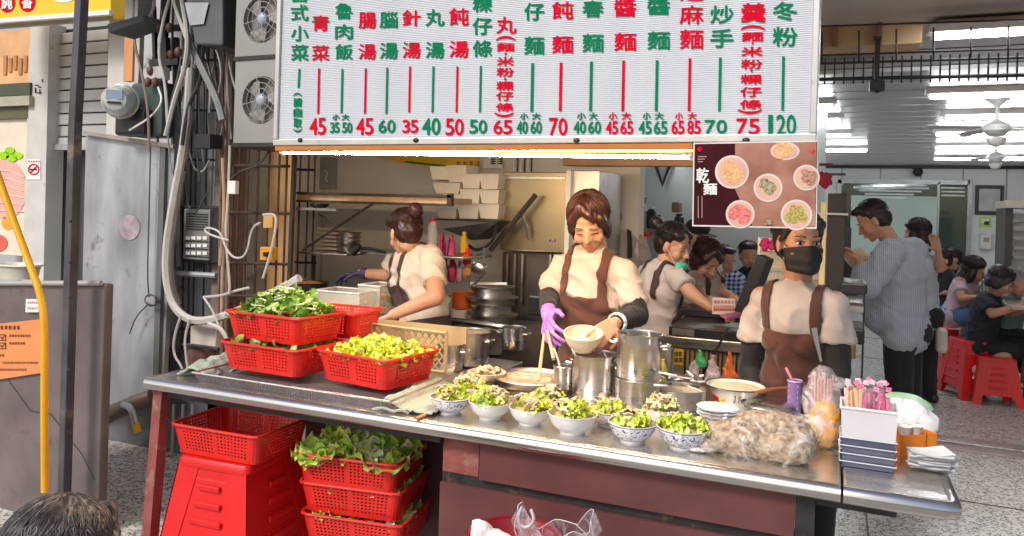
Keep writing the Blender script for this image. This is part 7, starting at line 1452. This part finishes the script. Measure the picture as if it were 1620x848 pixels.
# purple tin with tongs
c = G(1256,655,ZC); t = thing('purple_tin', c, 'purple printed tin holding pink straws behind the sauce bag', 'tin')
ob('body', MB().lathe([(0,0),(.024,0),(.024,.115),(.022,.115),(.022,.02),(0,.02)], c, 24), M('purple_print', (.22,.14,.32), .4), t, smooth=True); ob('rim', MB().lathe([(.024,.113),(.027,.115),(.025,.119),(.022,.116)], c, 24), M('lilac', (.5,.35,.6), .4), t, smooth=True)
for k in range(5): a = -2.2+.05*k; b = MB(); b.add([c+V((math.cos(q)*.0246, math.sin(q)*.0246, z)) for q, z in ((-2.4,.02+k*.019),(-1.1,.02+k*.019),(-1.1,.029+k*.019),(-2.4,.029+k*.019))], [(0,1,2,3)]); ob('label_line', b, M('label_white', (.65,.55,.7), .5), t)
ob('pink_straw', MB().tube([c+V((0,0,.1)), c+V((-.03,-.01,.16))], .005, 6), M('pink_plastic', (.8,.3,.4), .4), smooth=True, label='pink straw leaning out of the purple tin', cat='straw')
# bag of meat
def baghull(name, ells, mt, label, par=None, vox=.006, disp=.012, dsc=22, seed=1, sm=2, cat='bag'):
    b = MB(); [b.ell(*e) for e in ells]; me = blob(b, name, mt, vox, sm, disp, dsc, seed); return ob(name, me, mt, par, label=label, cat=cat) if label else ob(name, me, mt, par)
c = G(1198,722,ZC); t = thing('meat_bag', c, 'large clear plastic bag full of pale sliced mushrooms and meat on the counter edge', 'bag')
EL = [(c+V((-.03,.03,.035)), (.15,.085,.052)), (c+V((.05,.05,.06)), (.105,.07,.06)), (c+V((.08,.0,.04)), (.075,.075,.045)), (c+V((-.13,.0,.022)), (.055,.05,.022)), (c+V((.0,.08,.07)), (.08,.05,.04))]
baghull('bag_film', [(p, (r[0]+.012, r[1]+.012, r[2]+.012)) for p, r in EL], bagw, None, t, .006, .006, 18, 4, 5)
ob('bag_tail', blob(MB().ell(c+V((-.175,-.035,.008)), (.045,.022,.007), Matrix.Rotation(-.5,3,'Z')).ell(c+V((-.15,-.01,.018)), (.03,.02,.012)), 'bag_tail', bagmat('opaque_film', (.8,.79,.78), .5, .95), .004, 1, .006, 40), None, t)
t2 = thing('meat_heap', c+V((0,.04,.01)), 'pale pork and mushroom pieces inside the clear bag', 'food'); mm_ = M('greyish_meat', (.16,.1,.06), .5, 0, 0, 60, .5, 90, col2=(.55,.43,.3)); rr = random.Random(4)
baghull('packed_mass', EL, mm_, None, t2, .005, .008, 38, 12, 1)
mp = []
for k in range(4): b = MB(); b.ell((0,0,0), (.019,.014,.01), None, 9, 6); me = b.mesh('meat_piece', mm_, smooth=2); [setattr(v, 'co', v.co*(1+.35*noise.noise(v.co*90+V((k*5,0,0))))) for v in me.vertices]; mp.append(me)
for i in range(260):
    u, v = rr.uniform(-1,1), rr.uniform(-1,.9)
    if u*u+v*v > 1: continue
    z = (.085 if u > -.1 else .085+.04*(u+.1))*(1-max(0,abs(u)-.3)**2*1.3-v*v*.3)*(1 if v > -.5 else rr.uniform(.3,1)); o = link('meat_piece', mp[i % 4], t2, (u*.155+.0, v*.082-.01, z-.008)); o.rotation_euler = (rr.uniform(0,3), rr.uniform(0,3), rr.uniform(0,3)); s = rr.uniform(.55,1.0); o.scale = (s*1.2,s*rr.uniform(.6,1.0),s*.8)
# sauce bag
c = G(1298,708,ZC); t = thing('sauce_bag', c, 'tall clear bag with orange chopsticks and sauce between the meat bag and utensil box', 'bag')
baghull('bag_film', [(c+V((0,.0,.06)), (.058,.048,.064)), (c+V((.0,.0,.14)), (.06,.045,.07)), (c+V((.0,.01,.2)), (.04,.03,.045)), (c+V((.045,0,.2)), (.025,.014,.016))], bagmat('clear_bag2', (.85,.8,.8), .14, .6, 12, .45, .66), None, t, .005, .009, 20, 9)
ora = M('orange_sauce', (.78,.28,.03), .35, 0, 0, 30, .4, 50, col2=(.85,.5,.1)); ob('orange_contents', blob(MB().ell(c+V((0,0,.05)), (.053,.042,.05)).ell(c+V((.01,0,.09)), (.044,.034,.055)), 'orange_contents', ora, .005, 2, .008, 30), None, t)
for k in range(14): x = -.03+.0045*k; ob('stick', MB().tube([c+V((x*.9,-.01+.02*(k%2),.06)), c+V((x,-.005+.012*(k%2),.215+.01*math.sin(k))) ], .0022, 5), M('pale_stick', (.75,.55,.42), .5) if k % 3 else M('pink_plastic', (.8,.3,.4)), t)
ob('hanging_strip', MB().tube([P(1288,520,2.4), P(1293,545,2.38), P(1299,572,2.36)], .011, 4, taper=lambda t: .4+.6*(1-t)), M('grey_film', (.14,.145,.16), .9), label='greyish film strip hanging above the sauce bag', cat='film')
# utensil box
bc = [G(1328,738,ZC), G(1418,754,ZC)]; x0, x1 = bc[0].x, bc[1].x; y0 = (bc[0].y+bc[1].y)/2; hz = P(1330,643,bc[0].y).z-ZC
t = thing('utensil_box', ((x0+x1)/2,y0,ZC), 'translucent plastic box with dark lower part holding pink wrapped chopsticks', 'utensil box')
def tap(b, x0, x1, y0, y1, z0, z1, k=.0): b.add([V((x0+k,y0+k,z0)),V((x1-k,y0+k,z0)),V((x1-k,y1-k,z0)),V((x0+k,y1-k,z0)),V((x0,y0,z1)),V((x1,y0,z1)),V((x1,y1,z1)),V((x0,y1,z1))], [(0,1,5,4),(1,2,6,5),(2,3,7,6),(3,0,4,7)]); return b
mlk = M('milky_plastic', (.78,.77,.8), .25, 0, .05, 8, alpha=.72); drk = M('blue_grey_plastic', (.07,.08,.13), .2, 0, .3, 12, stretch=(1,1,6), coat=.5)
me = evalmesh(tap(MB(), x0, x1, y0, y0+.12, ZC+hz*.5, ZC+hz, .003).mesh('wall', mlk), [('SOLIDIFY', dict(thickness=.002))]); ob('wall', me, mlk, t)
ob('dark_contents', tap(MB(), x0+.003, x1-.003, y0+.003, y0+.117, ZC+.004, ZC+hz*.5-.001, .004), drk, t); ob('base', MB().bb((x0+.004,y0+.004,ZC), (x1-.004,y0+.116,ZC+.002)), drk, t)
for k in range(4): z = ZC+.02+k*hz*.13; ob('pale_ring', MB().tube([(x0-.0005,y0-.0005,z),(x1+.0005,y0-.0005,z),(x1+.0005,y0+.12,z),(x0-.0005,y0+.12,z),(x0-.0005,y0-.0005,z)], .0018, 5), M('pale_ring', (.55,.58,.65), .3), t)
ob('rim', MB().tube([(x0,y0,ZC+hz),(x1,y0,ZC+hz),(x1,y0+.12,ZC+hz),(x0,y0+.12,ZC+hz),(x0,y0,ZC+hz)], .004, 8), whitep, t, smooth=True)
t = thing('wrapped_chopsticks', ((x0+x1)/2,y0+.05,ZC+hz*.5), 'bunch of chopsticks in pink and cream printed wrappers standing in the plastic box', 'chopsticks'); rr = random.Random(8)
pkm = M('hot_pink_wrapper', (.8,.08,.28), .35, 0, 0, 120, col2=(.85,.4,.55)); crm = M('cream_stick', (.78,.55,.35), .5, 0, .1, 20); pwm = M('pale_pink_wrapper', (.82,.45,.55), .35, 0, 0, 90, col2=(.85,.7,.75))
for k in range(44):
    x = x0+.008+(x1-x0-.03)*rr.random(); y = y0+.01+.09*rr.random(); ztop = ZC+hz+rr.uniform(.035,.06)-.02*((x-x0)/(x1-x0)); m_ = pkm if (x-x0)/(x1-x0) > .4 and k % 4 else (crm if k % 2 else pwm)
    ob('wrapper', MB().box((x+rr.uniform(-.004,.004), y, (ztop+ZC+hz*.55)/2), (.0075,.005,ztop-ZC-hz*.55), Matrix.Rotation(rr.uniform(-.1,.1),3,'Y') @ Matrix.Rotation(rr.uniform(0,1),3,'Z')), m_, t)
for k in range(16): x = x0+.0+(x1-x0)*rr.random()*.9; ob('wrapper_tip', MB().box((x, y0+.02+.06*rr.random(), ZC+hz+rr.uniform(.05,.07)), (.014,.004,.012), Matrix.Rotation(rr.uniform(-.8,.8),3,'Y')), pwm if k % 2 else pkm, t)
# green lid box, white bag, orange box, napkins
c = G(1428,662,ZC); t = thing('green_lidded_box', c, 'round pale green lid sticking out behind the utensil box', 'lid'); ob('lid', MB().lathe([(0,.085),(.05,.08),(.085,.06),(.09,.05),(.088,.0),(0,0)], c, 32), M('mint_plastic', (.4,.7,.4), .4), t, smooth=True); ob('edge_line', MB().lathe([(.089,.045),(.093,.048),(.091,.053)], c, 32), M('pale_mint', (.6,.8,.6), .4), t, smooth=True)
c = G(1447,688,ZC); wbg = bagmat('white_bag', (.8,.79,.8), .88, 1)
baghull('white_cup_bag', [(c+V((-.02,.03,.05)), (.075,.05,.055)), (c+V((.03,.03,.035)), (.045,.045,.04)), (c+V((-.05,.02,.06)), (.04,.04,.05))], wbg, 'white plastic bag of foam cups behind the orange box', None, .006, .008, 26, 3)
a0, a1 = G(1425,722,ZC), G(1482,718,ZC)
t = thing('orange_box', (a0+a1)/2, 'orange cardboard napkin box right of the utensil box', 'box'); hb = .06; d = (a1-a0); nrm = V((-d.y,d.x,0)).normalized()*.07; obx = M('orange_card', (.8,.24,.02), .6, 0, .06, 8, .05, 30)
for nm, p, q in (('front_panel', a0, a1), ('side_panel', a0+nrm, a0), ('back_panel', a0+nrm, a1+nrm), ('side_panel', a1, a1+nrm)):
    u = (q-p).normalized(); w_ = V((-u.y,u.x,0))*.0015; b = MB(); vs = [p, q, q+V((0,0,hb)), p+V((0,0,hb+(.012 if nm == 'side_panel' and p == a0+nrm else 0)))]; b.add([v for v in vs]+[v+w_ for v in vs], [(0,1,2,3),(7,6,5,4),(0,4,5,1),(1,5,6,2),(2,6,7,3),(3,7,4,0)]); ob(nm, b, obx, t)
ob('hanging_thread', MB().tube([a0*.3+a1*.7+V((0,-.004,hb+.01)), a0*.32+a1*.68+V((0,-.006,hb*.4)), a0*.34+a1*.66+V((0,-.006,hb*.1))], .001, 4), blackp, t)
for k in range(2): ob('foam_cup', MB().lathe([(0,0),(.014,0),(.02,.035),(.021,.036),(.018,.034),(0,.006)], a0*(.65-k*.3)+a1*(.35+k*.3)+nrm*.5+V((0,0,.04)), 20), whitep, smooth=True, label=['left','right'][k]+' white foam cup standing in the orange box', cat='cup')
c = G(1472,745,ZC); t = thing('napkin_pile', c, 'untidy pile of folded white napkins at the right end of the counter', 'napkins'); npm = M('napkin_paper', (.8,.8,.8), .8, 0, .04, 8, .2, 40)
for k in range(13):
    rr = random.Random(k+40); R = Matrix.Rotation(rr.uniform(-.35,.35),3,'Z') @ Matrix.Rotation(rr.uniform(-.1,.1),3,'Y') @ Matrix.Rotation(rr.uniform(-.12,.12),3,'X'); w_, l_ = .05, .036; cc = c+V((rr.uniform(-.01,.01), rr.uniform(-.008,.008), .004+k*.0036)); vs = []
    for j in range(5):
        for i in range(5): u, v = i/4-.5, j/4-.5; vs.append(cc+R @ V((u*w_*2, v*l_*2, .006*noise.noise(V((u*4+k,v*4,k)))+.004*abs(u)*2)))
    b = MB(); b.add(vs+[v+V((0,0,.0022)) for v in vs], [(j*5+i,j*5+i+1,(j+1)*5+i+1,(j+1)*5+i) for j in range(4) for i in range(4)]+[(25+(j+1)*5+i,25+(j+1)*5+i+1,25+j*5+i+1,25+j*5+i) for j in range(4) for i in range(4)]); ob('napkin', b, npm, t, smooth=2)
# left loose bits
ob('brick_red_mat', MB().bb(tuple(G(664,664,ZC+.001)), tuple(G(690,640,ZC+.001)+V((.03,.0,.008)))), M('orange_sponge', (.65,.22,.1), .8, 0, .2, 30, .3, 60), label='orange red sponge beside the wiping cloth', cat='sponge', bev=.003)
ob('white_tie', MB().tube([G(512,632,ZC), G(520,636,ZC-.005), G(522,642,ZC-.02), G(514,640,ZC-.03)], .003, 6, smooth=2), whitep, smooth=True, label='small white plastic tie curling over the tray edge', cat='tie')
# ================================================================ BAGS BELOW THE COUNTER
t = thing('crumpled_bag', P(880,840,1.95), 'crumpled clear plastic bag hanging open below the counter front', 'bag')
c = P(885,850,1.98); b = MB(); nu, nv = 48, 22; vs = []
for j in range(nv+1):
    v = j/nv
    for i in range(nu):
        a = i*math.tau/nu; r = (.078+.03*math.sin(v*2.6)) * (1+.16*noise.noise(V((math.cos(a)*2.2,math.sin(a)*2.2,v*3)))); z = -.16+.2*v+(.03*math.sin(a*2+1)+.018*math.sin(a*5))*v
        q = c+V((math.cos(a)*r*(1.15 if v > .8 else 1)+(-.02*v), math.sin(a)*r*.42, z)); q += V((1,0,.5))*.01*noise.noise(q*30); vs.append(q)
b.add(vs, [(j*nu+i,j*nu+(i+1)%nu,(j+1)*nu+(i+1)%nu,(j+1)*nu+i) for j in range(nv) for i in range(nu)]); cb_ = bagmat('crumpled_film', (.62,.55,.6), .06, .42, 16); ob('film', b, cb_, t, smooth=2)
ob('rolled_edge', MB().tube(vs[nv*nu:]+[vs[nv*nu]], .0018, 6), M('film_edge', (.5,.45,.48), .25), t, smooth=2)
for k in range(7):
    a0_ = k*.9; ob('crease', MB().tube([vs[int(j*nv/6)*nu+int((a0_+.25*math.sin(j+k))*nu/6.28) % nu]+V((0,-.003,0)) for j in range(7)], .0016, 4, smooth=1), MATS['film_edge'], t, smooth=2)
ob('bag_handle', MB().tube([P(826,802,1.93), P(820,815,1.92), P(822,832,1.92), P(836,836,1.92), P(846,822,1.93), P(840,806,1.94)], .005, 6, smooth=2), MATS['film_edge'], t, smooth=2)
baghull('white_bag_bundle', [(P(762,850,1.95), (.035,.03,.05)), (P(756,836,1.95), (.022,.02,.03)), (P(785,852,1.95), (.05,.03,.02))], wbg, 'small white knotted bag at the bottom below the counter', None, .006, .01, 26, 5)
t = thing('red_tub', P(800,852,2.0), 'dark red plastic tub mostly below the frame behind the bags', 'tub'); ob('body', MB().lathe([(0,0),(.1,0),(.13,.16),(.137,.165),(.13,.168),(.12,.155),(0,.01)], P(812,896,2.02)-V((0,0,.08)), 30), M('dark_red_plastic', (.25,.01,.015), .45), t, smooth=True); ob('rim', MB().lathe([(.13,.16),(.14,.164),(.138,.172),(.128,.168)], P(812,896,2.02)-V((0,0,.08)), 30), MATS['dark_red_plastic'], t, smooth=True)

pot_at(P(812,552,3.3)*1.0, .055, .1, 'small steel pot behind the broth pan left of the cook')
c9 = P(726,556,3.9)
for i in range(4): ob('steel_basin', MB().lathe([(0,i*.05),(.08,i*.05),(.1,i*.05+.045),(.104,i*.05+.047),(.095,i*.05+.042),(0,i*.05+.006)], c9, 28), steel if i % 2 else steelr, smooth=True, label=['lowest','second','third','top'][i]+' steel basin in the short stack left of the steamers', cat='basin', group='steel basins')

for mn, mt_ in MATS.items():
    if 'print' in mn or 'poster' in mn or 'ink' in mn.split('_'): mt_.node_tree.nodes['Principled BSDF'].inputs['Specular IOR Level'].default_value = .12
